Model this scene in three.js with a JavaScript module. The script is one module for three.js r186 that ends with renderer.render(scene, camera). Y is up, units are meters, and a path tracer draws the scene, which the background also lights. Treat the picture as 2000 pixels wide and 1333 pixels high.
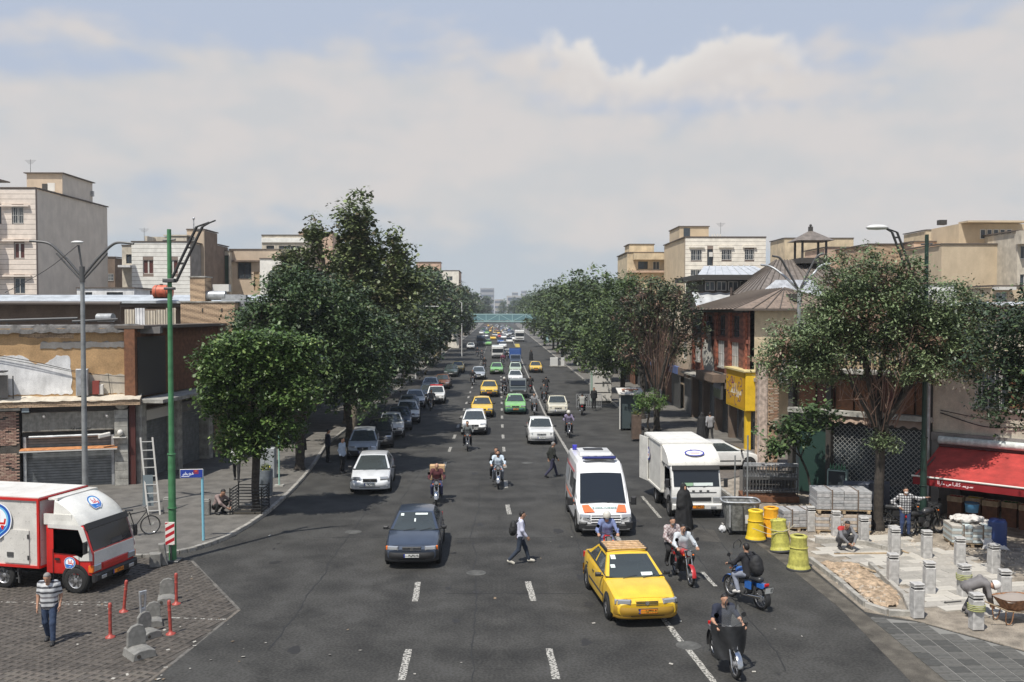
import * as THREE from 'three';
import { mergeGeometries, toCreasedNormals } from 'three/addons/utils/BufferGeometryUtils.js';
import { createNoise3D, createNoise2D } from 'simplex-noise';

// ---------- camera, sky, sun, exposure ----------
const EXPOSURE = 1.1;
const scene = new THREE.Scene();
const camera = new THREE.PerspectiveCamera(2 * Math.atan(666.5 / 1850) * 180 / Math.PI, 2000 / 1333, 0.1, 6000);
camera.position.set(0, 7.9, 0);
camera.rotation.order = 'YXZ';
camera.rotation.set(-Math.atan(57.5 / 1850), -Math.atan(25 / 1850), 0);
camera.updateMatrixWorld();

const mul = (a) => () => { a = (a + 0x6d2b79f5) | 0; let t = Math.imul(a ^ (a >>> 15), 1 | a); t = (t + Math.imul(t ^ (t >>> 7), 61 | t)) ^ t; return ((t ^ (t >>> 14)) >>> 0) / 4294967296; };
let R = mul(7);
const rr = (a, b) => a + (b - a) * R();
const clamp = (x, a = 0, b = 1) => Math.min(b, Math.max(a, x));
const sst = (a, b, x) => { const t = clamp((x - a) / (b - a)); return t * t * (3 - 2 * t); };
const lerp = (a, b, t) => a + (b - a) * t;
const n3 = createNoise3D(mul(11)), n2 = createNoise2D(mul(23));
const fbm3 = (x, y, z, o) => { let s = 0, a = 0.5; for (let i = 0; i < o; i++) { s += a * n3(x, y, z); x *= 2.03; y *= 2.03; z *= 2.03; a *= 0.5; } return s; };
const fbm2 = (x, y, o) => { let s = 0, a = 0.5; for (let i = 0; i < o; i++) { s += a * n2(x, y); x *= 2.03; y *= 2.03; a *= 0.5; } return s; };
const lin = (v) => { v /= 255; return v <= 0.04045 ? v / 12.92 : Math.pow((v + 0.055) / 1.055, 2.4); };

{ // air and clouds: hazy blue, a wide soft bank ahead, a cumulus top beside it
  const W = 2048, H = 1024, d = new Float32Array(W * H * 4);
  const zen = [132, 156, 200].map(lin), blue = [184, 195, 214].map(lin), hor = [191, 199, 206].map(lin), clo = [219, 213, 209].map(lin), clb = [207, 207, 207].map(lin), clt = [236, 231, 225].map(lin);
  const ell = (az, el, a, e, ra, re) => 1 - Math.hypot((az - a) / ra, (el - e) / re);
  for (let j = 0; j < H; j++) {
    const el = ((j + 0.5) / H - 0.5) * Math.PI;
    for (let i = 0; i < W; i++) {
      const k = (j * W + i) * 4;
      const th = ((i + 0.5) / W - 0.5) * 2 * Math.PI, az = Math.atan2(Math.sin(th + Math.PI / 2), Math.cos(th + Math.PI / 2));
      const e = Math.max(el, 0), x = Math.cos(el) * Math.cos(th), y = Math.sin(el), z = Math.cos(el) * Math.sin(th);
      const t1 = sst(0.02, 0.26, e), t2 = sst(0.26, 1.3, e);
      const c = [0, 1, 2].map((q) => lerp(lerp(hor[q], blue[q], t1), zen[q], t2));
      if (el > -0.02 && el < 0.75) {
        const f = fbm3(x * 5, y * 14, z * 5, 5), g = fbm3(x * 16 + 9, y * 26, z * 16, 4), w = fbm3(x * 1.7 + 4, y * 3.5, z * 1.7, 3);
        // wide veil banks all round the horizon, thinning overhead
        let v = Math.max(
          ell(az, el, -0.2, 0.185, 0.4, 0.1), ell(az, el, 0.22, 0.13, 0.62, 0.085), ell(az, el, -0.55, 0.13, 0.3, 0.10), ell(az, el, 0.52, 0.19, 0.24, 0.10), ell(az, el, 0.58, 0.32, 0.14, 0.05),
          Math.abs(az) > 0.75 ? w * 1.6 + 0.15 - Math.abs(el - 0.25) * 0.9 : -1);
        v = sst(-0.05, 0.36, v + f * 0.5 + g * 0.12) * 0.85;
        const sh = clamp(0.5 + f * 1.2 + g * 0.6);
        for (let q = 0; q < 3; q++) c[q] = lerp(c[q], lerp(clb[q], clo[q], sh), v * sst(0.0, 0.09, el));
        const g2 = fbm3(x * 26 + 3, y * 30, z * 26, 5);
        const top = el - 0.262 - (g2 * 0.02) - 0.018 * Math.sin(az * 31) , side = Math.abs(az - 0.175) - 0.135 + g2 * 0.03;
        const m = (1 - sst(-0.006, 0.006, top)) * (1 - sst(-0.03, 0.02, side)) * (az > 0 ? 1 : 0) * sst(0.19, 0.235, el + g2 * 0.02);
        const lit = sst(-0.03, 0.0, top) * 0.8 + g2 * 0.5;
        for (let q = 0; q < 3; q++) c[q] = lerp(c[q], lerp(clo[q], clt[q], clamp(lit)), m * 0.9);
      }
      for (let q = 0; q < 3; q++) d[k + q] = c[q] / EXPOSURE;
      d[k + 3] = 1;
    }
  }
  const sky = new THREE.DataTexture(d, W, H, THREE.RGBAFormat, THREE.FloatType);
  sky.mapping = THREE.EquirectangularReflectionMapping; sky.magFilter = sky.minFilter = THREE.LinearFilter; sky.wrapS = THREE.RepeatWrapping; sky.needsUpdate = true;
  scene.background = sky; scene.environment = sky;
}
const sun = new THREE.DirectionalLight(new THREE.Color(1, 0.955, 0.87), 4.7);
{ // shadows fall to the right and away, a little under half as long as things are tall
  const az = 34 * Math.PI / 180, e = 61 * Math.PI / 180;
  sun.position.set(-Math.sin(az) * Math.cos(e), Math.sin(e), Math.cos(az) * Math.cos(e)).multiplyScalar(150).add(new THREE.Vector3(0, 0, -60));
  sun.target.position.set(0, 0, -60);
  sun.castShadow = true; sun.shadow.mapSize.set(4096, 4096);
  Object.assign(sun.shadow.camera, { left: -90, right: 90, top: 90, bottom: -90, near: 1, far: 400 });
  scene.add(sun, sun.target);
}
scene.fog = new THREE.FogExp2(0xc4ccd4, 0.00027);

const renderer = new THREE.WebGLRenderer({ antialias: true });
renderer.toneMapping = THREE.LinearToneMapping; renderer.toneMappingExposure = EXPOSURE;
renderer.shadowMap.enabled = true; renderer.setSize(1024, 682);

// ---------- helpers ----------
const V = (x, y, z) => new THREE.Vector3(x, y, z);
const ray = (px, py) => V((px - 1000) / 1850, -(py - 666.5) / 1850, -1).applyQuaternion(camera.quaternion);
const G = (px, py, h = 0) => { const r = ray(px, py); return r.multiplyScalar((h - 7.9) / r.y).add(camera.position); };   // survey: the ground point seen there
const P = (px, py, z) => { const r = ray(px, py); return r.multiplyScalar(-z / r.z).add(camera.position); };            // survey: the point seen there, z metres up the street
const names = new Map();
function numbered(n) { const k = names.get(n) || 0; names.set(n, k + 1); return k ? n + '_' + String(k).padStart(3, '0') : n; }
function tag(o, label, category, group, kind) { o.userData = { ...o.userData }; if (label) o.userData.label = label; if (category) o.userData.category = category; if (group) o.userData.group = group; if (kind) o.userData.kind = kind; return o; }
function thing(name, label, category, p, turn = 0, group) {
  const o = new THREE.Group(); o.name = numbered(name); scene.add(o);
  if (p) o.position.set(p.x ?? p[0], p.y ?? p[1], p.z ?? p[2]); o.rotation.y = turn;
  return tag(o, label, category, group);
}
function mesh(name, geo, m, parent) {
  const o = new THREE.Mesh(geo, m); o.name = parent ? name : numbered(name); o.castShadow = o.receiveShadow = true;
  (parent || scene).add(o); return o;
}
function copy(o, p, turn, label, group) {
  const c = o.clone(); c.name = numbered(o.name.replace(/_\d{3}$/, '')); scene.add(c); c.userData = { ...o.userData };
  if (p) c.position.set(p.x ?? p[0], p.y ?? p[1], p.z ?? p[2]); if (turn !== undefined) c.rotation.y = turn;
  if (label) c.userData.label = label; if (group) c.userData.group = group;
  return c;
}
// uv in metres from position and the way a face points
function tri(g) {
  if (g.index) g = g.toNonIndexed();
  const p = g.attributes.position, n = g.attributes.normal, uv = new Float32Array(p.count * 2);
  for (let i = 0; i < p.count; i += 3) {
    let ax = 0, ay = 0, az = 0;
    for (let k = i; k < i + 3; k++) { ax += n.getX(k); ay += n.getY(k); az += n.getZ(k); }
    ax = Math.abs(ax); ay = Math.abs(ay); az = Math.abs(az);
    for (let k = i; k < i + 3; k++) {
      const x = p.getX(k), y = p.getY(k), z = p.getZ(k);
      if (ay >= ax && ay >= az) { uv[2 * k] = x; uv[2 * k + 1] = -z; } else if (ax >= az) { uv[2 * k] = -z; uv[2 * k + 1] = y; } else { uv[2 * k] = x; uv[2 * k + 1] = y; }
    }
  }
  g.setAttribute('uv', new THREE.BufferAttribute(uv, 2)); return g;
}
const _m = new THREE.Matrix4(), _q = new THREE.Quaternion(), _e = new THREE.Euler();
class B {
  constructor() { this.g = []; }
  add(g, m) { if (g.index) g = g.toNonIndexed(); for (const k of Object.keys(g.attributes)) if (k !== 'position' && k !== 'normal') g.deleteAttribute(k); if (!g.attributes.normal) g.computeVertexNormals(); if (m) g.applyMatrix4(m); this.g.push(g); return this; }
  at(g, x, y, z, ry = 0, rx = 0, rz = 0) { return this.add(g, _m.compose(V(x, y, z), _q.setFromEuler(_e.set(rx, ry, rz, 'YXZ')), V(1, 1, 1))); }
  box(x, y, z, w, h, d, ry = 0, rx = 0, rz = 0) { return this.at(new THREE.BoxGeometry(w, h, d), x, y, z, ry, rx, rz); }
  // box with chamfered edges
  cbox(x, y, z, w, h, d, c = 0.02, ry = 0, rx = 0, rz = 0) {
    c = Math.min(c, w / 2.1, h / 2.1, d / 2.1); const s = new THREE.Shape(), a = w / 2 - c, b = h / 2 - c;
    s.moveTo(-a, -b); s.lineTo(a, -b); s.lineTo(a, b); s.lineTo(-a, b);
    const g = new THREE.ExtrudeGeometry(s, { depth: d - 2 * c, bevelEnabled: true, bevelThickness: c, bevelSize: c, bevelSegments: 1 }); g.translate(0, 0, -d / 2 + c);
    return this.at(g, x, y, z, ry, rx, rz);
  }
  bar(a, b, r0, r1 = r0, n = 8) {
    const d = b.clone().sub(a), L = d.length(); if (L < 1e-5) return this;
    const g = new THREE.CylinderGeometry(r1, r0, L, n, 1); g.translate(0, L / 2, 0);
    return this.add(g, _m.compose(a, _q.setFromUnitVectors(V(0, 1, 0), d.normalize()), V(1, 1, 1)));
  }
  tube(pts, r, n = 6, seg = pts.length * 4) { return this.add(new THREE.TubeGeometry(new THREE.CatmullRomCurve3(pts), seg, r, n, false)); }
  beam(a, b, w, h) { // square bar from a to b
    const d = b.clone().sub(a), L = d.length(); const g = new THREE.BoxGeometry(w, h, L); g.translate(0, 0, L / 2);
    return this.add(g, _m.compose(a, _q.setFromRotationMatrix(new THREE.Matrix4().lookAt(b, a, Math.abs(d.y) > 0.98 * L ? V(1, 0, 0) : V(0, 1, 0))), V(1, 1, 1)));
  }
  lathe(pts, n, x, y, z, ry = 0, rx = 0, rz = 0) { return this.at(new THREE.LatheGeometry(pts.map((p) => new THREE.Vector2(p[0], p[1])), n), x, y, z, ry, rx, rz); }
  disc(x, y, z, r, t, n = 20, axis = 'x') { const g = new THREE.CylinderGeometry(r, r, t, n); if (axis === 'x') g.rotateZ(Math.PI / 2); if (axis === 'z') g.rotateX(Math.PI / 2); return this.at(g, x, y, z); }
  torus(x, y, z, r, t, n = 24, axis = 'x', k = 8) { const g = new THREE.TorusGeometry(r, t, k, n); if (axis === 'x') g.rotateY(Math.PI / 2); if (axis === 'y') g.rotateX(Math.PI / 2); return this.at(g, x, y, z); }
  ball(x, y, z, rx, ry = rx, rz = rx, n = 12) { const g = new THREE.SphereGeometry(1, n, Math.ceil(n * 0.7)); g.scale(rx, ry, rz); return this.at(g, x, y, z); }
  // flat outline (list of [x,y]) pushed d deep, front face at z
  slab(poly, z, d, holes = [], bevel = 0) {
    const s = new THREE.Shape(poly.map((p) => new THREE.Vector2(p[0], p[1]))); for (const h of holes) s.holes.push(new THREE.Path(h.map((p) => new THREE.Vector2(p[0], p[1]))));
    const g = new THREE.ExtrudeGeometry(s, { depth: d - 2 * bevel, bevelEnabled: bevel > 0, bevelThickness: bevel, bevelSize: bevel, bevelSegments: 1, bevelOffset: -bevel, curveSegments: 12 }); g.translate(0, 0, z - d + bevel); return this.add(g);
  }
  // ground sheet: outline of [x,z] points, top at y, thick t
  sheet(poly, y, t = 0.02, holes = []) {
    const s = new THREE.Shape(poly.map((p) => new THREE.Vector2(p[0], -p[1]))); for (const h of holes) s.holes.push(new THREE.Path(h.map((p) => new THREE.Vector2(p[0], -p[1]))));
    const g = new THREE.ExtrudeGeometry(s, { depth: t, bevelEnabled: false }); g.rotateX(-Math.PI / 2); g.translate(0, y - t, 0); return this.add(g);
  }
  // surface f(u,v) -> Vector3
  patch(f, nu, nv, flip = false) {
    const pos = [], id = [];
    for (let j = 0; j <= nv; j++) for (let i = 0; i <= nu; i++) { const p = f(i / nu, j / nv); pos.push(p.x, p.y, p.z); }
    for (let j = 0; j < nv; j++) for (let i = 0; i < nu; i++) { const a = j * (nu + 1) + i, b = a + 1, c = a + nu + 1, d = c + 1; flip ? id.push(a, c, b, b, c, d) : id.push(a, b, c, b, d, c); }
    const g = new THREE.BufferGeometry(); g.setAttribute('position', new THREE.Float32BufferAttribute(pos, 3)); g.setIndex(id); g.computeVertexNormals(); return this.add(g);
  }
  geo() { const g = this.g.length === 1 ? this.g[0] : mergeGeometries(this.g); return tri(g); }
  build(name, m, parent) { return mesh(name, this.geo(), m, parent); }
}
const b_ = () => new B();
const onG0 = (px, py, h = 0) => { const g = G(px, py, h); return V(g.x, h, g.z); };

// ---------- materials ----------
const texs = new Map();
function dtex(key, S, f, srgb = true) {
  if (texs.has(key)) return texs.get(key);
  const d = new Uint8Array(S * S * 4);
  for (let j = 0; j < S; j++) for (let i = 0; i < S; i++) { const c = f(i / S, j / S), k = (j * S + i) * 4; for (let q = 0; q < 3; q++) d[k + q] = clamp(Array.isArray(c) ? c[q] : c) * 255; d[k + 3] = 255; }
  const t = new THREE.DataTexture(d, S, S); t.wrapS = t.wrapT = THREE.MirroredRepeatWrapping; t.magFilter = THREE.LinearFilter; t.minFilter = THREE.LinearMipmapLinearFilter; t.generateMipmaps = true; if (srgb) t.colorSpace = THREE.SRGBColorSpace; t.needsUpdate = true;
  { let q = 0; for (let i = 0; i < d.length; i += 16) q += srgb ? lin(d[i + 1]) : 1; t.userData.mean = q / (d.length / 16); }
  texs.set(key, t); return t;
}
const metres = (t, m) => { const key = t.uuid + m; if (texs.has(key)) return texs.get(key); const c = t.clone(); c.repeat.set(1 / m, 1 / m); c.needsUpdate = true; texs.set(key, c); return c; };
// mottled dirt multiplier: coarse patches, fine grain, some spots
const grime = (seed, amt, spots = 0) => { seed = [3, 8, 17, 29, 41][seed % 5]; amt = Math.max(1, Math.round(amt * 7)) / 10; spots = spots ? 0.12 : 0; return dtex('grime' + seed + amt + spots, 256, (u, v) => {
  const a = fbm2(u * 3 + seed, v * 3, 5), b = fbm2(u * 40 + seed, v * 40, 2), s = spots ? sst(0.42, 0.6, fbm2(u * 14 + seed * 2, v * 14 + 7, 3)) * spots : 0;
  return 0.93 - amt * 0.3 + a * amt * 0.8 + b * amt * 0.45 - s;
}); };
const streak = (seed, amt) => { seed = [5, 13, 31][seed % 3]; amt = Math.max(1, Math.round(amt * 7)) / 10; return dtex('streak' + seed + amt, 256, (u, v) => 0.93 - amt * 0.3 + fbm2(u * 14 + seed, v * 3.5, 4) * amt * 0.25 + fbm2(u * 4 + seed, v * 4, 5) * amt * 0.6 + fbm2(u * 60, v * 60, 2) * amt * 0.35); };
const bumpT = dtex('bump', 256, (u, v) => 0.5 + fbm2(u * 30, v * 30, 4) * 0.6, false);
const M = {};
function mt(r, g, b, rough = 0.8, o = {}) {
  const m = new (o.phys ? THREE.MeshPhysicalMaterial : THREE.MeshStandardMaterial)({ roughness: rough, metalness: o.metal || 0 });
  const k = o.map?.userData?.mean || 1; m.color.setRGB(Math.min(r / k, 0.95), Math.min(g / k, 0.95), Math.min(b / k, 0.95));
  if (o.map) m.map = o.size ? metres(o.map, o.size) : o.map;
  if (o.bump) { m.bumpMap = metres(bumpT, o.bumpSize || 1); m.bumpScale = o.bump; }
  if (o.phys) Object.assign(m, o.phys);
  if (o.vc) m.vertexColors = true;
  if (o.side !== false) m.side = THREE.DoubleSide;
  return m;
}
M.tyre = mt(0.018, 0.018, 0.018, 0.85); M.rim = mt(0.42, 0.42, 0.43, 0.35, { metal: 0.7 }); M.steel = mt(0.12, 0.12, 0.12, 0.5, { metal: 0.5 });
M.black = mt(0.022, 0.022, 0.023, 0.55); M.dark = mt(0.045, 0.045, 0.047, 0.6); M.chrome = mt(0.6, 0.6, 0.6, 0.18, { metal: 1 });
M.under = mt(0.012, 0.012, 0.012, 0.95);
M.glass = mt(0.018, 0.022, 0.028, 0.06, { phys: { ior: 1.5, specularIntensity: 1 } });
M.pane2 = mt(0.42, 0.49, 0.5, 0.04, { phys: { transmission: 0.9, thickness: 0, ior: 1.5 } }); M.trim = mt(0.022, 0.022, 0.024, 0.85); M.lamp = mt(0.45, 0.46, 0.47, 0.08, { phys: { clearcoat: 1, clearcoatRoughness: 0.03 }, metal: 0.45 }); M.amber = mt(0.7, 0.16, 0.02, 0.2); M.red = mt(0.45, 0.012, 0.01, 0.25);
M.paper = mt(0.62, 0.68, 0.66, 0.7);
const canvas = (w, h, f, srgb = true) => { const c = document.createElement('canvas'); c.width = w; c.height = h; f(c.getContext('2d'), w, h); const t = new THREE.CanvasTexture(c); if (srgb) t.colorSpace = THREE.SRGBColorSpace; t.magFilter = THREE.LinearFilter; t.anisotropy = 8; return t; };
// a plane with its own 0..1 uv for print
function print(name, w, h, tex, parent, p, ry = 0, rx = 0, o = {}) {
  const m = new THREE.MeshStandardMaterial({ map: tex, roughness: o.rough ?? 0.5, transparent: !!o.alpha, side: THREE.DoubleSide }); if (o.alpha) m.alphaTest = 0.5;
  const q = new THREE.Mesh(new THREE.PlaneGeometry(w, h, 1, 1), m); q.name = name; q.position.copy(p); q.rotation.set(rx, ry, 0, 'YXZ'); parent.add(q); q.receiveShadow = true; return q;
}
// brush-drawn Persian letters (strokes in units of the letter height, each returns its advance), written right to left
const LET = {
  'ا': [0.22, [[0.1, 0.9, 0.1, 0]]], 'آ': [0.3, [[0.12, 0.8, 0.12, 0], [0.25, 1, 0, 0.95]]],
  'پ': [0.4, [[0.4, 0.3, 0.34, 0, 0, 0]], [[0.1, -0.22], [0.22, -0.22], [0.16, -0.36]]], 'ب': [0.4, [[0.4, 0.3, 0.34, 0, 0, 0]], [[0.18, -0.22]]],
  'ت': [0.34, [[0.34, 0, 0.17, 0, 0.17, 0.3, 0.17, 0, 0, 0]], [[0.12, 0.5], [0.24, 0.5]]], 'ئ': [0.3, [[0.3, 0, 0.15, 0, 0.15, 0.3, 0.15, 0, 0, 0]], [[0.15, 0.52]]],
  'ی': [0.34, [[0.34, 0, 0.17, 0, 0.17, 0.28, 0.17, 0, 0, 0]], [[0.1, -0.2], [0.24, -0.2]]], 'ن': [0.34, [[0.34, 0, 0.17, 0, 0.17, 0.28, 0.17, 0, 0, 0]], [[0.17, 0.5]]],
  'N': [0.55, [[0.55, 0.05, 0.5, 0.3, 0.48, -0.1, 0.3, -0.3, 0.1, -0.22, 0.04, 0.1]], [[0.27, 0.18]]], 'Y': [0.6, [[0.6, 0, 0.4, 0.25, 0.25, 0.1, 0.45, -0.1, 0.3, -0.32, 0.05, -0.2, 0.02, 0]]],
  'ر': [0.3, [[0.3, 0.3, 0.28, 0, 0.18, -0.18, 0, -0.28]]], 'و': [0.36, [[0.34, 0.1, 0.2, 0.08, 0.14, 0.25, 0.26, 0.34, 0.34, 0.1, 0.22, -0.15, 0, -0.28]]],
  'د': [0.32, [[0.1, 0.5, 0.3, 0.2, 0.28, 0.02, 0, 0]]], 'م': [0.36, [[0.36, 0, 0.28, 0, 0.26, 0.22, 0.12, 0.2, 0.12, 0, 0, 0]]],
  'س': [0.66, [[0.66, 0.3, 0.62, 0, 0.5, 0.02, 0.46, 0.26, 0.44, 0.02, 0.32, 0.02, 0.28, 0.26, 0.24, 0, 0, 0]]], 'S': [0.9, [[0.9, 0.28, 0.86, 0.02, 0.76, 0.26, 0.72, 0.02, 0.6, 0.26, 0.56, -0.1, 0.4, -0.3, 0.16, -0.22, 0.08, 0.08]]],
  'ش': [0.66, [[0.66, 0.3, 0.62, 0, 0.5, 0.02, 0.46, 0.26, 0.44, 0.02, 0.32, 0.02, 0.28, 0.26, 0.24, 0, 0, 0]], [[0.3, 0.5], [0.44, 0.5], [0.37, 0.66]]],
  'خ': [0.5, [[0.5, 0.3, 0.2, 0.34, 0.4, 0.1, 0.1, -0.05, 0.12, -0.3, 0.4, -0.36]], [[0.3, 0.56]]], 'ک': [0.42, [[0.34, 0.95, 0.06, 0.66, 0.3, 0.3, 0.28, 0, 0, 0]]], 'ل': [0.26, [[0.26, 0, 0.12, 0, 0.12, 0.9]]],
  'L': [0.42, [[0.36, 0.9, 0.36, 0, 0.28, -0.24, 0.1, -0.22, 0.04, 0]]], 'ه': [0.34, [[0.34, 0, 0.2, 0, 0.1, 0.2, 0.22, 0.36, 0.3, 0.14, 0, 0]]], 'ق': [0.5, [[0.5, 0, 0.4, 0.3, 0.26, 0.2, 0.44, 0, 0.3, -0.25, 0.06, -0.15, 0.02, 0.08]], [[0.3, 0.5], [0.42, 0.5]]],
  '1': [0.3, [[0.12, 0.9, 0.16, 0]]], '2': [0.42, [[0.06, 0.9, 0.12, 0.6, 0.3, 0.6, 0.34, 0.88], [0.1, 0.66, 0.14, 0]]], '3': [0.46, [[0.06, 0.9, 0.12, 0.6, 0.22, 0.84, 0.3, 0.6, 0.4, 0.88], [0.1, 0.66, 0.14, 0]]],
  '5': [0.5, [[0.24, 0.9, 0.06, 0.3, 0.08, 0.04, 0.24, 0.1, 0.4, 0.04, 0.42, 0.3, 0.24, 0.9]]], '7': [0.46, [[0.06, 0.9, 0.22, 0.04, 0.4, 0.9]]], '8': [0.46, [[0.06, 0.02, 0.22, 0.9, 0.4, 0.02]]], '9': [0.4, [[0.32, 0.6, 0.1, 0.66, 0.12, 0.86, 0.3, 0.84, 0.32, 0]]], ' ': [0.24, []],
};
function farsi(c, text, xRight, base, h, weight = 0.13) {
  c.lineWidth = h * weight; c.lineCap = c.lineJoin = 'round'; c.strokeStyle = c.fillStyle; let x = xRight;
  for (const ch of text) {
    const [adv, st, dots] = LET[ch] || LET[' ']; x -= adv * h;
    for (const s of st) { c.beginPath(); c.moveTo(x + s[0] * h, base - s[1] * h); for (let i = 2; i < s.length; i += 2) c.lineTo(x + s[i] * h, base - s[i + 1] * h); c.stroke(); }
    for (const [dx, dy] of dots || []) { c.beginPath(); c.arc(x + dx * h, base - dy * h, h * weight * 0.6, 0, 7); c.fill(); }
  }
  return x;
}
// ---------- ground, road, pavements ----------
const KX = 9.85, KL = -10.3;                      // kerb lines of the avenue
const asph = dtex('asph', 512, (u, v) => { const a = fbm2(u * 4, v * 4, 5), b = fbm2(u * 90, v * 90, 2), p = sst(0.15, 0.35, fbm2(u * 2.2 + 5, v * 2.2, 3)); const c = 0.84 + a * 0.26 + b * 0.3 - p * 0.1; return [c, c * 0.99, c * 0.965]; });
M.asphalt = mt(0.036, 0.0355, 0.0342, 0.92, { map: asph, size: 9, bump: 0.004, bumpSize: 0.7 });
M.asphaltOld = mt(0.05, 0.047, 0.043, 0.9, { map: asph, size: 5, bump: 0.005, bumpSize: 0.7 });
M.gutter = mt(0.085, 0.077, 0.066, 0.95, { map: asph, size: 3, bump: 0.005, bumpSize: 0.7 }); M.earth = mt(0.17, 0.15, 0.12, 0.95, { map: grime(3, 0.5), size: 40 });
M.pave = mt(0.125, 0.117, 0.105, 0.9, { map: grime(5, 0.35, 0.15), size: 3, bump: 0.006, bumpSize: 0.6 });
M.sand = mt(0.33, 0.285, 0.23, 0.95, { map: grime(8, 0.45, 0.2), size: 2.4, bump: 0.02, bumpSize: 0.5 });
M.kerb = mt(0.30, 0.285, 0.255, 0.85, { map: grime(6, 0.4, 0.2), size: 1.1, bump: 0.004 });
M.edgeS = mt(0.12, 0.112, 0.1, 0.9, { map: grime(6, 0.4), size: 1.1 }); M.kerbB = mt(0.25, 0.24, 0.22, 0.85, { map: grime(9, 0.4, 0.2), size: 1.3, bump: 0.004 });
M.concrete = mt(0.33, 0.32, 0.29, 0.85, { map: grime(12, 0.4, 0.15), size: 1.7, bump: 0.004 });
M.line = mt(0.27, 0.26, 0.235, 0.8, { map: dtex('paint', 128, (u, v) => lerp(0.4, 0.95, sst(-0.3, 0.15, fbm2(u * 10, v * 10, 4)))), size: 0.9 });
M.paveA = mt(0.4, 0.375, 0.335, 0.85, { map: grime(14, 0.22, 0.05), size: 1.9 }); M.paveB = mt(0.35, 0.33, 0.295, 0.85, { map: grime(15, 0.25, 0.08), size: 1.6 }); M.paveC = mt(0.44, 0.415, 0.37, 0.85, { map: grime(16, 0.2), size: 1.4 });
M.cobA = mt(0.115, 0.098, 0.083, 0.9, { map: grime(17, 0.4), size: 0.7 }); M.cobB = mt(0.095, 0.083, 0.072, 0.9, { map: grime(18, 0.4), size: 0.7 }); M.cobC = mt(0.14, 0.122, 0.102, 0.9, { map: grime(19, 0.4), size: 0.7 }); M.cobJoint = mt(0.065, 0.058, 0.05, 0.95, { map: grime(20, 0.5), size: 3 });
M.slabJoint = mt(0.2, 0.195, 0.18, 0.85); M.slabA = mt(0.085, 0.083, 0.076, 0.8, { map: grime(21, 0.4, 0.1), size: 1.2 }); M.slabB = mt(0.093, 0.09, 0.082, 0.8, { map: grime(22, 0.4, 0.1), size: 1.2 }); M.slabC = mt(0.078, 0.077, 0.071, 0.8, { map: grime(24, 0.4, 0.1), size: 1.2 });

tag(b_().sheet([[-3000, 60], [3000, 60], [3000, -5600], [-3000, -5600]], -0.03, 0.5).build('ground', M.earth), 'pale earth ground reaching to the far city', null, null, 'structure');
const road = tag(b_().sheet([[-34, 30], [34, 30], [34, -62], [KX + 0.3, -62], [KX + 0.3, -2600], [KL - 0.3, -2600], [KL - 0.3, -62], [-60, -62], [-60, 30]], 0, 0.02).build('road', M.asphalt), 'wide grey asphalt avenue running straight up the street', null, null, 'structure');
const p2 = (v) => [v.x, v.z], g2 = (a, b) => p2(G(a, b));
function inPoly(x, z, poly) { let c = false; for (let i = 0, j = poly.length - 1; i < poly.length; j = i++) { const [a, b] = poly[i], [d, e] = poly[j]; if ((b > z) !== (e > z) && x < (d - a) * (z - b) / (e - b) + a) c = !c; } return c; }
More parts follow.
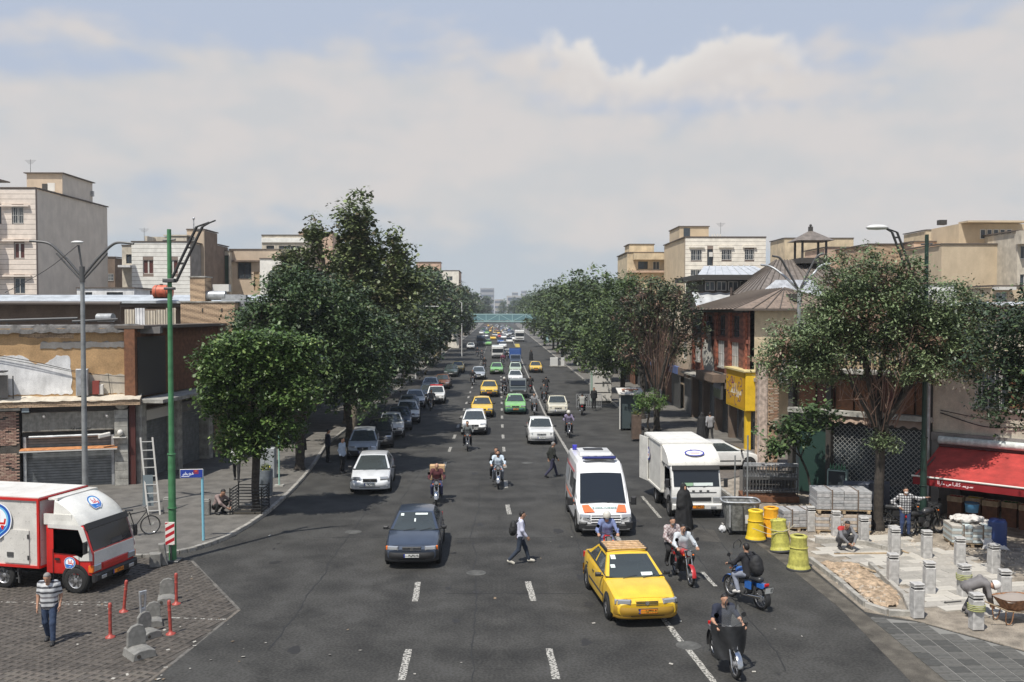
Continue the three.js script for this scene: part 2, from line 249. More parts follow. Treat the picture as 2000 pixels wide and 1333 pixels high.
// painted lane marks: worn strips along surveyed lines
function strip(name, a, b, w, parent, m = M.line, y = 0.004) {
  const d = V(b[0] - a[0], 0, b[1] - a[1]), L = d.length(), n = Math.max(2, Math.round(L / 0.35)), px = -d.z / L, pz = d.x / L, pts = [], back = [];
  for (let i = 0; i <= n; i++) { const t = i / n, x = a[0] + d.x * t, z = a[1] + d.z * t, j1 = rr(-0.012, 0.012), j2 = rr(-0.012, 0.012); pts.push([x + px * (w / 2 + j1), z + pz * (w / 2 + j1)]); back.push([x - px * (w / 2 + j2), z - pz * (w / 2 + j2)]); }
  return b_().sheet([...pts, ...back.reverse()], y, 0.003).build(name, m, parent);
}
{
  const L = [[-2.1, -19], [-2.1, -21.5], [-2.36, -26.7], [-2.83, -48], [-2.84, -65], [-2.9, -600]], C = [[1.25, -19], [1.19, -21.5], [0.87, -26.7], [0.33, -38], [0.21, -66], [0.2, -600]];
  const along = (line, z) => { for (let i = 0; i + 1 < line.length; i++) if (z <= line[i][1] && z >= line[i + 1][1]) return lerp(line[i][0], line[i + 1][0], (line[i][1] - z) / (line[i][1] - line[i + 1][1])); return line[0][0]; };
  for (const ln of [L, C]) { let i = 0; for (let z = -20.1; z > -260; z -= 5.52) { if (z < -29 && z > -34 ) { i++; continue; } const k = i++; if (ln === L && k > 1 && k < 4) continue; strip('lane_mark', [along(ln, z - 1.85), z - 1.85], [along(ln, z), z], 0.17, road); } }
  const S = [[1395, 1333], [1300, 1215], [1150, 950], [1063, 806], [1021, 710], [1000, 662]].map(([a, b]) => g2(a, b));
  for (let i = 0; i + 1 < S.length; i++) strip('edge_line', S[i + 1], S[i], 0.15, road);
  strip('edge_line', g2(1254, 970), g2(1290, 1012), 0.12, road); strip('edge_line', g2(1372, 1118), g2(1398, 1146), 0.12, road);
  // worn yellow hatch far up the street
  M.yline = mt(0.42, 0.32, 0.06, 0.8, { map: grime(31, 0.5), size: 1 });
  strip('hatch_mark', g2(1012, 690), g2(1010, 672), 1.1, road, M.yline);
  // dark patch repairs and manhole
  for (const [a, b, c, d] of [[1350, 1030, 1395, 1060]]) b_().sheet([g2(a, b), g2(c, b + 6), g2(c + 14, d), g2(a - 10, d - 5)], 0.003, 0.003).build('asphalt_patch', M.asphaltOld, road);
  b_().sheet([[1462, 1050], [1560, 1094], [1690, 1200], [1872, 1333], [1900, 1372], [1818, 1372], [1640, 1188], [1540, 1108]].map(([a, b]) => g2(a, b)), 0.003, 0.003).build('dusty_gutter', M.gutter, road);
  for (const [a, b] of [[1345, 1262], [690, 1040], [1030, 905], [930, 1120]]) { const p = G(a, b); b_().disc(p.x, 0.004, p.z, 0.3, 0.006, 24, 'y').build('manhole_cover', M.slabC, road); }
  // tar filled cracks and long paving joints
  const crack = (x, z, L, dir, w) => { const A = [], Bk = []; let a = x, c = z; for (let i = 0; i <= L / 0.3; i++) { const k = w * rr(0.4, 1.2); A.push([a + (dir ? 0 : k), c + (dir ? k : 0)]); Bk.push([a - (dir ? 0 : k), c - (dir ? k : 0)]); a += dir ? 0.3 : rr(-0.05, 0.05); c -= dir ? rr(-0.06, 0.06) : 0.3; } b_().sheet([...A, ...Bk.reverse()], 0.0035, 0.003).build('tar_crack', M.tar, road); };
  M.tar = mt(0.018, 0.018, 0.018, 0.8); for (const [x, z, L, d, w] of [[-0.6, -19.5, 26, 0, 0.018], [-5.4, -22, 30, 0, 0.022], [2.6, -29, 34, 0, 0.016], [6.3, -20.5, 22, 0, 0.02], [-6.5, -33, 8.5, 1, 0.02], [-1.5, -26.3, 5, 1, 0.014], [3, -44, 6, 1, 0.02], [-8.5, -47, 9, 1, 0.025], [-4, -37, 20, 0, 0.014], [7.5, -30.5, 9, 0, 0.018]]) crack(x, z, L, d, w);
}
// kerb stones along a line, each stone a piece
function kerb(name, label, line, h, w = 0.16, len = 0.8, mats = [M.kerb, M.kerbB], limit = 1e9) {
  const st = new THREE.Group(); st.name = numbered(name); scene.add(st); tag(st, label, null, null, 'structure');
  const far = b_();
  for (let i = 0; i + 1 < line.length; i++) {
    const [ax, az] = line[i], [bx, bz] = line[i + 1], L = Math.hypot(bx - ax, bz - az), n = Math.max(1, Math.round(L / len)), ry = Math.atan2(-(bz - az), bx - ax);
    for (let k = 0; k < n; k++) {
      const t = (k + 0.5) / n, x = lerp(ax, bx, t), z = lerp(az, bz, t), hh = h + rr(-0.008, 0.008);
      if (z < -limit) far.box(x, hh / 2 - 0.03, z, L / n - 0.015, hh + 0.06, w, ry); else b_().cbox(x, hh / 2 - 0.03, z, L / n - 0.014, hh + 0.06, w, 0.015, ry + rr(-0.006, 0.006)).build('kerb_stone', mats[Math.floor(R() * mats.length)], st);
    }
  }
  if (far.g.length) far.build('distant_kerb_stones', mats[0], st).userData.kind = 'stuff';
  return st;
}
const curve = (pts, n) => new THREE.CatmullRomCurve3(pts.map(([x, z]) => V(x, 0, z))).getPoints(n).map(p2);
const leftEdge = curve([[-34, -34.5], [-20, -31.6], g2(275, 1090), g2(345, 1082), g2(420, 1060), g2(500, 1016), g2(560, 966), g2(600, 922), [KL, -56]], 40);
tag(b_().sheet([...leftEdge, [KL, -2600], [-30, -2600], [-30, -120], [-60, -120], [-60, -34.5]], 0.12, 0.16).build('pavement', M.pave), 'grey pavement along the shaded shops and parked cars', null, null, 'structure');
kerb('kerb', 'low kerb curving round the shaded corner pavement', leftEdge.map(([x, z]) => [x + 0.07, z + 0.05]), 0.135, 0.15, 0.7);
kerb('kerb', 'long kerb beside the row of parked cars', [[KL + 0.07, -56], [KL + 0.07, -520]], 0.135, 0.15, 0.8, [M.kerb, M.kerbB], 130);
tag(b_().sheet([[KX, -56.5], [KX, -2600], [34, -2600], [34, -56.5]], 0.12, 0.16).build('pavement', M.pave), 'grey pavement beyond the alley under the dark street trees', null, null, 'structure');
kerb('kerb', 'straight kerb beyond the alley mouth', [[KX - 0.07, -520], [KX - 0.07, -56.5], [13, -56.5]], 0.135, 0.15, 0.8, [M.kerb, M.kerbB], 130);

// cobbled corner on the side street
{
  const edge = [g2(262, 1352), g2(290, 1333), g2(467, 1192), g2(375, 1097)], poly = [...edge, [-11.3, -30.3], [-20, -31.4], [-34, -34.3], [-34, 0], [-6, 0], [-7, -18]];
  const st = b_().sheet(poly, 0.006, 0.01).build('cobbled_pavement', M.cobJoint); tag(st, 'worn brown cobbled corner where the delivery truck stands', null, null, 'structure');
  const geo = b_().cbox(0, 0.003, 0, 0.205, 0.02, 0.1, 0.006).geo(), ms = [M.cobA, M.cobB, M.cobC], list = [];
  for (let i = -140; i < 140; i++) for (let j = -140; j < 140; j++) {
    // herringbone of 2:1 blocks
    for (const q of [0, 1]) {
      const u = i * 0.105 + j * 0.105 + (q ? 0.05 : 0), v = (j - i) * 0.105 + (q ? 0.158 : 0), a = 0.35, x = -12 + u * Math.cos(a) - v * Math.sin(a), z = -25.5 + u * Math.sin(a) + v * Math.cos(a);
      if (((i + j) % 2 + 2) % 2) continue;
      if (z > -18.6 || x < -15.5 || !inPoly(x, z, poly) || !inPoly(x + 0.12, z, poly)) continue;
      list.push([x, z, -a + q * Math.PI / 2]);
    }
  }
  list.sort((p, q) => (q[1] + (q[0] > -14.2 && q[1] < -19.6 ? 0 : -50)) - (p[1] + (p[0] > -14.2 && p[1] < -19.6 ? 0 : -50)));
  const near = list.slice(0, 300), rest = list.slice(300);
  for (const [x, z, ry] of near) { const o = mesh('cobble', geo, ms[Math.floor(R() * 3)], st); o.position.set(x, rr(0.004, 0.009), z); o.rotation.set(rr(-0.012, 0.012), ry, rr(-0.012, 0.012)); }
  const im = new THREE.InstancedMesh(geo, mt(1, 1, 1, 0.9, { map: grime(17, 0.4), size: 0.7 }), rest.length), o = new THREE.Object3D(), c = new THREE.Color();
  rest.forEach(([x, z, ry], i) => { o.position.set(x, rr(0.003, 0.01), z); o.rotation.set(rr(-0.015, 0.015), ry, rr(-0.015, 0.015)); o.updateMatrix(); im.setMatrixAt(i, o.matrix); const k = rr(0.75, 1.3); im.setColorAt(i, c.setRGB(0.115 * k, 0.099 * k, 0.084 * k)); });
  im.name = 'cobbles'; im.userData.kind = 'stuff'; im.castShadow = im.receiveShadow = true; st.add(im);
  kerb('edging_strip', 'thin pale concrete edging round the cobbled corner', [edge[0], edge[1], edge[2], edge[3]], 0.012, 0.1, 0.9, [M.edgeS, M.cobC]);
  for (const [a, b, c2, d] of [[0, 1178, 225, 1178], [330, 1208, 440, 1212], [60, 1180, 210, 1184]]) strip('worn_line', g2(a, b), g2(c2, d), 0.07, st, M.line, 0.018);
}

// new stone paving being laid on the sunny corner
const corner = [[KX + 0.05, -43.2], g2(1420, 985), [KX + 0.1, -33.5], g2(1580, 1095), g2(1690, 1190), g2(1780, 1205), [10.7, -24.2]];
{
  const outer = [g2(1560, 1088), g2(1690, 1196), g2(1790, 1214), g2(2010, 1275), [40, -21.5], [40, -44], [13, -46.5], [KX + 0.15, -43.2], [KX + 0.1, -33.5]];
  const st = b_().sheet(outer, 0.02, 0.05).build('paved_corner', M.sand); tag(st, 'sandy pavement of the corner where workers lay pale stone slabs', null, null, 'structure');
  // raised slab field
  const field = [g2(1585, 1085), g2(1610, 1040), g2(1760, 1052), g2(1990, 1125), g2(2000, 1215), g2(1800, 1188), g2(1700, 1105)];
  const bed = g2(1640, 1135), geo = b_().cbox(0, 0, 0, 0.785, 0.05, 0.385, 0.008).geo(), ms = [M.paveA, M.paveB, M.paveC], hole = [g2(1602, 1102), g2(1700, 1100), g2(1760, 1165), g2(1750, 1190), g2(1690, 1184)];
  let n = 0; const a = -0.18, ca = Math.cos(a), sa = Math.sin(a), more = b_();
  for (let i = -20; i < 24; i++) for (let j = -26; j < 26; j++) {
    const u = i * 0.8 + (j % 2 ? 0.4 : 0), v = j * 0.4, x = 14 + u * ca - v * sa, z = -27.5 + u * sa + v * ca;
    if (!inPoly(x, z, field) || inPoly(x, z, hole) || (R() < 0.03 && x > 15)) continue;
    if (n++ < 290) { const o = mesh('paving_slab', geo, ms[Math.floor(R() * 3)], st); o.position.set(x, 0.035 + rr(-0.004, 0.006), z); o.rotation.set(rr(-0.004, 0.004), -a, rr(-0.004, 0.004)); }
    else more.box(x, 0.035, z, 0.785, 0.05, 0.385, -a);
  }
  if (more.g.length) more.build('further_paving_slabs', M.paveA, st).userData.kind = 'stuff';
  // gravel and broken bits of stone
  const chips = [new THREE.IcosahedronGeometry(0.03, 0), new THREE.TetrahedronGeometry(0.05, 0)].map((g) => { g = g.toNonIndexed(); g.computeVertexNormals(); return tri(g); });
  const im = new THREE.InstancedMesh(chips[0], mt(0.42, 0.37, 0.31, 0.95), 2200), o = new THREE.Object3D(), c = new THREE.Color(); let k = 0;
  const pz = [[1655, 1130, 22, 14], [1705, 1165, 26, 16], [1640, 1052, 40, 7], [1730, 1055, 90, 16], [1880, 1085, 130, 20], [1540, 1020, 60, 22], [1770, 1020, 90, 12]];
  while (k < 2200) { const [a1, b1, c1, d1] = pz[k % 7 < 3 ? k % 3 : k % 7], q = G(a1 + rr(-1, 1) * c1, b1 + rr(-1, 1) * d1); const s = rr(0.4, 1.3); o.position.set(q.x, 0.03 + 0.01 * s, q.z); o.rotation.set(rr(0, 6), rr(0, 6), rr(0, 6)); o.scale.setScalar(s * (R() < 0.05 ? 1.9 : 1)); o.updateMatrix(); im.setMatrixAt(k, o.matrix); const t = rr(0.7, 1.25); im.setColorAt(k, c.setRGB(t, t * 0.97, t * 0.93)); k++; }
  im.name = numbered('gravel'); scene.add(im); tag(im, 'loose stone chips and gravel scattered over the unfinished corner', 'gravel', null, 'stuff'); im.castShadow = im.receiveShadow = true;
  kerb('kerb', 'new pale kerb round the triangular sand bed', [g2(1583, 1098), g2(1640, 1142), g2(1692, 1188), g2(1735, 1203), g2(1782, 1206), g2(1768, 1172), g2(1700, 1108)], 0.17, 0.14, 0.55, [M.kerb, M.paveB]);
  kerb('kerb', 'short pale kerb behind the squatting worker', [g2(1592, 1062), g2(1690, 1068), g2(1760, 1086)], 0.2, 0.14, 0.7, [M.kerb, M.paveB]);
  kerb('kerb', 'stone kerb between the parked white truck and dumpster', [[KX, -43], [KX, -37.2]], 0.1, 0.14, 0.7);
  const mound = b_().patch((u, v) => { const x = lerp(hole[0][0], hole[2][0], u), z = lerp(hole[1][1] - 0.2, hole[4][1] + 0.2, v), p = V(x, 0, z); const i = inPoly(x, z, hole) ? 1 : 0; p.y = -0.01 + i * (0.08 + fbm2(x * 2.2, z * 2.2, 4) * 0.09); return p; }, 30, 30, true);
  tag(mound.build('sand_bed', mt(0.5, 0.37, 0.25, 0.95, { map: grime(8, 0.5, 0.2), size: 1, bump: 0.02, bumpSize: 0.4 })), 'tan sand heaped inside the triangular kerb', null, null, 'structure');
}
// dark slab crossing at the bottom of the sunny corner
{
  const poly = [g2(1702, 1206), g2(1790, 1216), g2(2020, 1280), [13.5, -18], [KX - 0.1, -18], g2(1880, 1333)];
  const st = b_().sheet(poly, 0.004, 0.01).build('crossing', M.slabJoint); tag(st, 'dark slab paving with pale joints at the corner crossing', null, null, 'structure');
  const s = 0.42, geo = b_().cbox(0, 0, 0, s - 0.035, 0.012, s - 0.035, 0.004).geo(), ms = [M.slabA, M.slabB, M.slabC];
  for (let i = -3; i < 22; i++) for (let j = 0; j < 22; j++) { const x = KX + 0.1 + i * s + s / 2, z = -18.2 - j * s - s / 2; if (!inPoly(x + 0.16, z, poly)) continue; const o = mesh('paving_slab', geo, ms[Math.floor(R() * 3)], st); o.position.set(x, 0.006 + rr(0, 0.003), z); }
}
{ // oil drips on the lanes, scraps of paper
  M.oil = mt(0.021, 0.02, 0.019, 0.7); for (let i = 0; i < 44; i++) { const x = [-4.6, -1.0, 2.4, 5.6, -7.2][i % 5] + rr(-0.5, 0.5), z = -rr(19.5, 62), r = rr(0.05, 0.2), el = rr(1, 2.6), p = []; for (let k = 0; k < 11; k++) { const a = k / 11 * 6.283, q = r * rr(0.55, 1.2); p.push([x + Math.cos(a) * q, z + Math.sin(a) * q * el]); } b_().sheet(p, 0.0028, 0.002).build('oil_stain', M.oil, road); }
  const im = new THREE.InstancedMesh(b_().box(0, 0, 0, 0.1, 0.004, 0.07).geo(), mt(1, 1, 1, 0.9), 70), o = new THREE.Object3D(), c = new THREE.Color(); for (let i = 0; i < 70; i++) { const p = i % 3 ? G(rr(20, 480), rr(1110, 1330)) : G(rr(420, 1600), rr(1000, 1330)); o.position.set(p.x, 0.024, p.z); o.rotation.set(rr(-0.2, 0.2), rr(0, 6), rr(-0.2, 0.2)); o.scale.setScalar(rr(0.3, 1)); o.updateMatrix(); im.setMatrixAt(i, o.matrix); im.setColorAt(i, c.setRGB(...(i % 4 ? [0.4, 0.38, 0.34] : [0.2, 0.15, 0.1]))); } im.name = numbered('litter'); im.castShadow = im.receiveShadow = true; scene.add(im); tag(im, 'scraps of paper and dry leaves scattered on cobbles and asphalt', 'litter', null, 'stuff');
}
// alley floor beside the brick column
tag(b_().sheet([[KX + 0.05, -43.4], [13, -46.6], [30, -47.2], [30, -56.4], [KX + 0.05, -56.4]], 0.012, 0.03).build('alley', M.cobA), 'brown block paving of the alley under the white car', null, null, 'structure');
// ---------- buildings ----------
const wallM = (r, g, b, seed, size = 4, amt = 0.28) => mt(r, g, b, 0.9, { map: streak(seed, amt), size, bump: 0.004, bumpSize: 1.3 });
M.pinkStone = mt(0.70, 0.615, 0.54, 0.8, { map: grime(71, 0.12), size: 3 }); M.pinkJoint = mt(0.24, 0.19, 0.16, 0.9); M.whiteStone = mt(0.76, 0.735, 0.69, 0.8, { map: grime(72, 0.14), size: 3 }); M.creamStone = mt(0.74, 0.695, 0.61, 0.8, { map: grime(73, 0.12), size: 3 });
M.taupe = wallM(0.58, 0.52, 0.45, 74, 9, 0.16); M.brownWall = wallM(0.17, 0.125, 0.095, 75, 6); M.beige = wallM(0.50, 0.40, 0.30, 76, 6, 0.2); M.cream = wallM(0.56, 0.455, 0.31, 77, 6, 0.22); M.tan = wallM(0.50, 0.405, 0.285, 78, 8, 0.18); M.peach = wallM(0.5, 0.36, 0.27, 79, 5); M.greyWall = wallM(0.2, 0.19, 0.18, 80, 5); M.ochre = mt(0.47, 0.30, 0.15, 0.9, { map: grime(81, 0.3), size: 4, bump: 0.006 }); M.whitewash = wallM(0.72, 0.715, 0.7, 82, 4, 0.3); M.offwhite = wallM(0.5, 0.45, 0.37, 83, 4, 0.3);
const brickTex = dtex('brick', 512, (u, v) => { const r = Math.floor(v * 34), uu = u * 11 + (r % 2) * 0.5, fy = v * 34 % 1, fx = uu % 1, j = fx < 0.06 || fy < 0.16 ? 0.62 : 1, h = Math.abs(Math.sin(r * 91.7 + Math.floor(uu) * 37.3)); const k = j * (0.72 + 0.28 * h + fbm2(u * 30, v * 30, 2) * 0.1); return [k, k * 0.97, k * 0.93]; });
M.brickTan = mt(0.36, 0.275, 0.2, 0.9, { map: brickTex, size: 2.4 }); M.brickRed = mt(0.165, 0.07, 0.052, 0.85, { map: brickTex, size: 2.4 });
M.pane = mt(0.05, 0.06, 0.07, 0.08, { phys: { ior: 1.5 } }); M.paneLight = mt(0.2, 0.24, 0.26, 0.15); M.curtain = mt(0.1, 0.035, 0.03, 0.4); M.frameW = mt(0.62, 0.6, 0.56, 0.5); M.frameD = mt(0.05, 0.045, 0.04, 0.6); M.iron = mt(0.03, 0.03, 0.03, 0.6); M.ironW = mt(0.55, 0.55, 0.53, 0.5); M.hole = mt(0.07, 0.06, 0.05, 0.95); M.galv = mt(0.42, 0.43, 0.44, 0.45, { metal: 0.5, map: grime(85, 0.3), size: 1.2 }); M.coping = mt(0.11, 0.09, 0.075, 0.8);
M.sheet = mt(0.50, 0.53, 0.55, 0.45, { metal: 0.25, map: grime(86, 0.25), size: 4 }); M.roofBrown = mt(0.155, 0.132, 0.115, 0.75, { map: streak(87, 0.4), size: 3 }); M.roofSilver = mt(0.58, 0.59, 0.6, 0.4, { metal: 0.3, map: grime(88, 0.2), size: 3 }); M.wood = mt(0.16, 0.07, 0.035, 0.75, { map: streak(89, 0.4), size: 1.4 }); M.woodPale = mt(0.4, 0.3, 0.19, 0.8, { map: streak(90, 0.4), size: 1.4 });
M.shutter = mt(0.20, 0.215, 0.225, 0.5, { metal: 0.35, map: grime(91, 0.35), size: 1.5 }); M.yellow = mt(0.74, 0.47, 0.02, 0.5, { map: grime(92, 0.12), size: 2 });
// a window set into an opening: frame > pane, mullion, bars, sill
function addWindow(par, x, y, w, h, o = {}) {
  const z = -0.12, f = 0.05, fr = b_().slab([[x, y], [x + w, y], [x + w, y + h], [x, y + h]], z + 0.04, 0.06, [[[x + f, y + f], [x + w - f, y + f], [x + w - f, y + h - f], [x + f, y + h - f]]]).build('window', o.frame || M.frameW, par);
  b_().box(x + w / 2, y + h / 2, z - 0.02, w - 0.02, h - 0.02, 0.02).build('pane', o.pane || M.pane, fr);
  const mu = b_(); const n = o.mull ?? 1; for (let i = 1; i <= n; i++) mu.box(x + w * i / (n + 1), y + h / 2, z + 0.012, o.mw || 0.05, h - 2 * f, 0.04); if (o.trans) mu.box(x + w / 2, y + h * o.trans, z + 0.016, w - 2 * f, 0.04, 0.04); if (mu.g.length) mu.build('mullion', o.frame || M.frameW, fr);
  if (o.bars) { const b = b_(); for (let i = 0; i <= o.bars; i++) b.box(x + w * i / o.bars, y + h / 2, 0.05, 0.025, h, 0.025); for (const k of [0.03, 0.5, 0.97]) b.box(x + w / 2, y + h * k, 0.05, w, 0.025, 0.03); b.build('bars', o.barM || M.ironW, fr); }
  if (o.sill) b_().box(x + w / 2, y - 0.04, 0.06, w + 0.2, 0.08, 0.22).build('sill', o.sill, fr);
  return fr;
}
// a block facing the camera side: front wall with real openings, body behind, coping; windows in survey pixels
function block(name, label, o) {
  const { Z, px0, px1, top, depth } = o, x0 = P(px0, 609, Z).x, w = P(px1, 609, Z).x - x0, h = P((px0 + px1) / 2, top, Z).y;
  const t = thing(name, label, 'building', [x0, 0, -Z]), X = (px) => P(px, 609, Z).x - x0, Y = (py) => P((px0 + px1) / 2, py, Z).y;
  const wins = (o.win || []).map(([a, b, c, d, q]) => [X(a), Y(d), X(c) - X(a), Y(b) - Y(d), q || {}]);
  const low = o.low ?? 0, rect = [[0, low], [w, low], [w, h], [0, h]];
  b_().slab(rect, 0, 0.3, wins.map(([x, y, a, b]) => [[x, y], [x + a, y], [x + a, y + b], [x, y + b]])).build('wall', o.joint || o.mat, t);
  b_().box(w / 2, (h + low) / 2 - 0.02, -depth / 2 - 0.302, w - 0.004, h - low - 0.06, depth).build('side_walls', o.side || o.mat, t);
  if (o.coping !== null) { const c = o.coping || M.coping, k = b_(); k.box(w / 2, h + 0.05, -0.12, w + 0.1, 0.1, 0.4).box(0, h + 0.05, -depth / 2 - 0.32, 0.3, 0.1, depth).box(w, h + 0.05, -depth / 2 - 0.32, 0.3, 0.1, depth); k.build('coping', c, t); }
  for (const [x, y, a, b, q] of wins) addWindow(t, x, y, a, b, q.dark ? { frame: M.frameD, mull: 1 } : q);
  if (o.course) { // stone courses, each row cut at the openings, joints recessed
    const H = o.course; for (let y = Math.max(low, o.courseFrom || low); y < h - 0.05; y += H) { const y1 = Math.min(h, y + H) - 0.03; let spans = [[0, w]]; for (const [x, wy, a, b] of wins) if (y < wy + b && y1 > wy) spans = spans.flatMap(([s, e]) => (x > s && x + a < e ? [[s, x - 0.02], [x + a + 0.02, e]] : x <= s && x + a > s ? [[x + a + 0.02, e]] : x < e && x + a >= e ? [[s, x - 0.02]] : [[s, e]])); for (const [s, e] of spans) if (e - s > 0.1) b_().box((s + e) / 2, (y + y1) / 2, 0.008, e - s, y1 - y, 0.02).build('stone_course', o.mat, t); }
  }
  for (const [a, b, c, d, dep, m, n] of o.bands || []) b_().box((X(a) + X(c)) / 2, (Y(b) + Y(d)) / 2, dep / 2 + 0.02, X(c) - X(a), Math.abs(Y(b) - Y(d)), dep).build(n || 'ledge', m, t);
  return { t, X, Y, w, h };
}
function aerial(par, x, y, z, h) { const b = b_().bar(V(x, y, z), V(x, y + h, z), 0.02, 0.015, 5); for (let i = 0; i < 4; i++) b.bar(V(x - 0.5 + i * 0.1, y + h * 0.92 - i * 0.1, z), V(x + 0.5 - i * 0.1, y + h * 0.92 - i * 0.1, z), 0.01, 0.01, 4); b.build('aerial', M.iron, par); }
{ // left skyline
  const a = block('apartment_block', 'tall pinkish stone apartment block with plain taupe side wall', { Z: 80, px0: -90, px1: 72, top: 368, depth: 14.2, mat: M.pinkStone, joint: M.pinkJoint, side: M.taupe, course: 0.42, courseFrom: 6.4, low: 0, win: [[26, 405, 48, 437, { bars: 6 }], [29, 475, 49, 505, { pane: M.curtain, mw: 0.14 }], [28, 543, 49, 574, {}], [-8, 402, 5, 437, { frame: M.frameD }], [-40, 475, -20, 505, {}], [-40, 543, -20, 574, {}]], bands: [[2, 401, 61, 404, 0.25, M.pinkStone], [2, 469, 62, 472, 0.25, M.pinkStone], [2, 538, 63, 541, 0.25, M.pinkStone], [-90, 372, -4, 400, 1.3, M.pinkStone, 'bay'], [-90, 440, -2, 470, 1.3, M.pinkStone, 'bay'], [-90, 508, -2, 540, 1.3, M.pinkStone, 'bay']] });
  const h = a.h, z0 = -5, zb = -11.2; const x1 = a.w - 0.01, x0 = x1 - 3.15, ph = b_().box((x0 + x1) / 2, h + 0.95, (z0 + zb) / 2, x1 - x0, 2.0, z0 - zb).build('penthouse', M.taupe, a.t); b_().box((x0 + x1) / 2, h + 0.95, z0 + 0.012, x1 - x0 - 0.01, 1.98, 0.02).build('front_face', M.beige, ph); b_().box((x0 + x1) / 2, h + 1.99, (z0 + zb) / 2, x1 - x0 + 0.35, 0.08, z0 - zb + 0.5).build('roof_slab', M.coping, ph);
  for (const [px, w, hh] of [[1.6, 0.5, 0.6], [2.15, 0.65, 0.75]]) b_().box(x0 + px, h + 0.75, z0 + 0.03, w, hh, 0.03).build('window', px > 2 ? M.frameW : M.frameD, ph);
  b_().box(x1 + 0.1, h + 0.9, zb + 0.3, 0.25, 0.5, 0.3).build('flue', M.galv, ph); aerial(ph, x0 + 0.1, h + 2, z0 - 0.5, 1.3); b_().box(1.6, h + 0.9, -2, 3.4, 0.1, 2).bar(V(0.6, h, -2), V(0.6, h + 0.9, -2), 0.05).bar(V(2.8, h, -2), V(2.8, h + 0.9, -2), 0.05).build('roof_canopy', M.coping, a.t);
  block('house', 'low brown plastered house squeezed behind the taupe wall', { Z: 108, px0: 165, px1: 225, top: 503, depth: 6, mat: M.brownWall, win: [[207, 535, 222, 549, { bars: 5 }]] });
  block('house', 'narrow cream house with dark balcony opening beside the white brick house', { Z: 102, px0: 239, px1: 262, top: 480, depth: 7, mat: M.offwhite, win: [[247, 497, 259, 515, { dark: 1 }]], bands: [[238, 519, 262, 523, 1.0, M.whitewash, 'balcony']] });
  block('garden_wall', 'white garden wall with arched dark windows', { Z: 74, px0: 150, px1: 262, top: 564, depth: 3, mat: M.whitewash, win: [[166, 571, 180, 579, { dark: 1 }], [208, 571, 240, 579, { dark: 1 }]] });
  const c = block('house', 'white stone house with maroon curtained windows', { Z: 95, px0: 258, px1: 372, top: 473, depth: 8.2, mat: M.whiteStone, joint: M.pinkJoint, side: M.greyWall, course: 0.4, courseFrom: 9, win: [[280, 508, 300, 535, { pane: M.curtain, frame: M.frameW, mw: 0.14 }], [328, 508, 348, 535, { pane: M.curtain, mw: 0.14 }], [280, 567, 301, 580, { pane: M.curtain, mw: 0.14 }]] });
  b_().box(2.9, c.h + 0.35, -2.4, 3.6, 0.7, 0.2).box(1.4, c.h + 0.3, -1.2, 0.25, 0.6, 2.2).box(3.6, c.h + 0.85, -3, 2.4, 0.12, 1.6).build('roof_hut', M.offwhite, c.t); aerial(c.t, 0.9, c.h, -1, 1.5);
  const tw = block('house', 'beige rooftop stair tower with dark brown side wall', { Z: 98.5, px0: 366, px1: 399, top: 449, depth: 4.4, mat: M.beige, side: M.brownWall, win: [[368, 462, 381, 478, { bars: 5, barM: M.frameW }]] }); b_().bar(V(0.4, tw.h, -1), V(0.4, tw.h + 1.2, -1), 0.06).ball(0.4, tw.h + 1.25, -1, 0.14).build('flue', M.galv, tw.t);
  block('house', 'brown gabled back wall behind the stair tower', { Z: 104, px0: 398, px1: 424, top: 478, depth: 4, mat: M.brownWall });
  block('house', 'house with tall barred glass stairwell', { Z: 107, px0: 420, px1: 449, top: 491, depth: 5, mat: M.offwhite, win: [[425, 499, 447, 556, { pane: mt(0.05, 0.09, 0.06, 0.2), bars: 6, barM: M.iron, frame: M.frameD }]] });
  block('house', 'beige house with patterned window grille', { Z: 108, px0: 448, px1: 560, top: 488, depth: 7, mat: M.beige, win: [[465, 513, 491, 545, { bars: 5, barM: M.iron, frame: M.frameD }], [496, 531, 506, 568, { frame: M.woodPale, pane: M.woodPale, mull: 0 }]], bands: [[456, 509, 508, 512, 0.5, M.brownWall]] });
  const w = block('house', 'white house with round arched window beside the tall tree', { Z: 104, px0: 508, px1: 580, top: 506, depth: 5, mat: M.whiteStone, win: [[524, 538, 545, 560, { bars: 4, mull: 2 }]] }); { const x = (w.X(524) + w.X(545)) / 2, y = w.Y(538), r = (w.X(545) - w.X(524)) / 2; b_().slab([...Array(13)].map((_, i) => [x + r * Math.cos(i / 12 * Math.PI), y + r * Math.sin(i / 12 * Math.PI) + 0.02]), 0.012, 0.02).build('arch_light', M.pane, w.t); }
  block('house', 'pale grey house with long dark window band behind the beige one', { Z: 126, px0: 512, px1: 600, top: 460, depth: 8, mat: M.offwhite, win: [[521, 480, 536, 487, { dark: 1 }], [545, 480, 590, 487, { mull: 3 }]], bands: [[512, 465, 600, 474, 0.15, M.whiteStone]] });
  block('house', 'peach house top seen through the tall tree', { Z: 132, px0: 584, px1: 650, top: 455, depth: 8, mat: M.peach, win: [[590, 470, 612, 484, { dark: 1 }]] });
  const f = block('apartment_block', 'cream apartment roofline above the far plane trees', { Z: 205, px0: 770, px1: 896, top: 529, depth: 14, mat: M.creamStone, side: M.peach, win: [[850, 540, 862, 548, {}], [872, 540, 884, 548, {}]] }); b_().box(7.2, f.h + 0.9, -4, 5.2, 2, 5).build('penthouse', M.peach, f.t); b_().box(7.2, f.h + 1.95, -4, 5.5, 0.12, 5.3).build('penthouse_roof', M.coping, f.t);
}
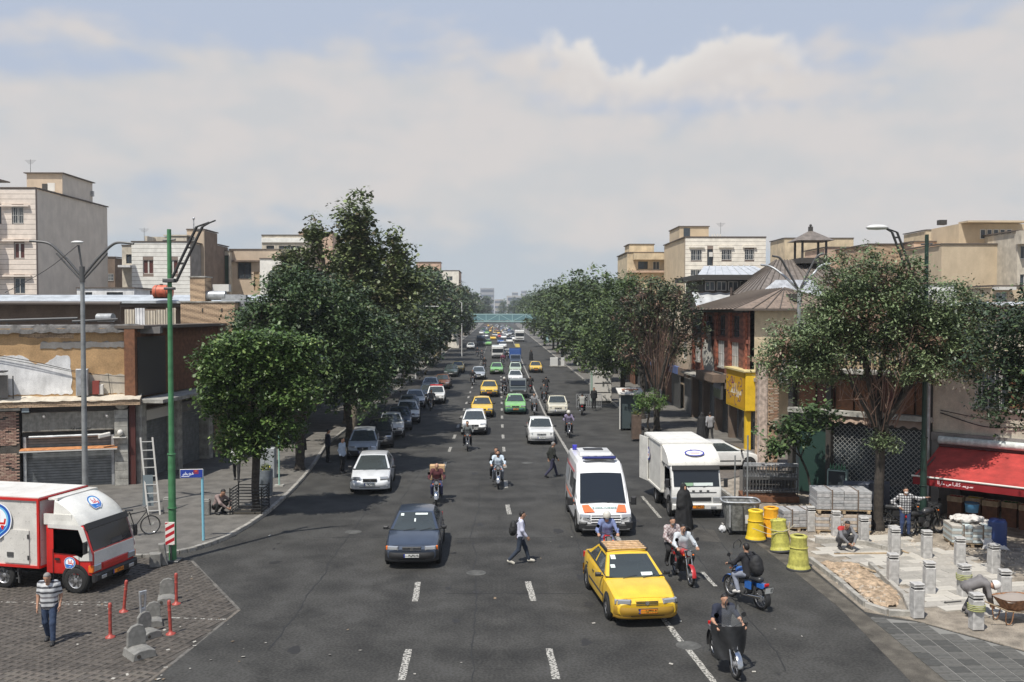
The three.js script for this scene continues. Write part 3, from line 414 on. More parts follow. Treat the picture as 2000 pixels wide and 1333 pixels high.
{ // market hall and corner shop on the shaded side
  const hall = thing('market_hall', 'long low market building with pale metal roof edge and brown wall', 'building', [0, 0, -58]); const xa = P(-90, 609, 58).x, xb = P(524, 609, 58).x;
  b_().box((xa + xb) / 2, 4.1, -6.2, xb - xa, 8.2, 12).build('wall', M.brownWall, hall); b_().patch((u, v) => V(lerp(xa, xb + 0.4, u), lerp(8.52, 8.95, v), lerp(0.7, -1.8, v)), 20, 2).box((xa + xb + 0.4) / 2, 8.47, 0.72, xb - xa + 0.4, 0.14, 0.05).box((xa + xb) / 2, 8.55, -7, xb - xa + 0.4, 0.1, 11).build('metal_roof', M.sheet, hall); b_().box((xa + xb) / 2, 8.3, 0.3, xb - xa, 0.2, 0.5).build('fascia', M.coping, hall);
  for (let i = 0; i < 9; i++) b_().box(lerp(xa, xb, (i + 0.5) / 9), 7.6, -0.1, 0.12, 1.5, 0.3).build('pier', M.greyWall, hall);
  const X = (px, z) => P(px, 609, z).x, Y = (py, z) => P(100, py, z).y;
  { // brick outbuilding with chimney block
    const t = thing('brick_outbuilding', 'tan brick outbuilding with square chimney above the market roof', 'building', [X(352, 52), 0, -52]), w = X(458, 52) - X(352, 52), h = Y(591, 52); b_().box(w / 2, h / 2, -2.5, w, h, 5).build('wall', M.brickTan, t); b_().box(w / 2, h + 0.03, -2.5, w + 0.12, 0.07, 5.1).build('coping', M.concrete, t); b_().box(0.68, h + 0.7, -1.4, 0.82, 1.42, 1.2).build('chimney', M.brickTan, t); b_().box(0.68, h + 1.43, -1.4, 0.95, 0.07, 1.3).build('chimney_cap', M.concrete, t); for (const x of [1.2, 2.25]) b_().box(x, h - 0.42, 0.005, 0.08, 0.2, 0.03).build('slot', M.hole, t); }
  { // white corrugated fence
    const t = thing('sheet_fence', 'white corrugated sheet fence on the flat roof', 'fence', [X(243, 50), Y(642, 50), -50]), w = X(344, 50) - X(243, 50); let x = 0; for (let i = 0; i < 5; i++) { const ww = w / 5 - 0.03, hh = 1.0 + 0.08 * Math.sin(i * 2); b_().patch((u, v) => V(x + u * ww, v * hh, 0.03 * Math.sin(u * ww * 40)), 48, 1).build('sheet', i === 1 ? M.whitewash : M.offwhite, t); x += w / 5; } b_().box(w / 2, 0.98, -0.06, w, 0.08, 0.05).box(w / 2, 0.3, -0.06, w, 0.06, 0.05).build('rail', M.brownWall, t); }
  { const p = [X(316, 57), 0, -57.2], y = Y(583, 57) , t = thing('water_tank', 'orange cylindrical water tank lying on the metal roof', 'tank', [p[0], y, p[2]]), r = 0.4; b_().lathe([[0.001, -0.58], [r * 0.8, -0.55], [r, -0.45], [r, 0.45], [r * 0.8, 0.55], [0.001, 0.58]], 20, 0, r, 0, 0, 0, Math.PI / 2).build('barrel', mt(0.5, 0.115, 0.06, 0.5, { map: grime(93, 0.25), size: 1 }), t); for (const x of [-0.3, 0.3]) b_().torus(x, r, 0, r + 0.005, 0.015, 24, 'x', 5).build('hoop', M.coping, t); b_().disc(-0.1, 2 * r + 0.03, 0, 0.1, 0.08, 12, 'y').build('cap', M.coping, t); b_().box(0, 0.02, 0, 1, 0.06, 0.5).build('cradle', M.iron, t); }
  { const t = thing('air_duct', 'bent galvanised air duct on the brick outbuilding roof', 'duct', [X(400, 53), Y(592, 53), -53.5]); b_().bar(V(-0.1, 0.42, 0.3), V(1.1, 0.42, 0.3), 0.26, 0.26, 16).box(1.45, 0.3, 0.3, 1.1, 0.34, 0.4).box(2.1, -0.3, 0.35, 0.36, 1.5, 0.4).build('duct_run', M.galv, t); b_().box(-0.35, 0.3, 0.25, 0.5, 0.7, 0.6).build('fan_housing', M.greyWall, t); b_().box(0.75, 0.85, -0.2, 0.9, 0.4, 0.5).build('cooler', M.frameW, t); }
  // corner shop: local x runs along the angled front to the street corner at x=9
  const th = 0.27, t = thing('corner_shop', 'two storey corner shop with peeling ochre plaster and roller shutter', 'building', [-16.4 - 9 * Math.cos(th), 0, -42.9 + 9 * Math.sin(th)], th);
  const Wd = 9, H = 7.15; b_().box(Wd / 2 - 1, 5.6, -0.7, Wd + 2, 3.1, 0.6).build('upper_wall', M.ochre, t); b_().box(Wd / 2 - 1, 1.9, -0.6, Wd + 2, 3.8, 0.5).build('ground_wall', M.greyWall, t);
  // side along the street, in its own turned part
  const sd = new THREE.Group(); sd.name = 'street_side'; t.add(sd); { const c = Math.cos(th), s = Math.sin(th), ang = Math.atan2(-(-58 + 42.9), 1.8); sd.position.set(9, 0, 0); sd.rotation.y = ang - th; const L = 15.2; b_().box(L / 2, 5.55, -0.3, L, 3.1, 0.5).build('upper_wall', M.wood, sd); b_().box(L / 2, 3.85, 0.3, L, 0.16, 1.9).build('canopy', M.concrete, sd); b_().box(L / 2, 1.9, -0.6, L, 3.8, 0.4).build('back_wall', M.brownWall, sd);
    for (let i = 0; i < 5; i++) b_().cbox(0.3 + i * 3.6, 1.9, -0.1, 0.5, 3.8, 0.6, 0.02).build('pillar', M.concrete, sd);
    for (let i = 0; i < 4; i++) { const x = 0.6 + i * 3.6 + 0.15; for (let k = 0; k < 22; k++) b_().box(x + 1.4, 0.12 + k * 0.125, -0.36 + (i % 2) * 0.05, 2.8, 0.11, 0.03).build('shutter_slat', M.shutter, sd); b_().cbox(x + 1.4, 3.1, -0.2, 3.1, 0.5, 0.3, 0.02).build('shop_sign', [M.frameW, M.greyWall, M.brownWall, M.frameW][i], sd); }
    for (let i = 0; i < 4; i++) { const x = 1.2 + i * 3.5; addWindow(sd, x, 4.7, 1.5, 1.5, { frame: M.frameD, mull: 2 }); } b_().box(L / 2, 7.2, -0.3, L, 0.14, 1.4).build('roof_edge', M.coping, sd); b_().box(1.5, 5.4, 0.0, 2.6, 2.7, 0.06).build('sheet_cladding', M.frameD, sd); }
  b_().box(3.5, 7.05, -5, 13, 0.3, 9).build('roof', M.greyWall, t);
  // sagging felt edge on top
  b_().patch((u, v) => { const x = lerp(-2, 9.15, u); return V(x, 7.2 + 0.1 * Math.sin(v * 3.1) + fbm2(x * 1.3, 3, 3) * 0.12 - (v > 0.5 ? (v - 0.5) * 0.5 : 0), lerp(-0.9, -0.22, v)); }, 60, 6, true).build('roofing_felt', mt(0.09, 0.085, 0.08, 0.9, { map: grime(94, 0.5), size: 1 }), t);
  for (const [x, y, l] of [[6.2, 7.45, 1.9], [3, 7.5, 3.4]]) b_().bar(V(x, y, -1.2), V(x + l, y + 0.1, -1.4), 0.06, 0.06, 10).build('pipe', M.steel, t); b_().bar(V(7.2, 7.62, -1.9), V(7.9, 7.62, -1.5), 0.2, 0.2, 14).build('flue_pipe', M.galv, t); b_().box(3.6, 7.8, -2.6, 9, 0.9, 0.1).build('rear_wall', M.brownWall, t); b_().box(3.4, 8.3, -2.2, 9.5, 0.06, 0.9, 0, 0.1).build('lean_to_sheet', M.coping, t);
  // plaster patches with ragged outlines
  const rag = (pts, z, m, n) => { const out = []; pts.forEach((p, i) => { const q = pts[(i + 1) % pts.length], L = Math.hypot(q[0] - p[0], q[1] - p[1]), k = Math.max(1, Math.round(L / 0.12)); for (let j = 0; j < k; j++) out.push([lerp(p[0], q[0], j / k) + rr(-0.04, 0.04), lerp(p[1], q[1], j / k) + rr(-0.04, 0.04)]); }); return b_().slab(out, z, 0.02).build(n, m, t); };
  rag([[2.6, 4.25], [6.3, 4.2], [6.2, 5.9], [5.7, 5.95], [5.2, 5.6], [4.7, 5.6], [4.3, 5.95], [2.6, 5.95]], -0.385, M.whitewash, 'plaster_patch'); rag([[6.5, 4.2], [8.95, 4.2], [8.95, 5.05], [6.5, 5.1]], -0.386, M.offwhite, 'plaster_patch'); rag([[-2.4, 4.2], [2.5, 4.2], [2.5, 5.9], [-2.4, 6.0]], -0.386, M.whitewash, 'plaster_patch');
  rag([[5.0, 6.25], [8.98, 6.3], [8.98, 6.55], [5.0, 6.55]], -0.37, M.greyWall, 'render_band'); rag([[4.2, 6.75], [6.4, 6.72], [6.4, 6.95], [4.2, 6.95]], -0.38, M.brickTan, 'bare_brick');
  b_().patch((u, v) => { const x = lerp(-2, 9.2, u); return V(x, lerp(4.14, 3.98, v) + fbm2(x * 1.1, v * 2, 3) * 0.07, lerp(-0.4, 0.62, v)); }, 50, 6, true).build('ledge_render', M.offwhite, t); b_().box(3.6, 3.86, 0.1, 11.2, 0.24, 0.95).build('ledge', M.brickTan, t);
  b_().cbox(6.75, 4.75, -0.15, 0.5, 1.2, 0.4, 0.03).build('meter_cabinet', M.galv, t); b_().box(7.3, 4.5, -0.2, 0.28, 0.6, 0.25).build('red_crate', mt(0.24, 0.05, 0.04, 0.8), t); b_().cbox(7.5, 4.4, -0.22, 0.22, 0.45, 0.22, 0.02).build('cooler_box', M.frameW, t);
  const wires = b_().tube([V(2.2, 6.2, -0.3), V(4.5, 5.75, -0.28), V(6.9, 5.15, -0.26), V(8.9, 4.9, -0.28)], 0.014, 4, 40).tube([V(2.3, 6.1, -0.3), V(4.7, 5.6, -0.28), V(6.9, 5.08, -0.26)], 0.012, 4, 30).tube([V(7.8, 5.1, -0.3), V(7.85, 4.6, -0.3), V(7.9, 4.15, -0.3)], 0.012, 4); wires.build('cables', M.iron, t);
  const mast = b_().bar(V(3.45, 4.1, 0.3), V(3.45, 5.7, 0.3), 0.03).bar(V(4.0, 4.1, 0.1), V(4.0, 5.1, 0.1), 0.025).box(3.2, 5.3, 0.2, 1.1, 0.05, 0.9); mast.build('ledge_frame', M.iron, t); b_().box(2.9, 4.62, -0.1, 1.7, 1.0, 0.2).build('sheet_panel', M.greyWall, t);
  // shop front: sign, tube light, awning rail, shutter slats, pillar of bricks, stone post
  b_().cbox(6.3, 3.05, 0.12, 3.9, 0.86, 0.16, 0.02).build('sign_board', mt(0.26, 0.25, 0.22, 0.7, { map: streak(95, 0.4), size: 1.4 }), t);
  print('sign_lettering', 1.9, 0.22, canvas(512, 64, (c) => { c.clearRect(0, 0, 512, 64); c.fillStyle = '#222'; farsi(c, 'فروش مصنوعی ایران'.replace(/[فعص]/g, 'س'), 505, 44, 34, 0.12); }), t, V(6.2, 2.75, 0.206), 0, 0, { alpha: 1 });
  const fl = b_().cbox(4.55, 3.62, 0.42, 0.36, 0.3, 0.14, 0.02, 0, -0.2).build('floodlight', M.black, t); b_().box(4.55, 3.63, 0.5, 0.28, 0.2, 0.012, 0, -0.2).build('lens', M.paneLight, fl);
  for (const [x, y] of [[5.2, 3.35], [7.75, 3.3]]) b_().bar(V(x, y, 0.2), V(x + 0.08, y - 0.06, 0.46), 0.05, 0.05, 10).build('camera', M.frameW, t); b_().cbox(7.7, 2.42, 0.5, 0.5, 0.18, 0.22, 0.03, 0.35, 0, 0.15).build('camera_housing', M.frameW, t); b_().ball(8.35, 2.5, 0.4, 0.13, 0.14, 0.13).build('dome_camera', M.frameW, t); b_().box(8.3, 2.28, 0.25, 0.6, 0.03, 0.5).build('camera_bracket', M.frameW, t);
  b_().bar(V(4.6, 2.38, 0.12), V(7.5, 2.4, 0.12), 0.07, 0.07, 10).build('shutter_roll', M.galv, t); b_().box(6.25, 1.86, 0.3, 3.95, 0.05, 0.42, 0, 0.15).build('awning_rail', mt(0.5, 0.22, 0.09, 0.6, { map: grime(96, 0.3), size: 1 }), t); b_().box(6.25, 1.8, 0.5, 3.95, 0.06, 0.03).build('awning_edge', M.frameW, t);
  for (let k = 0; k < 20; k++) { b_().box(6.2, 0.06 + k * 0.12, -0.1, 3.5, 0.105, 0.04, 0, 0.12).build('shutter_slat', M.shutter, t); } for (const x of [4.42, 8.0]) b_().box(x, 1.2, 0.0, 0.12, 2.4, 0.2).build('shutter_guide', M.galv, t);
  for (let k = 0; k < 9; k++) b_().cbox(8.38, 0.2 + k * 0.39, 0.0, 0.56, 0.38, 0.6, 0.012).build('stone_block', M.concrete, t); b_().ball(8.4, 3.75, 0.15, 0.3, 0.26, 0.3).build('post_cap', M.concrete, t); b_().box(8.83, 1.9, -0.05, 0.26, 3.7, 0.5).build('red_jamb', mt(0.09, 0.025, 0.02, 0.7), t);
  const bg = b_().cbox(0, 0, 0, 0.2, 0.058, 0.1, 0.004).geo(), bms = [mt(0.36, 0.23, 0.18, 0.9), mt(0.42, 0.3, 0.23, 0.9), mt(0.3, 0.18, 0.14, 0.9)], pl = b_().box(3.6, 1.8, -0.02, 1.3, 3.6, 0.5).build('brick_pillar', M.cobJoint, t); let nb = 0;
  for (let r = 0; r < 44; r++) for (let k = 0; k < 6; k++) { const y = 0.5 + r * 0.07, x = 3.08 + k * 0.212 + (r % 2) * 0.1; if (x > 4.2 || (y > 1.75 && y < 2.05) || R() < 0.04) continue; const o = mesh('brick', bg, bms[Math.floor(R() * 3)], pl); o.position.set(x, y, 0.2 + rr(-0.012, 0.012)); o.rotation.z = rr(-0.02, 0.02); }
  b_().cbox(3.6, 3.7, 0.1, 1.5, 0.2, 0.8, 0.04).build('pillar_cap', M.concrete, t); b_().patch((u, v) => V(lerp(2.9, 4.3, u), 3.85 + 0.12 * Math.sin(u * 9) * Math.sin(v * 5) + fbm2(u * 4, v * 4, 2) * 0.1, lerp(-0.3, 0.6, v)), 14, 8, true).build('rubble_top', M.brickTan, t);
}
{ // right skyline
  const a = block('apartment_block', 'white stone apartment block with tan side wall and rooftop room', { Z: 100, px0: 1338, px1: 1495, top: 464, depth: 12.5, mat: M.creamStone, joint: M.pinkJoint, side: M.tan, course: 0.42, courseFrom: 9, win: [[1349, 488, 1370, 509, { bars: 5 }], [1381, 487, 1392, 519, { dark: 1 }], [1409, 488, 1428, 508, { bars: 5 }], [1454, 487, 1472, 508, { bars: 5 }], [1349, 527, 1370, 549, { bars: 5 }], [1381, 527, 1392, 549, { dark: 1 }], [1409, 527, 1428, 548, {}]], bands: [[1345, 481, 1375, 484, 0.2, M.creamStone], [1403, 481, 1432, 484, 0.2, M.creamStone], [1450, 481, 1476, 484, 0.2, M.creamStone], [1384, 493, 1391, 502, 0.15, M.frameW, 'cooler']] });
  const ph = b_().box(1.6, a.h + 0.3, -6.3, 3.2, 2.2, 6).build('rooftop_room', M.tan, a.t); b_().box(1.6, a.h + 1.45, -6.3, 3.4, 0.1, 6.2).build('roof_slab', M.coping, ph); b_().box(0.8, a.h + 0.7, -3.28, 0.7, 1.1, 0.03).build('window', M.pane, ph); aerial(a.t, 4.2, a.h, -2, 1.8); for (let i = 0; i < 4; i++) b_().bar(V(3.2 + i * 0.28, a.h, -1.5), V(3.2 + i * 0.28, a.h + 0.5, -1.5), 0.06).build('vent', M.frameW, a.t); b_().box(8.3, a.h - 1.9, -0.4, 0.4, 0.5, 0.6).build('cooler', M.frameW, a.t);
  block('apartment_block', 'cream apartment house with rooftop plants and balcony', { Z: 114, px0: 1225, px1: 1300, top: 494, depth: 9, mat: M.cream, win: [[1246, 511, 1265, 526, { mull: 2, frame: M.frameD }], [1275, 511, 1288, 527, {}]], bands: [[1236, 496, 1300, 508, 0.9, M.cream, 'balcony'], [1225, 529, 1300, 533, 0.5, M.peach]] }); block('house', 'cream rooftop hut above the balcony house', { Z: 117, px0: 1229, px1: 1277, top: 478, depth: 4, mat: M.cream });
  { // low house with silver roof and glazed room
    const Z = 74, t = thing('glazed_house', 'old house with silver sheet roof, dark eaves and glazed upper room', 'building', [0, 0, -Z]), X = (p) => P(p, 609, Z).x, Y = (p) => P(1430, p, Z).y, x0 = X(1362), x1 = X(1505);
    b_().box((x0 + x1) / 2, Y(570) / 2, -4, x1 - x0 - 0.8, Y(570), 8).build('wall', M.brownWall, t); b_().box((x0 + x1) / 2, (Y(570) + Y(547)) / 2, -3.6, x1 - x0 - 1, Y(547) - Y(570), 7).build('upper_wall', M.frameD, t);
    b_().box((x0 + x1) / 2, Y(543), -3.4, x1 - x0 + 0.6, 0.4, 9).build('eaves', M.frameD, t); const rf = b_().patch((u, v) => V(lerp(lerp(x0 - 0.2, x0 + 1.2, v), lerp(x1 + 0.2, x1 - 0.4, v), u), lerp(Y(541) + 0.05, Y(516), v), lerp(0.9, -3.2, v)), 12, 4).build('sheet_roof', M.roofSilver, t); const rb = b_(); for (let i = 1; i < 9; i++) { const u = i / 9, f = (v) => V(lerp(lerp(x0 - 0.2, x0 + 1.2, v), lerp(x1 + 0.2, x1 - 0.4, v), u), lerp(Y(541) + 0.09, Y(516) + 0.04, v), lerp(0.9, -3.2, v)); rb.bar(f(0), f(1), 0.03, 0.03, 5); } rb.build('seams', M.sheet, rf);
    for (let i = 0; i < 5; i++) { const w = (x1 - x0 - 1.2) / 5; addWindow(t, x0 + 0.6 + i * w, Y(568), w - 0.15, Y(550) - Y(568), { mull: 1 }).position.z = 0.12; }
    b_().patch((u, v) => V(lerp(X(1350), X(1425), u), lerp(Y(606), Y(572), v) + 0.05 * Math.sin(u * 20), lerp(2.5, 0.3, v)), 30, 4).build('lower_roof', M.roofSilver, t); b_().box(X(1388), Y(606) / 2, 1.2, X(1425) - X(1350), Y(606), 2.2).build('lower_wall', M.greyWall, t);
    for (const p of [1419, 1446, 1466]) b_().bar(V(X(p), Y(590), 1.4), V(X(p) + 0.05, Y(563), 1.4), 0.1, 0.1, 10).build('stove_pipe', mt(0.07, 0.05, 0.04, 0.8), t); b_().box(X(1485), Y(575), 0.6, 2.6, 1.2, 0.4).build('plaster_wall', M.brickTan, t);
  }
  { // cupola house
    const Z = 66, t = thing('cupola_house', 'house with brown sheet roof and open lantern cupola', 'building', [0, 0, -Z]), X = (p) => P(p, 609, Z).x, Y = (p) => P(1600, p, Z).y, ex0 = X(1478), ex1 = X(1725), yE = Y(572), yR = Y(500), rx0 = X(1560), rx1 = X(1640), hip = (u0, u1) => 0;
    b_().box((ex0 + ex1) / 2, yE / 2, -5.5, ex1 - ex0 - 1, yE, 9.5).build('wall', M.greyWall, t); const A = V(ex0, yE, 0.3), Bq = V(ex1, yE, 0.3), C = V(ex1, yE, -11.5), D = V(ex0, yE, -11.5), E = V(rx0, yR, -5.4), F = V(rx1, yR, -5.4), pt = (a, b, c, d) => (u, v) => a.clone().lerp(b, u).lerp(d.clone().lerp(c, u), v);
    const rf = b_().patch(pt(A, Bq, F, E), 16, 6).patch(pt(D, A, E, E), 10, 6).patch(pt(Bq, C, F, F), 10, 6).patch(pt(C, D, E, F), 10, 6).build('hip_roof', M.roofBrown, t); const sm = b_(); for (let i = 0; i <= 14; i++) { const u = i / 14, a = A.clone().lerp(Bq, u), b = E.clone().lerp(F, u); sm.bar(a.add(V(0, 0.04, 0.02)), b.add(V(0, 0.04, 0)), 0.035, 0.035, 5); } for (let i = 1; i < 10; i++) sm.bar(D.clone().lerp(A, i / 10).add(V(-0.02, 0.04, 0)), E.clone().add(V(0, 0.04, 0)), 0.03, 0.03, 5); sm.build('seams', M.coping, rf);
    b_().patch(pt(V(ex0 - 0.3, yE - 0.3, 0.9), V(X(1600), yE - 0.3, 1.2), V(X(1590), Y(547), 0), V(X(1515), Y(547), 0)), 8, 3).build('silver_apron', M.galv, t);
    const cz = -4.6, cx = P(1582, 609, Z - cz).x, cy = P(1582, 512, Z - cz).y, w = 1.1, cu = b_(); for (const sx of [-1, 1]) for (const sz of [-1, 1]) cu.box(cx + sx * w * 0.8, cy + 0.75, cz + sz * w * 0.8, 0.14, 1.6, 0.14); cu.box(cx, cy + 0.05, cz, w * 2, 0.4, w * 2).build('cupola_frame', M.frameD, t); const ct = b_().at(new THREE.ConeGeometry(w * 1.75, 0.85, 4), cx, cy + 1.95, cz, Math.PI / 4).build('cupola_roof', M.roofBrown, t); b_().box(cx, cy + 2.45, cz, 0.28, 0.35, 0.28).ball(cx, cy + 2.72, cz, 0.1).build('finial', M.frameD, ct);
    b_().box(X(1530), Y(590), 0.2, 2, 1.4, 0.2).build('brick_panel', M.brickTan, t);
  }
  block('house', 'cream house top behind the cupola', { Z: 118, px0: 1532, px1: 1666, top: 466, depth: 6, mat: M.cream }); block('house', 'pinkish house with brown balcony beside the cupola roof', { Z: 92, px0: 1612, px1: 1697, top: 484, depth: 6, mat: M.peach, win: [[1652, 502, 1693, 515, { mull: 4, frame: M.frameD }]], bands: [[1650, 487, 1697, 495, 0.5, mt(0.25, 0.1, 0.06, 0.9), 'balcony'], [1646, 496, 1697, 500, 0.7, M.coping]] });
  block('house', 'tan brick house behind the large silvery tree', { Z: 84, px0: 1696, px1: 1786, top: 478, depth: 8, mat: M.brickTan }); const pk = block('house', 'peach house with small window and wooden balcony', { Z: 82, px0: 1784, px1: 1842, top: 473, depth: 6, mat: M.peach, win: [[1816, 489, 1831, 507, { mull: 1, frame: M.frameW }]], bands: [[1808, 512, 1838, 527, 0.7, M.wood, 'balcony']] });
  block('house', 'cream house with long railing far behind', { Z: 112, px0: 1808, px1: 1886, top: 450, depth: 6, mat: M.cream, win: [[1842, 456, 1880, 468, { mull: 3 }]], bands: [[1790, 470, 1886, 475, 0.5, M.tan]] }); block('house', 'white painted low house behind the tree row', { Z: 62, px0: 1790, px1: 1870, top: 556, depth: 5, mat: M.whitewash, win: [[1795, 532, 1796, 533, { dark: 1 }]] });
  const tb = block('apartment_block', 'big blank tan apartment wall with rooftop terrace', { Z: 76, px0: 1838, px1: 1990, top: 478, depth: 11, mat: M.tan, win: [] }); b_().box(P(1945, 609, 76).x - P(1838, 609, 76).x + 1, tb.h + 0.9, -4.5, 6.2, 1.9, 5).build('upper_storey', M.tan, tb.t); for (let i = 0; i < 5; i++) addWindow(tb.t, 4.1 + i * 0.55, tb.h + 0.6, 0.45, 0.8, { mull: 0 }).position.z = -1.86; b_().box(5, tb.h + 1.95, -1.6, 5, 0.14, 1.6).build('terrace_roof', M.tan, tb.t); b_().cbox(1.4, tb.h + 2.05, -3, 0.6, 0.4, 0.6, 0.02).build('cooler', M.frameD, tb.t);
  block('apartment_block', 'pinkish apartment front with dark windows at the tan wall', { Z: 73, px0: 1986, px1: 2080, top: 452, depth: 9, mat: M.offwhite, win: [[1992, 480, 2010, 506, {}], [1992, 536, 2010, 560, {}]], bands: [[1982, 452, 2080, 478, 0.8, M.offwhite, 'bay']] }); block('house', 'small flat roofed annex with blue window under the tan wall', { Z: 60, px0: 1942, px1: 2040, top: 560, depth: 3, mat: M.tan, win: [[1946, 571, 1968, 590, { pane: M.paneLight }]], bands: [[1938, 561, 1975, 567, 0.6, M.frameW]] });
}
{ // brick shop house with cream gable wall and yellow sign, street side faces the avenue
  const X0 = 14.4, Z0 = 54.5, L = 15.5, t = thing('brick_shop_house', 'old red brick shop house with cream plaster gable and brown hip roof', 'building', [X0, 0, -Z0]);
  const Wd = 6.2, H = 8.05; b_().box(Wd / 2 + 0.1, H / 2, -0.15, Wd, H, 0.3).build('gable_wall', M.cream, t); b_().box(Wd / 2 + 0.3, H / 2 - 0.05, -L / 2, Wd - 0.4, H - 0.2, L - 0.5).build('core', M.brownWall, t);
  const f = new THREE.Group(); f.name = 'street_front'; f.rotation.y = -Math.PI / 2; t.add(f); // local x runs up the street, -? z faces the avenue
  f.position.set(0, 0, -L); // x from far to near
  const wins = []; for (let i = 0; i < 4; i++) wins.push([1.2 + i * 3.6, 4.35, 1.3, 1.75], [1.1 + i * 3.6, 6.35, 1.5, 1.3]);
  b_().slab([[0, 3.6], [L, 3.6], [L, H], [0, H]], 0, 0.35, wins.map(([x, y, a, b]) => [[x, y], [x + a, y], [x + a, y + b], [x, y + b]])).build('brick_wall', M.brickRed, f);
  wins.forEach(([x, y, a, b], i) => addWindow(f, x, y, a, b, i % 2 ? { frame: M.frameD, mull: 1, trans: 0.3 } : { bars: 6, frame: M.frameW, sill: M.concrete }));
  for (let i = 0; i <= 4; i++) b_().box(0.35 + i * 3.68, 5.8, 0.06, 0.5, 4.4, 0.16).build('pilaster', mt(0.26, 0.09, 0.055, 0.85, { map: brickTex, size: 2.4 }), f); b_().box(L / 2, 6.15, 0.05, L, 0.22, 0.14).build('string_course', mt(0.24, 0.08, 0.05, 0.85), f); b_().box(L / 2, 7.95, 0.15, L, 0.2, 0.4).build('cornice', M.frameD, f);
  for (let i = 0; i < 4; i++) { const x = 0.6 + i * 3.75; b_().box(x + 1.6, 1.5, -0.35, 3.1, 3.0, 0.1).build('shop_shutter', i % 2 ? M.shutter : M.greyWall, f); for (let k = 0; k < 18; k++) b_().box(x + 1.6, 0.2 + k * 0.16, -0.27, 3.0, 0.13, 0.03).build('shutter_slat', i % 2 ? M.shutter : M.steel, f); b_().box(x - 0.05, 1.8, -0.05, 0.4, 3.6, 0.5).build('pier', M.brownWall, f); }
  b_().box(L - 7, 3.7, 0.5, 5, 0.5, 1.1).build('canopy', M.brownWall, f); b_().box(3.4, 3.5, 0.45, 5, 0.12, 1.3).build('canopy', M.concrete, f); b_().box(L / 2 - 2, 3.35, 0.15, L - 5, 0.6, 0.2).build('shop_sign', M.brownWall, f);
  b_().patch((u, v) => V(lerp(5.4, 7.6, u), lerp(3.9, 6.0, v) - u * 0.6 * v, 0.3 + 0.2 * Math.sin(u * 4 + v * 3)), 10, 10).build('torn_tarpaulin', mt(0.3, 0.29, 0.26, 0.9), f); b_().cbox(6.4, 6.5, 0.25, 0.6, 1.5, 0.35, 0.1).build('hanging_cloth', M.black, f);
  // hip roof
  const A = V(-0.75, H, 0.7), Bq = V(Wd + 0.9, H, 0.7), C = V(Wd + 0.9, H, -L), D = V(-0.75, H, -L), E = V(3.1, 9.35, -3.4), F = V(3.3, 9.35, -L + 3), pt = (a, b, c, d) => (u, v) => a.clone().lerp(b, u).lerp(d.clone().lerp(c, u), v);
  const rf = b_().patch(pt(A, Bq, E, E), 12, 5).patch(pt(D, A, E, F), 12, 5).patch(pt(Bq, C, F, E), 12, 5).patch(pt(C, D, F, F), 8, 5).build('hip_roof', mt(0.2, 0.15, 0.115, 0.75, { map: streak(97, 0.4), size: 2 }), t), sm = b_(); for (let i = 1; i < 10; i++) sm.bar(A.clone().lerp(Bq, i / 10).add(V(0, 0.03, 0)), E.clone().add(V(0, 0.03, 0)), 0.035, 0.03, 5); for (let i = 1; i < 16; i++) sm.bar(D.clone().lerp(A, i / 16).add(V(0, 0.03, 0)), F.clone().lerp(E, i / 16).add(V(0, 0.03, 0)), 0.035, 0.03, 5); sm.build('seams', M.coping, rf); b_().box(3, 8.75, -1.2, 0.5, 0.4, 1.4).build('dormer', M.frameD, rf); b_().box(2.9, H - 0.03, 0.5, Wd + 1.5, 0.12, 0.4).build('eaves', M.coping, t);
  // cooler and blue tank on the low roof by the gable
  b_().box(3, 4.05, 1.4, 6, 0.2, 2.6).build('low_roof', M.concrete, t);
  { const s = thing('yellow_shop_sign', 'big yellow shop sign box with purple swirls on the brick house', 'sign', [13.95, 0, -53.4]); b_().cbox(0.35, 3.35, -2.2, 0.7, 2.2, 4.6, 0.03).build('sign_box', M.yellow, s); b_().cbox(0.35, 4.5, -2.2, 0.95, 0.1, 4.8, 0.02).build('sign_cap', mt(0.6, 0.5, 0.25, 0.6), s);
    print('sign_print', 4.3, 2.0, canvas(512, 256, (c) => { c.fillStyle = '#c99a10'; c.fillRect(0, 0, 512, 256); c.strokeStyle = '#5b3a6e'; c.lineWidth = 9; for (let i = 0; i < 16; i++) { const x = 30 + (i * 83) % 450, y = 40 + (i * 57) % 180; c.beginPath(); c.arc(x, y, 18 + (i % 4) * 6, 0.4 * i, 0.4 * i + 4.4); c.stroke(); } c.fillStyle = '#e6dcc8'; farsi(c, 'سYوا لباس'.replace('س', 'س'), 420, 160, 80, 0.14); c.fillStyle = '#7a2f5d'; farsi(c, 'مدل', 200, 90, 60, 0.14); }), s, V(-0.02, 3.35, -2.2), -Math.PI / 2);
    b_().cbox(0.25, 1.15, -0.4, 0.3, 2.3, 0.4, 0.02).build('yellow_post', M.yellow, s); b_().box(0.7, 1.1, -2.2, 0.1, 2.2, 3.6).build('shop_window', M.pane, s); }
  { const s = thing('framed_sign', 'framed blue grey picture sign beside the yellow sign', 'sign', [14.0, 3.2, -60.2]); b_().cbox(0, 0, 0, 0.14, 1.7, 2.2, 0.02).build('frame', M.steel, s); print('picture', 2.0, 1.5, canvas(128, 96, (c) => { c.fillStyle = '#6d7488'; c.fillRect(0, 0, 128, 96); c.fillStyle = '#5b664f'; c.fillRect(0, 60, 128, 36); c.fillStyle = '#8b8fa0'; for (let i = 0; i < 12; i++) c.fillRect(i * 11, 50 - (i * 37) % 26, 8, 20); }), s, V(-0.08, 0, 0), -Math.PI / 2); }
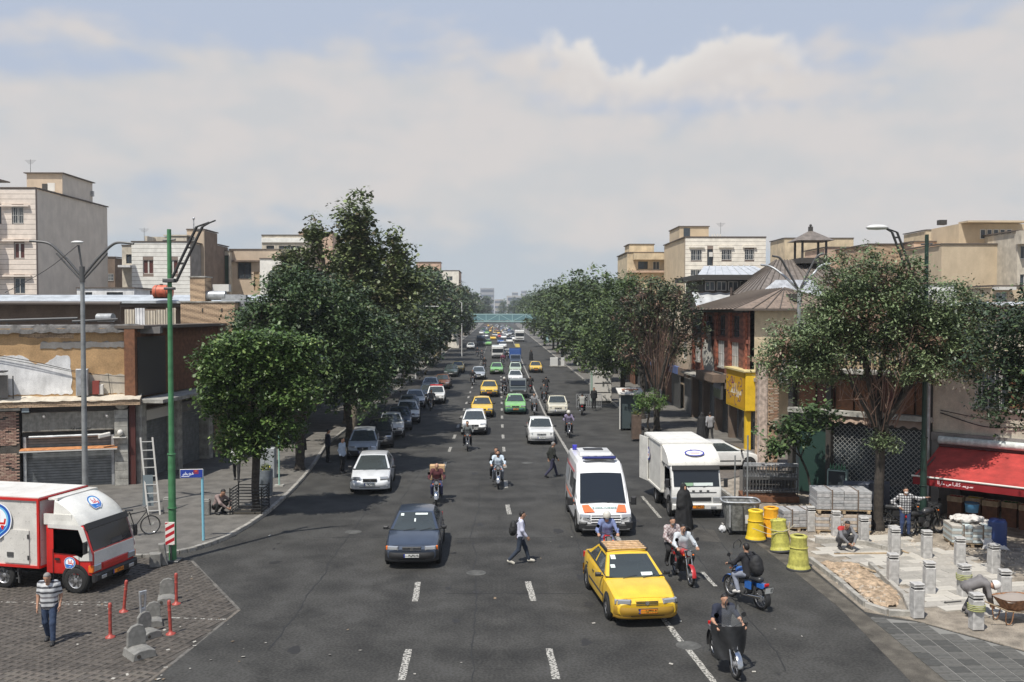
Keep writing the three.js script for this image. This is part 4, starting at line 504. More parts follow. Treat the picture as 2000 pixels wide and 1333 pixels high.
  { const s = thing('air_cooler', 'grey evaporative cooler with rounded duct on the low roof', 'cooler', [15.6, 4.15, -52.8]); b_().cbox(0.5, 0.55, 0, 1.1, 1.1, 1.0, 0.1).build('housing', M.galv, s); b_().cbox(-0.5, 0.4, 0, 0.9, 0.8, 0.8, 0.15).build('duct', M.sheet, s); const lv = b_(); for (let i = 0; i < 8; i++) lv.box(0.5, 0.2 + i * 0.1, 0.51, 0.9, 0.03, 0.03); lv.build('louvres', M.steel, s); }
  { const s = thing('blue_tank', 'pale blue plastic water tank on the low roof', 'tank', [17.1, 4.15, -52.9]); b_().lathe([[0.001, 1.25], [0.2, 1.25], [0.25, 1.15], [0.55, 1.05], [0.6, 0.95], [0.6, 0.05], [0.5, 0]], 20, 0, 0, 0).build('tank_body', mt(0.3, 0.5, 0.58, 0.5), s); b_().disc(0, 1.29, 0, 0.22, 0.08, 16, 'y').build('lid', M.steel, s); }
  { const s = thing('brick_column', 'crumbling brick gatepost column at the alley mouth', 'column', [13.3, 0, -47]); const m2 = [mt(0.40, 0.29, 0.2, 0.9), mt(0.33, 0.2, 0.13, 0.9), mt(0.45, 0.36, 0.28, 0.9)]; b_().box(0.05, 2.75, 0, 0.88, 5.5, 0.9).build('core', M.brickTan, s); b_().cbox(-0.22, 2.75, 0.28, 0.42, 5.4, 0.42, 0.03).build('plaster_face', mt(0.46, 0.37, 0.31, 0.9, { map: grime(98, 0.4, 0.2), size: 1 }), s); b_().cbox(0, 5.5, 0, 1.15, 0.24, 1.1, 0.08).build('cap', M.brickTan, s); const g = b_().cbox(0, 0, 0, 0.21, 0.06, 0.1, 0.004).geo(); for (let r = 0; r < 60; r++) for (let k = 0; k < 2; k++) { const o = mesh('brick', g, m2[Math.floor(R() * 3)], s); o.position.set(0.14 + k * 0.225 + (r % 2) * 0.06, 0.5 + r * 0.078, 0.44 + rr(-0.01, 0.01)); } }
}
{ // angled shop row on the sunny corner: local x runs along the wall toward the camera side
  const th = -Math.atan2(0.69, 0.72), O = V(17.1 - 0.72 * 6.4, 0, -36.1 - 0.69 * 6.4), t = thing('shuttered_shop', 'dim shop with brown shutters above and a diamond mesh gate', 'building', O, th);
  b_().box(3, 2.7, -0.6, 6, 5.4, 0.4).build('wall', M.brownWall, t); b_().box(3, 4.0, -4, 6, 7.2, 6).build('core', M.greyWall, t); for (let i = 0; i < 7; i++) { const x = 0.35 + i * 0.82; b_().box(x + 0.36, 4.45, -0.28, 0.72, 1.25, 0.1).build('shutter', i % 3 === 1 ? mt(0.12, 0.045, 0.04, 0.8) : M.wood, t); } b_().box(3, 5.2, -0.2, 6, 0.2, 0.6).build('lintel', M.frameD, t); b_().box(3, 3.7, -0.15, 6, 0.2, 0.6).build('ledge', M.concrete, t); for (const x of [0.05, 1.75, 5.9]) b_().box(x, 2.7, -0.2, 0.22, 5.3, 0.35).build('post', M.frameD, t);
  b_().box(3, 1.8, -0.38, 6, 3.6, 0.05).build('shop_glazing', M.pane, t); const g = b_(), gx0 = 1.9, gx1 = 5.8; for (let k = -16; k < 34; k++) for (const s of [1, -1]) { const c = gx0 + k * 0.2; let a = [s > 0 ? c : c, 0.1], b = [s > 0 ? c + 3.1 : c - 3.1, 3.2]; const cut = (p, q) => { const tt = (x) => (x - p[0]) / (q[0] - p[0]); let t0 = 0, t1 = 1; for (const x of [gx0, gx1]) { const u = tt(x); if ((x === gx0) === (q[0] > p[0])) t0 = Math.max(t0, u); else t1 = Math.min(t1, u); } return t1 > t0 + 0.02 ? [[lerp(p[0], q[0], t0), lerp(p[1], q[1], t0)], [lerp(p[0], q[0], t1), lerp(p[1], q[1], t1)]] : null; }; const r = cut(a, b); if (r) g.beam(V(r[0][0], r[0][1], -0.2 + s * 0.008), V(r[1][0], r[1][1], -0.2 + s * 0.008), 0.018, 0.018); }
  const gate = g.build('mesh_gate', mt(0.4, 0.41, 0.4, 0.5, { metal: 0.4 }), t); b_().box(3.85, 3.28, -0.2, 4.0, 0.12, 0.1).box(3.85, 0.06, -0.2, 4.0, 0.1, 0.1).box(3.85, 1.7, -0.19, 0.06, 3.2, 0.06).build('gate_frame', M.frameD, gate); b_().patch((u, v) => V(lerp(1.8, 5.9, u), 3.62 - v * 0.28 + 0.05 * Math.sin(u * 60), -0.05 + 0.2 * v), 60, 2).build('valance', mt(0.3, 0.22, 0.17, 0.9), t);
  b_().box(1.0, 1.7, -0.3, 1.3, 3.0, 0.06).build('green_door', mt(0.02, 0.05, 0.04, 0.5), t); b_().box(3, 5.45, 0.0, 6.2, 0.14, 1.3).build('roof_edge', M.concrete, t); const rl = b_(); for (let i = 0; i < 30; i++) rl.box(0.2 + i * 0.2, 6.1, -0.5, 0.09, 1.2, 0.03); rl.box(3, 6.65, -0.52, 6, 0.06, 0.05).box(3, 5.65, -0.52, 6, 0.06, 0.05); rl.build('terrace_railing', M.woodPale, t);
  const t2 = thing('awning_shop', 'cream walled corner shop under the red awning', 'building', V(17.1 - 0.72 * 0.4, 0, -36.1 - 0.69 * 0.4), th), W2 = 9;
  b_().slab([[0, 3], [W2, 3], [W2, 8.1], [0, 8.1]], 0, 0.35, [[[1.55, 4.3], [3.3, 4.3], [3.3, 6.0], [1.55, 6.0]], [[5, 4.3], [6.6, 4.3], [6.6, 6.0], [5, 6.0]]]).build('upper_wall', M.offwhite, t2); for (const x of [1.55, 5]) addWindow(t2, x, 4.3, 1.6, 1.7, { bars: 7, sill: M.concrete, frame: M.frameW }); b_().box(3.0, 5.0, 0.06, 0.6, 1.3, 0.06).build('wood_shutter', M.wood, t2); b_().box(2.4, 6.25, 0.08, 2.2, 0.2, 0.2).build('window_hood', M.cream, t2);
  b_().box(W2 / 2, 5.5, -3.5, W2 - 0.1, 5.1, 6).build('core', M.cream, t2); b_().patch((u, v) => V(lerp(-0.3, W2, u), 8.15 + 0.03 * Math.sin(u * 140) + v * 0.1, lerp(0.6, -1.5, v)), 160, 1).build('corrugated_eave', M.roofSilver, t2); b_().box(W2 / 2, 1.5, -2.5, W2, 3.0, 0.2).build('shop_back', mt(0.06, 0.04, 0.035, 0.9), t2); b_().box(0.15, 1.5, -1.2, 0.3, 3, 2.6).build('side_pier', M.greyWall, t2); b_().box(W2 / 2, 3.1, -0.1, W2, 0.3, 0.5).build('beam', M.greyWall, t2); b_().tube([V(0.3, 4.0, 0.05), V(2, 3.6, 0.08), V(4, 3.75, 0.06), V(6, 3.5, 0.06)], 0.02, 5, 40).tube([V(0.3, 4.1, 0.05), V(2.2, 3.85, 0.08), V(5, 3.6, 0.06)], 0.015, 5, 40).build('cables', M.iron, t2); b_().bar(V(-0.1, 0, 0.15), V(-0.1, 6, 0.15), 0.06).build('downpipe', M.galv, t2);
  // red awning with lettered valance
  const aw = thing('awning', 'red shop awning with white lettering along its valance', 'awning', V(17.1 - 0.72 * 0.1, 0, -36.1 - 0.69 * 0.1), th), Wa = 6.4, pr = 2.7; b_().patch((u, v) => V(u * Wa, lerp(2.72, 1.92, v) - 0.06 * Math.sin(v * Math.PI), 0.12 + v * pr), 24, 12, true).build('canvas_top', mt(0.37, 0.04, 0.034, 0.85, { map: grime(99, 0.22), size: 2 }), aw); b_().bar(V(-0.05, 1.93, pr + 0.13), V(Wa, 1.93, pr + 0.13), 0.035).build('front_bar', M.frameW, aw); b_().bar(V(0, 2.98, 0.16), V(Wa, 2.98, 0.16), 0.15, 0.15, 14).build('roller_case', mt(0.58, 0.62, 0.6, 0.4, { map: grime(85, 0.3), size: 1 }), aw); b_().box(Wa / 2, 2.78, 0.14, Wa, 0.1, 0.1).build('roller_base', mt(0.07, 0.02, 0.02, 0.7), aw);
  const vt = canvas(1024, 64, (c) => { c.fillStyle = '#7d0d16'; c.fillRect(0, 0, 1024, 64); c.fillStyle = '#f3eef0'; farsi(c, 'سYس کالبا S مارالN'.replace('N', ''), 330, 40, 30, 0.1); farsi(c, 'پروتئیN رومینا', 800, 40, 44, 0.15); farsi(c, 'سYپر', 1010, 40, 40, 0.12); });
  const vl = b_().patch((u, v) => V(u * Wa, 1.9 - v * 0.27, pr + 0.13 + 0.015 * Math.sin(u * 50) * v), 60, 3, true); const vg = vl.g[0], uv = new Float32Array(vg.attributes.position.count * 2); for (let i = 0; i < vg.attributes.position.count; i++) { uv[2 * i] = vg.attributes.position.getX(i) / Wa; uv[2 * i + 1] = 1 - (1.9 - vg.attributes.position.getY(i)) / 0.27; } vg.setAttribute('uv', new THREE.BufferAttribute(uv, 2)); mesh('valance', vg, new THREE.MeshStandardMaterial({ map: vt, roughness: 0.8, side: THREE.DoubleSide }), aw);
  for (const x of [0.15, Wa - 0.2]) b_().beam(V(x, 2.6, 0.15), V(x, 1.95, pr + 0.1), 0.04, 0.04).build('arm', M.steel, aw);
}
{ // rows of shops further up both sides, mostly behind trees
  for (const [x, s, n] of [[14.5, -1, 'right'], [-15, 1, 'left']]) for (let i = 0; i < 9; i++) {
    const z0 = (s < 0 ? 71 : 72) + i * 17, L = 16.6, h = [6.8, 8.2, 7.2, 9.4, 6.4, 8.8, 7.4, 9, 8][(i + (s > 0 ? 4 : 0)) % 9], m = [M.beige, M.greyWall, M.brickTan, M.offwhite, M.tan, M.brownWall, M.cream][(i * 3 + (s > 0 ? 1 : 0)) % 7], t = thing('shop_house', (s < 0 ? 'shop house number ' : 'shaded shop house number ') + ['one', 'two', 'three', 'four', 'five', 'six', 'seven', 'eight', 'nine'][i] + (s < 0 ? ' up from the brick house, behind the trees' : ' up from the market hall, behind the parked cars'), 'building', [x, 0, -z0 - L / 2], s < 0 ? -Math.PI / 2 : Math.PI / 2);
    const wins = []; for (let k = 0; k < 4; k++) wins.push([-L / 2 + 1 + k * 4, 4.2, 1.6, 1.6]); b_().slab([[-L / 2, 3.4], [L / 2, 3.4], [L / 2, h], [-L / 2, h]], 0, 0.3, wins.map(([a, b, c, d]) => [[a, b], [a + c, b], [a + c, b + d], [a, b + d]])).build('wall', m, t); for (const [a, b, c, d] of wins) addWindow(t, a, b, c, d, { mull: 1 }); b_().box(0, h / 2, -4.4, L, h - 0.1, 8).build('body', m, t);
    for (let k = 0; k < 4; k++) { b_().box(-L / 2 + 2.1 + k * 4.15, 1.5, 0.02 - (k % 2) * 0.25, 3.4, 2.9, 0.1).build('shop_shutter', [M.shutter, M.wood, M.steel, M.greyWall][(k + i) % 4], t); b_().box(-L / 2 + 2.1 + k * 4.15, 3.2, 0.2, 3.6, 0.6, 0.25).build('shop_sign', [M.frameW, M.brownWall, mt(0.1, 0.14, 0.3, 0.6), mt(0.3, 0.05, 0.04, 0.6)][(k * 3 + i) % 4], t); }
  }
}
{ // footbridge across the avenue and the hazy city beyond
  const t = thing('footbridge', 'pale green steel truss footbridge spanning the far avenue', 'bridge', [0, 0, -236]), St = mt(0.34, 0.5, 0.5, 0.5), W = 13, y0 = 5.45, y1 = 7.25; b_().box(0, y0 - 0.15, 0, 2 * W, 0.3, 2.6).build('deck', St, t); for (const z of [1.3, -1.3]) { const b = b_(); b.beam(V(-W, y0, z), V(W, y0, z), 0.2, 0.2); b.beam(V(-W, y1, z), V(W, y1, z), 0.2, 0.2); for (let i = 0; i <= 8; i++) { const x = -W + i * W / 4; b.beam(V(x, y0, z), V(x, y1, z), 0.13, 0.13); if (i < 8) b.beam(V(i % 2 ? x : x + W / 4, y0, z), V(i % 2 ? x + W / 4 : x, y1, z), 0.12, 0.12); } b.build('truss', St, t); } b_().box(0, y1 - 0.8, -1.1, 2 * W, 1.5, 0.05).build('screen', mt(0.12, 0.2, 0.22, 0.4), t); for (const x of [-W + 1, W - 1]) b_().box(x, y0 / 2, 0, 0.6, y0, 0.6).build('pier', St, t);
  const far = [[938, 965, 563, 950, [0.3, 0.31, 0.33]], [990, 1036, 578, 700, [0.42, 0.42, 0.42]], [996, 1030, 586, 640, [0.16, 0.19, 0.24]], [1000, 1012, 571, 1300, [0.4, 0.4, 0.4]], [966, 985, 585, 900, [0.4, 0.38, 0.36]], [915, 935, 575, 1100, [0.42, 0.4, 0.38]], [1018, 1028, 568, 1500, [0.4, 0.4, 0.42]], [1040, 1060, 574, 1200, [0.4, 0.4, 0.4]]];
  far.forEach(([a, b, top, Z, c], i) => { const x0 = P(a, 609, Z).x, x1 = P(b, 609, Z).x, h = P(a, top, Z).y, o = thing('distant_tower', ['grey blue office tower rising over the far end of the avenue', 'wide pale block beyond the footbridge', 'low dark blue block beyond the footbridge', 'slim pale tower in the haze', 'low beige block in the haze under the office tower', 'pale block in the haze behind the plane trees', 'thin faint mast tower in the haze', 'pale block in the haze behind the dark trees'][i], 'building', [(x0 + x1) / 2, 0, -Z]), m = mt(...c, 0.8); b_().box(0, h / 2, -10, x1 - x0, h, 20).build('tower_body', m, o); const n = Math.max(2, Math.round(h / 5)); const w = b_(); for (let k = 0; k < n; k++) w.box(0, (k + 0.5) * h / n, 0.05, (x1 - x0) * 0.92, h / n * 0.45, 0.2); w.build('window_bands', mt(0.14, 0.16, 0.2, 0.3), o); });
  // low rooftops far down the street
  for (let i = 0; i < 26; i++) { const s = i % 2 ? 1 : -1, z = 260 + i * 38, x = s * (24 + (i * 37) % 40), h = 8 + (i * 13) % 12, o = thing('distant_house', s > 0 ? 'hazy flat roofed house behind the far dark trees' : 'hazy flat roofed house behind the far plane trees', 'building', [x, 0, -z], 0, s > 0 ? 'far houses on the sunny side' : 'far houses on the shaded side'); b_().box(0, h / 2, 0, 16, h, 14).build('house_body', [M.tan, M.offwhite, M.beige, M.greyWall][i % 4], o); b_().box(0, h + 0.1, 0, 16.2, 0.2, 14.2).build('roof_edge', M.coping, o); }
}
// ---------- trees ----------
M.bark = mt(0.12, 0.095, 0.07, 0.95, { map: streak(101, 0.5), size: 0.8, bump: 0.02, bumpSize: 0.3 }); M.barkDark = mt(0.05, 0.042, 0.035, 0.95, { map: streak(102, 0.5), size: 0.8 }); M.barkPale = mt(0.2, 0.17, 0.13, 0.9, { map: grime(103, 0.5, 0.2), size: 0.7 });
const leafM = mt(1, 1, 1, 0.44, { vc: 1, phys: { transmission: 0.22, thickness: 0, ior: 1.35 } });
// crown of single leaves: lobes [x,y,z,rx,ry,rz,clumps]; leaves gather in clumps toward the lobe surface
function leaves(lobes, o, rnd) {
  const pos = [], col = [], idx = [], q = (a, b) => a + (b - a) * rnd(), tips = [];
  for (const [lx, ly, lz, rx, ry, rz, n] of lobes) for (let c = 0; c < n * (o.den || 1); c++) {
    const th = rnd() * 6.283, cz = q(-0.8, 1), rad = Math.pow(rnd(), o.hollow ?? 0.4), sx = Math.sqrt(1 - cz * cz), wob = 1 + 0.28 * n3(lx + Math.cos(th) * sx * 1.7, ly + cz * 1.7, lz + Math.sin(th) * sx * 1.7);
    const cx = lx + Math.cos(th) * sx * rx * rad * wob, cy = ly + cz * ry * rad * wob, cw = lz + Math.sin(th) * sx * rz * rad * wob, tone = q(0.68, 1.25), dry = rnd() < (o.dry || 0), cr = o.clump * q(0.6, 1.3); tips.push([cx, cy, cw]);
    for (let k = 0; k < o.per; k++) {
      const a = rnd() * 6.283, z = q(-1, 1), s = Math.sqrt(1 - z * z), d = Math.pow(rnd(), 0.5) * cr, x = cx + Math.cos(a) * s * d, y = cy + z * d * 0.75, w = cw + Math.sin(a) * s * d, L = o.leaf * q(0.45, 1.5), wd = L * (o.wide || 0.55);
      const yaw = rnd() * 6.283, pit = q(-1.1, 0.5), dx = Math.cos(yaw) * Math.cos(pit), dy = Math.sin(pit), dz = Math.sin(yaw) * Math.cos(pit), rl = q(-0.6, 0.6); let sx2 = -Math.sin(yaw) * Math.cos(rl), sy = Math.sin(rl), sz = Math.cos(yaw) * Math.cos(rl);
      const b = pos.length / 3; pos.push(x, y, w, x + dx * L * 0.5 + sx2 * wd * 0.5, y + dy * L * 0.5 + sy * wd * 0.5 - L * 0.05, w + dz * L * 0.5 + sz * wd * 0.5, x + dx * L, y + dy * L, w + dz * L, x + dx * L * 0.5 - sx2 * wd * 0.5, y + dy * L * 0.5 - sy * wd * 0.5 - L * 0.05, w + dz * L * 0.5 - sz * wd * 0.5);
      idx.push(b, b + 1, b + 2, b, b + 2, b + 3); const t = tone * q(0.8, 1.2), cc = dry ? o.dryCol : rnd() < 0.12 ? o.light : o.col; for (let e = 0; e < 4; e++) col.push(cc[0] * t * 1.2, cc[1] * t * 1.2, cc[2] * t * 1.2);
    }
  }
  const g = new THREE.BufferGeometry(); g.setAttribute('position', new THREE.Float32BufferAttribute(pos, 3)); g.setAttribute('color', new THREE.Float32BufferAttribute(col, 3)); g.setIndex(idx); g.computeVertexNormals(); return [g, tips];
}
function tree(name, label, p, o, group) {
  const t = thing(name, label, 'tree', p, 0, group), rnd = mul(o.seed), q = (a, b) => a + (b - a) * rnd(), [g, tips] = leaves(o.lobes, o, rnd), tr = b_(), top = V(o.lean || 0, o.fork, o.leanZ || 0);
  tr.bar(V(0, -0.1, 0), V(0, 0.35, 0), o.r * 1.5, o.r * 1.08, 10); tr.tube([V(0, 0.2, 0), top.clone().multiplyScalar(0.35).add(V(q(-0.1, 0.1), 0, 0)), top.clone().multiplyScalar(0.7).add(V(q(-0.12, 0.12), 0, q(-0.1, 0.1))), top], o.r, 10, 14); tr.build('trunk', o.bark || M.bark, t);
  const lb = b_(); for (const [x, y, z, rx, ry] of o.lobes) { const e = V(x, y + ry * 0.25, z), m = top.clone().lerp(e, 0.5).add(V(q(-0.3, 0.3), q(0, 0.4), q(-0.3, 0.3))); lb.bar(top, m, o.r * 0.72, o.r * 0.45, 7); lb.bar(m, e, o.r * 0.45, o.r * 0.18, 6); const near = tips.filter((c) => Math.hypot(c[0] - x, c[1] - y, c[2] - z) < rx * 1.2); for (let i = 0; i < Math.min(o.twigs ?? 14, near.length); i++) { const c = near[Math.floor(rnd() * near.length)], s = m.clone().lerp(e, rnd()); lb.bar(s, V(...c), o.r * 0.16, 0.012, 5); } }
  lb.build('limbs', o.bark || M.bark, t);
  if (o.bare) { const b = b_(); for (let i = 0; i < o.bare; i++) { const a = q(0, 6.283), r0 = q(0.1, 0.9) * o.bareR, s = top.clone().add(V(Math.cos(a) * r0 * 0.3, q(0, 1.2), Math.sin(a) * r0 * 0.3)), e = V(Math.cos(a) * r0 + (o.lean || 0), q(o.bareY[0], o.bareY[1]), Math.sin(a) * r0); b.bar(s, e, 0.02, 0.005, 4); for (let k = 0; k < 5; k++) { const u = s.clone().lerp(e, q(0.35, 0.95)); b.bar(u, u.clone().add(V(q(-0.5, 0.5), q(0.3, 0.9), q(-0.5, 0.5))), 0.011, 0.004, 4); } } b.build('bare_twigs', mt(0.22, 0.14, 0.105, 0.9), t).userData.kind = 'stuff'; }
  const c = mesh('crown', g, leafM, t); c.userData.kind = 'stuff'; return t;
}
const DKG = [0.033, 0.058, 0.024], MIDG = [0.06, 0.095, 0.026], LTG = [0.11, 0.15, 0.05], OLV = [0.085, 0.105, 0.05], SILV = [0.12, 0.14, 0.09], DRYC = [0.16, 0.1, 0.07];
// the near big-leaved tree in the cage
const mulb = { leaf: 0.16, wide: 0.75, clump: 0.4, per: 36, den: 2.1, col: [0.07, 0.12, 0.03], light: [0.17, 0.23, 0.07], r: 0.17, bark: M.barkDark, hollow: 0.35 };
tree('street_tree', 'broad bright green tree with large leaves in the iron cage', onG0(500, 1003, 0.12), { ...mulb, seed: 5, fork: 3.2, lobes: [[-0.6, 6.0, 0.3, 1.7, 1.5, 1.6, 90], [1.2, 6.2, -0.2, 1.5, 1.4, 1.5, 80], [0.1, 6.9, 0, 1.8, 0.8, 1.6, 60], [-1.3, 4.9, 0.2, 1.1, 1.0, 1.1, 45], [-0.5, 3.2, 0.3, 1.0, 1.3, 0.9, 40], [1.6, 5.0, 0.5, 1.2, 1.0, 1.1, 44], [-1.1, 3.4, 0.1, 0.6, 1.0, 0.6, 18], [0.9, 3.6, 0.2, 1.1, 1.2, 1.0, 40], [2.2, 6.7, -0.3, 0.8, 0.7, 0.8, 18], [-1.9, 6.4, 0, 0.7, 0.9, 0.7, 18]] }).scale.set(0.88, 0.93, 0.88);
// dense dark trees behind it
const elm = { leaf: 0.19, wide: 0.6, clump: 0.5, per: 30, den: 1.35, col: [0.052, 0.086, 0.032], light: [0.095, 0.135, 0.045], r: 0.2, bark: M.barkDark, hollow: 0.36 };
tree('street_tree', 'dense dark green tree behind the bright big leaved one', onG0(585, 918, 0.12), { ...elm, den: 1.6, seed: 9, fork: 3.4, lobes: [[0.4, 7.6, 0, 2.9, 2.1, 2.6, 200], [-1.8, 6.6, 0.3, 1.9, 1.8, 1.8, 100], [2.6, 6.4, 0.4, 2.2, 2.0, 2.1, 120], [1.4, 4.9, 0.8, 2.6, 1.6, 2.0, 110], [-0.4, 9.0, -0.3, 1.7, 1.0, 1.6, 60], [2.8, 4.2, 0.6, 2.0, 1.6, 1.8, 80], [-0.6, 3.9, 0.6, 1.7, 1.2, 1.5, 50]] });
tree('street_tree', 'dark spreading tree between the cage tree and parked cars', onG0(680, 868, 0.12), { ...elm, seed: 12, fork: 3.2, col: [0.042, 0.06, 0.03], lobes: [[0.2, 6.8, 0, 2.9, 2.2, 2.6, 170], [-1.8, 5.4, 0.5, 2.0, 1.7, 1.8, 90], [2.0, 5.4, 0.6, 2.2, 1.8, 2.0, 100], [0.4, 3.6, 1.0, 2.6, 1.5, 1.8, 100]] });
// tall open plane tree
const plane = { leaf: 0.25, wide: 0.8, clump: 0.52, per: 22, den: 1.5, col: [0.115, 0.142, 0.058], light: [0.17, 0.21, 0.085], r: 0.26, bark: M.barkPale, hollow: 0.5, dry: 0.1, dryCol: [0.11, 0.095, 0.05], twigs: 22 };
tree('plane_tree', 'tall open plane tree rising over all the other crowns', onG0(688, 848, 0.12), { ...plane, seed: 21, fork: 4.6, lobes: [[0.3, 13.3, 0, 1.25, 2.3, 1.2, 80], [0.4, 11.2, 0, 1.9, 2.2, 1.7, 110], [-2.2, 12.3, 0.2, 0.8, 1.5, 0.8, 30], [-3.0, 10.4, 0, 1.7, 1.4, 1.5, 60], [2.9, 11.3, 0.2, 1.1, 1.5, 1.0, 42], [3.3, 9.4, 0.1, 1.7, 1.6, 1.6, 75], [0.4, 8.4, 0, 3.4, 1.9, 2.8, 150], [-4.0, 11.0, 0.3, 0.7, 0.8, 0.7, 14], [2.6, 6.6, 0.5, 2.0, 1.5, 2.0, 70]] });
// street planes further up: three forms, then copies
const mk = (s, col, dry) => ({ ...plane, seed: s, fork: 4.0, col, dry, lobes: [[0, 8.6, 0, 3.7, 3.0, 3.7, 160], [2.2, 6.2, 1.0, 2.8, 2.2, 2.7, 110], [-1.8, 6.0, -0.6, 2.7, 2.2, 2.7, 100], [0.8, 11.2, 0.2, 2.0, 1.4, 2.0, 40], [2.6, 4.2, 0.6, 2.2, 1.5, 2.2, 70], [-0.6, 4.3, 1.8, 2.5, 1.7, 2.0, 80]] });
const P1 = tree('plane_tree', 'olive green plane tree beside the parked white saloons', [-10.4, 0.12, -74], mk(31, [0.066, 0.09, 0.035], 0.12), 'plane trees along the shaded kerb');
tree('plane_tree', 'dark olive plane tree close behind the tall one', [-10.6, 0.12, -66], { ...mk(35, [0.07, 0.1, 0.036], 0.1), fork: 3.6 }, 'plane trees along the shaded kerb');
const P2 = tree('plane_tree', 'green plane tree behind the cross shaped mast', [-10.4, 0.12, -88], mk(37, [0.05, 0.085, 0.028], 0.04), 'plane trees along the shaded kerb');
const FP = tree('plane_tree', 'olive plane tree in the long far row over the shaded kerb', [-10.5, 0.12, -103], { ...mk(39, [0.058, 0.088, 0.032], 0.08), den: 0.62, per: 16, leaf: 0.46, clump: 0.75, twigs: 4 }, 'far plane trees over the shaded kerb');
const farP = 'olive plane tree in the long far row over the shaded kerb';
[[119, 1.1], [135, 1.12], [152, 1.1], [170, 1.15], [188, 1.05], [207, 1.15], [228, 1.08], [252, 1.1], [280, 1.15], [312, 1.1], [350, 1.2], [395, 1.2], [450, 1.2]].forEach(([z, s], i) => { const c = copy(FP, [-10.7 + (i % 3) * 0.3 - (z > 230 ? 1 : 0), 0.12, -z], i * 1.7, farP, 'far plane trees over the shaded kerb'); c.scale.set(s, s * (0.98 + (i % 3) * 0.05), s); });
// sunny side: dark dense row, one with bare brown twigs
const rl = [[0, 7.4, 0, 3.1, 2.9, 3.1, 190], [-1.7, 5.2, 0.8, 2.4, 2.1, 2.3, 110], [1.7, 5.7, 0.3, 2.5, 2.2, 2.3, 110], [0, 9.8, 0, 2.0, 1.5, 2.0, 60], [-0.8, 3.5, 0.8, 2.3, 1.3, 2.2, 70]], rc = { ...elm, col: [0.075, 0.112, 0.036], light: [0.13, 0.165, 0.055], fork: 3.0, lobes: rl };
const R1 = tree('street_tree', 'dense dark green tree beyond the potted shrub', [10.3, 0.12, -78], { ...rc, seed: 43 }, 'dark trees along the sunny kerb');
const FR = tree('street_tree', 'dark green tree in the long far row over the sunny kerb', [10.3, 0.12, -91], { ...rc, seed: 45, den: 0.55, per: 16, leaf: 0.42, clump: 0.75, twigs: 4 }, 'far dark trees over the sunny kerb');
const R2 = tree('street_tree', 'tree full of bare brown twigs beside the brick house', onG0(1265, 842, 0.12).add(V(0.6, 0, 0)), { ...elm, seed: 47, fork: 2.6, col: [0.066, 0.085, 0.04], per: 22, light: [0.1, 0.12, 0.06], dry: 0.22, dryCol: DRYC, lobes: [[-1.4, 7.6, 0, 1.6, 1.7, 1.6, 62], [1.2, 8.4, 0.2, 1.7, 1.7, 1.6, 72], [2.1, 6.4, 0.2, 1.3, 1.8, 1.3, 50], [0, 9.1, -0.2, 1.6, 0.8, 1.4, 40], [-1.9, 5.2, 0.4, 1.0, 1.4, 1.0, 26]], bare: 90, bareR: 2.7, bareY: [5.4, 9.5] });
tree('street_tree', 'dark leafy tree just behind the bare twigged one', [10.4, 0.12, -68.5], { ...elm, seed: 53, col: [0.075, 0.11, 0.036], fork: 3, lobes: [[-1.2, 7.4, 0, 2.0, 2.2, 2.0, 120], [0.8, 8.0, 0.2, 2.2, 2.3, 2.0, 130], [1.4, 5.6, 0.6, 1.8, 1.6, 1.6, 70], [-0.9, 9.3, 0, 1.3, 1.0, 1.3, 36]] });
[[104, 1.12], [120, 1.1], [136, 1.12], [154, 1.1], [172, 1.15], [192, 1.1], [214, 1.2], [240, 1.15], [270, 1.2], [305, 1.2], [345, 1.25], [395, 1.3], [450, 1.3]].forEach(([z, s], i) => { const c = copy(FR, [10.3 + (i % 3) * 0.35 + (z > 230 ? 1 : 0), 0.12, -z], i * 2.1, 'dark green tree in the long far row over the sunny kerb', 'far dark trees over the sunny kerb'); c.scale.set(s, s * (1 + (i % 4) * 0.03), s); });
// the big silvery tree in front of the shuttered shop
tree('street_tree', 'large silvery green tree with reddish dry inner twigs before the shuttered shop', onG0(1716, 1036, 0.02), { seed: 61, leaf: 0.125, wide: 0.5, clump: 0.45, per: 52, den: 2.3, col: [0.13, 0.175, 0.082], light: [0.22, 0.27, 0.14], r: 0.17, bark: M.barkDark, fork: 3.6, hollow: 0.4, dry: 0.1, dryCol: DRYC, twigs: 20, lobes: [[-0.3, 8.4, 0, 2.2, 1.6, 1.9, 190], [0.4, 6.9, 0.1, 2.0, 1.2, 1.6, 90], [-2.7, 6.3, 0.2, 1.6, 1.4, 1.5, 130], [2.3, 7.5, 0.1, 1.6, 1.4, 1.5, 120], [2.7, 6.2, 0.2, 1.1, 1.2, 1.2, 50], [-1.6, 7.6, 0.4, 1.5, 1.1, 1.4, 70], [0.8, 5.9, 1.0, 1.0, 0.7, 1.0, 20], [0.1, 3.2, 0.3, 0.5, 0.35, 0.45, 6]], bare: 46, bareR: 2.7, bareY: [4.8, 7.6] });
tree('street_tree', 'dark green tree overhanging the red awning', V(15.5, 0.02, -27), { ...elm, seed: 67, leaf: 0.13, col: [0.036, 0.058, 0.028], fork: 3.4, lobes: [[-0.1, 6.8, 0, 2.0, 1.6, 1.8, 230], [-0.1, 5.5, 0.3, 1.8, 1.1, 1.5, 130], [0.5, 8.0, 0, 1.6, 0.8, 1.4, 60]] });
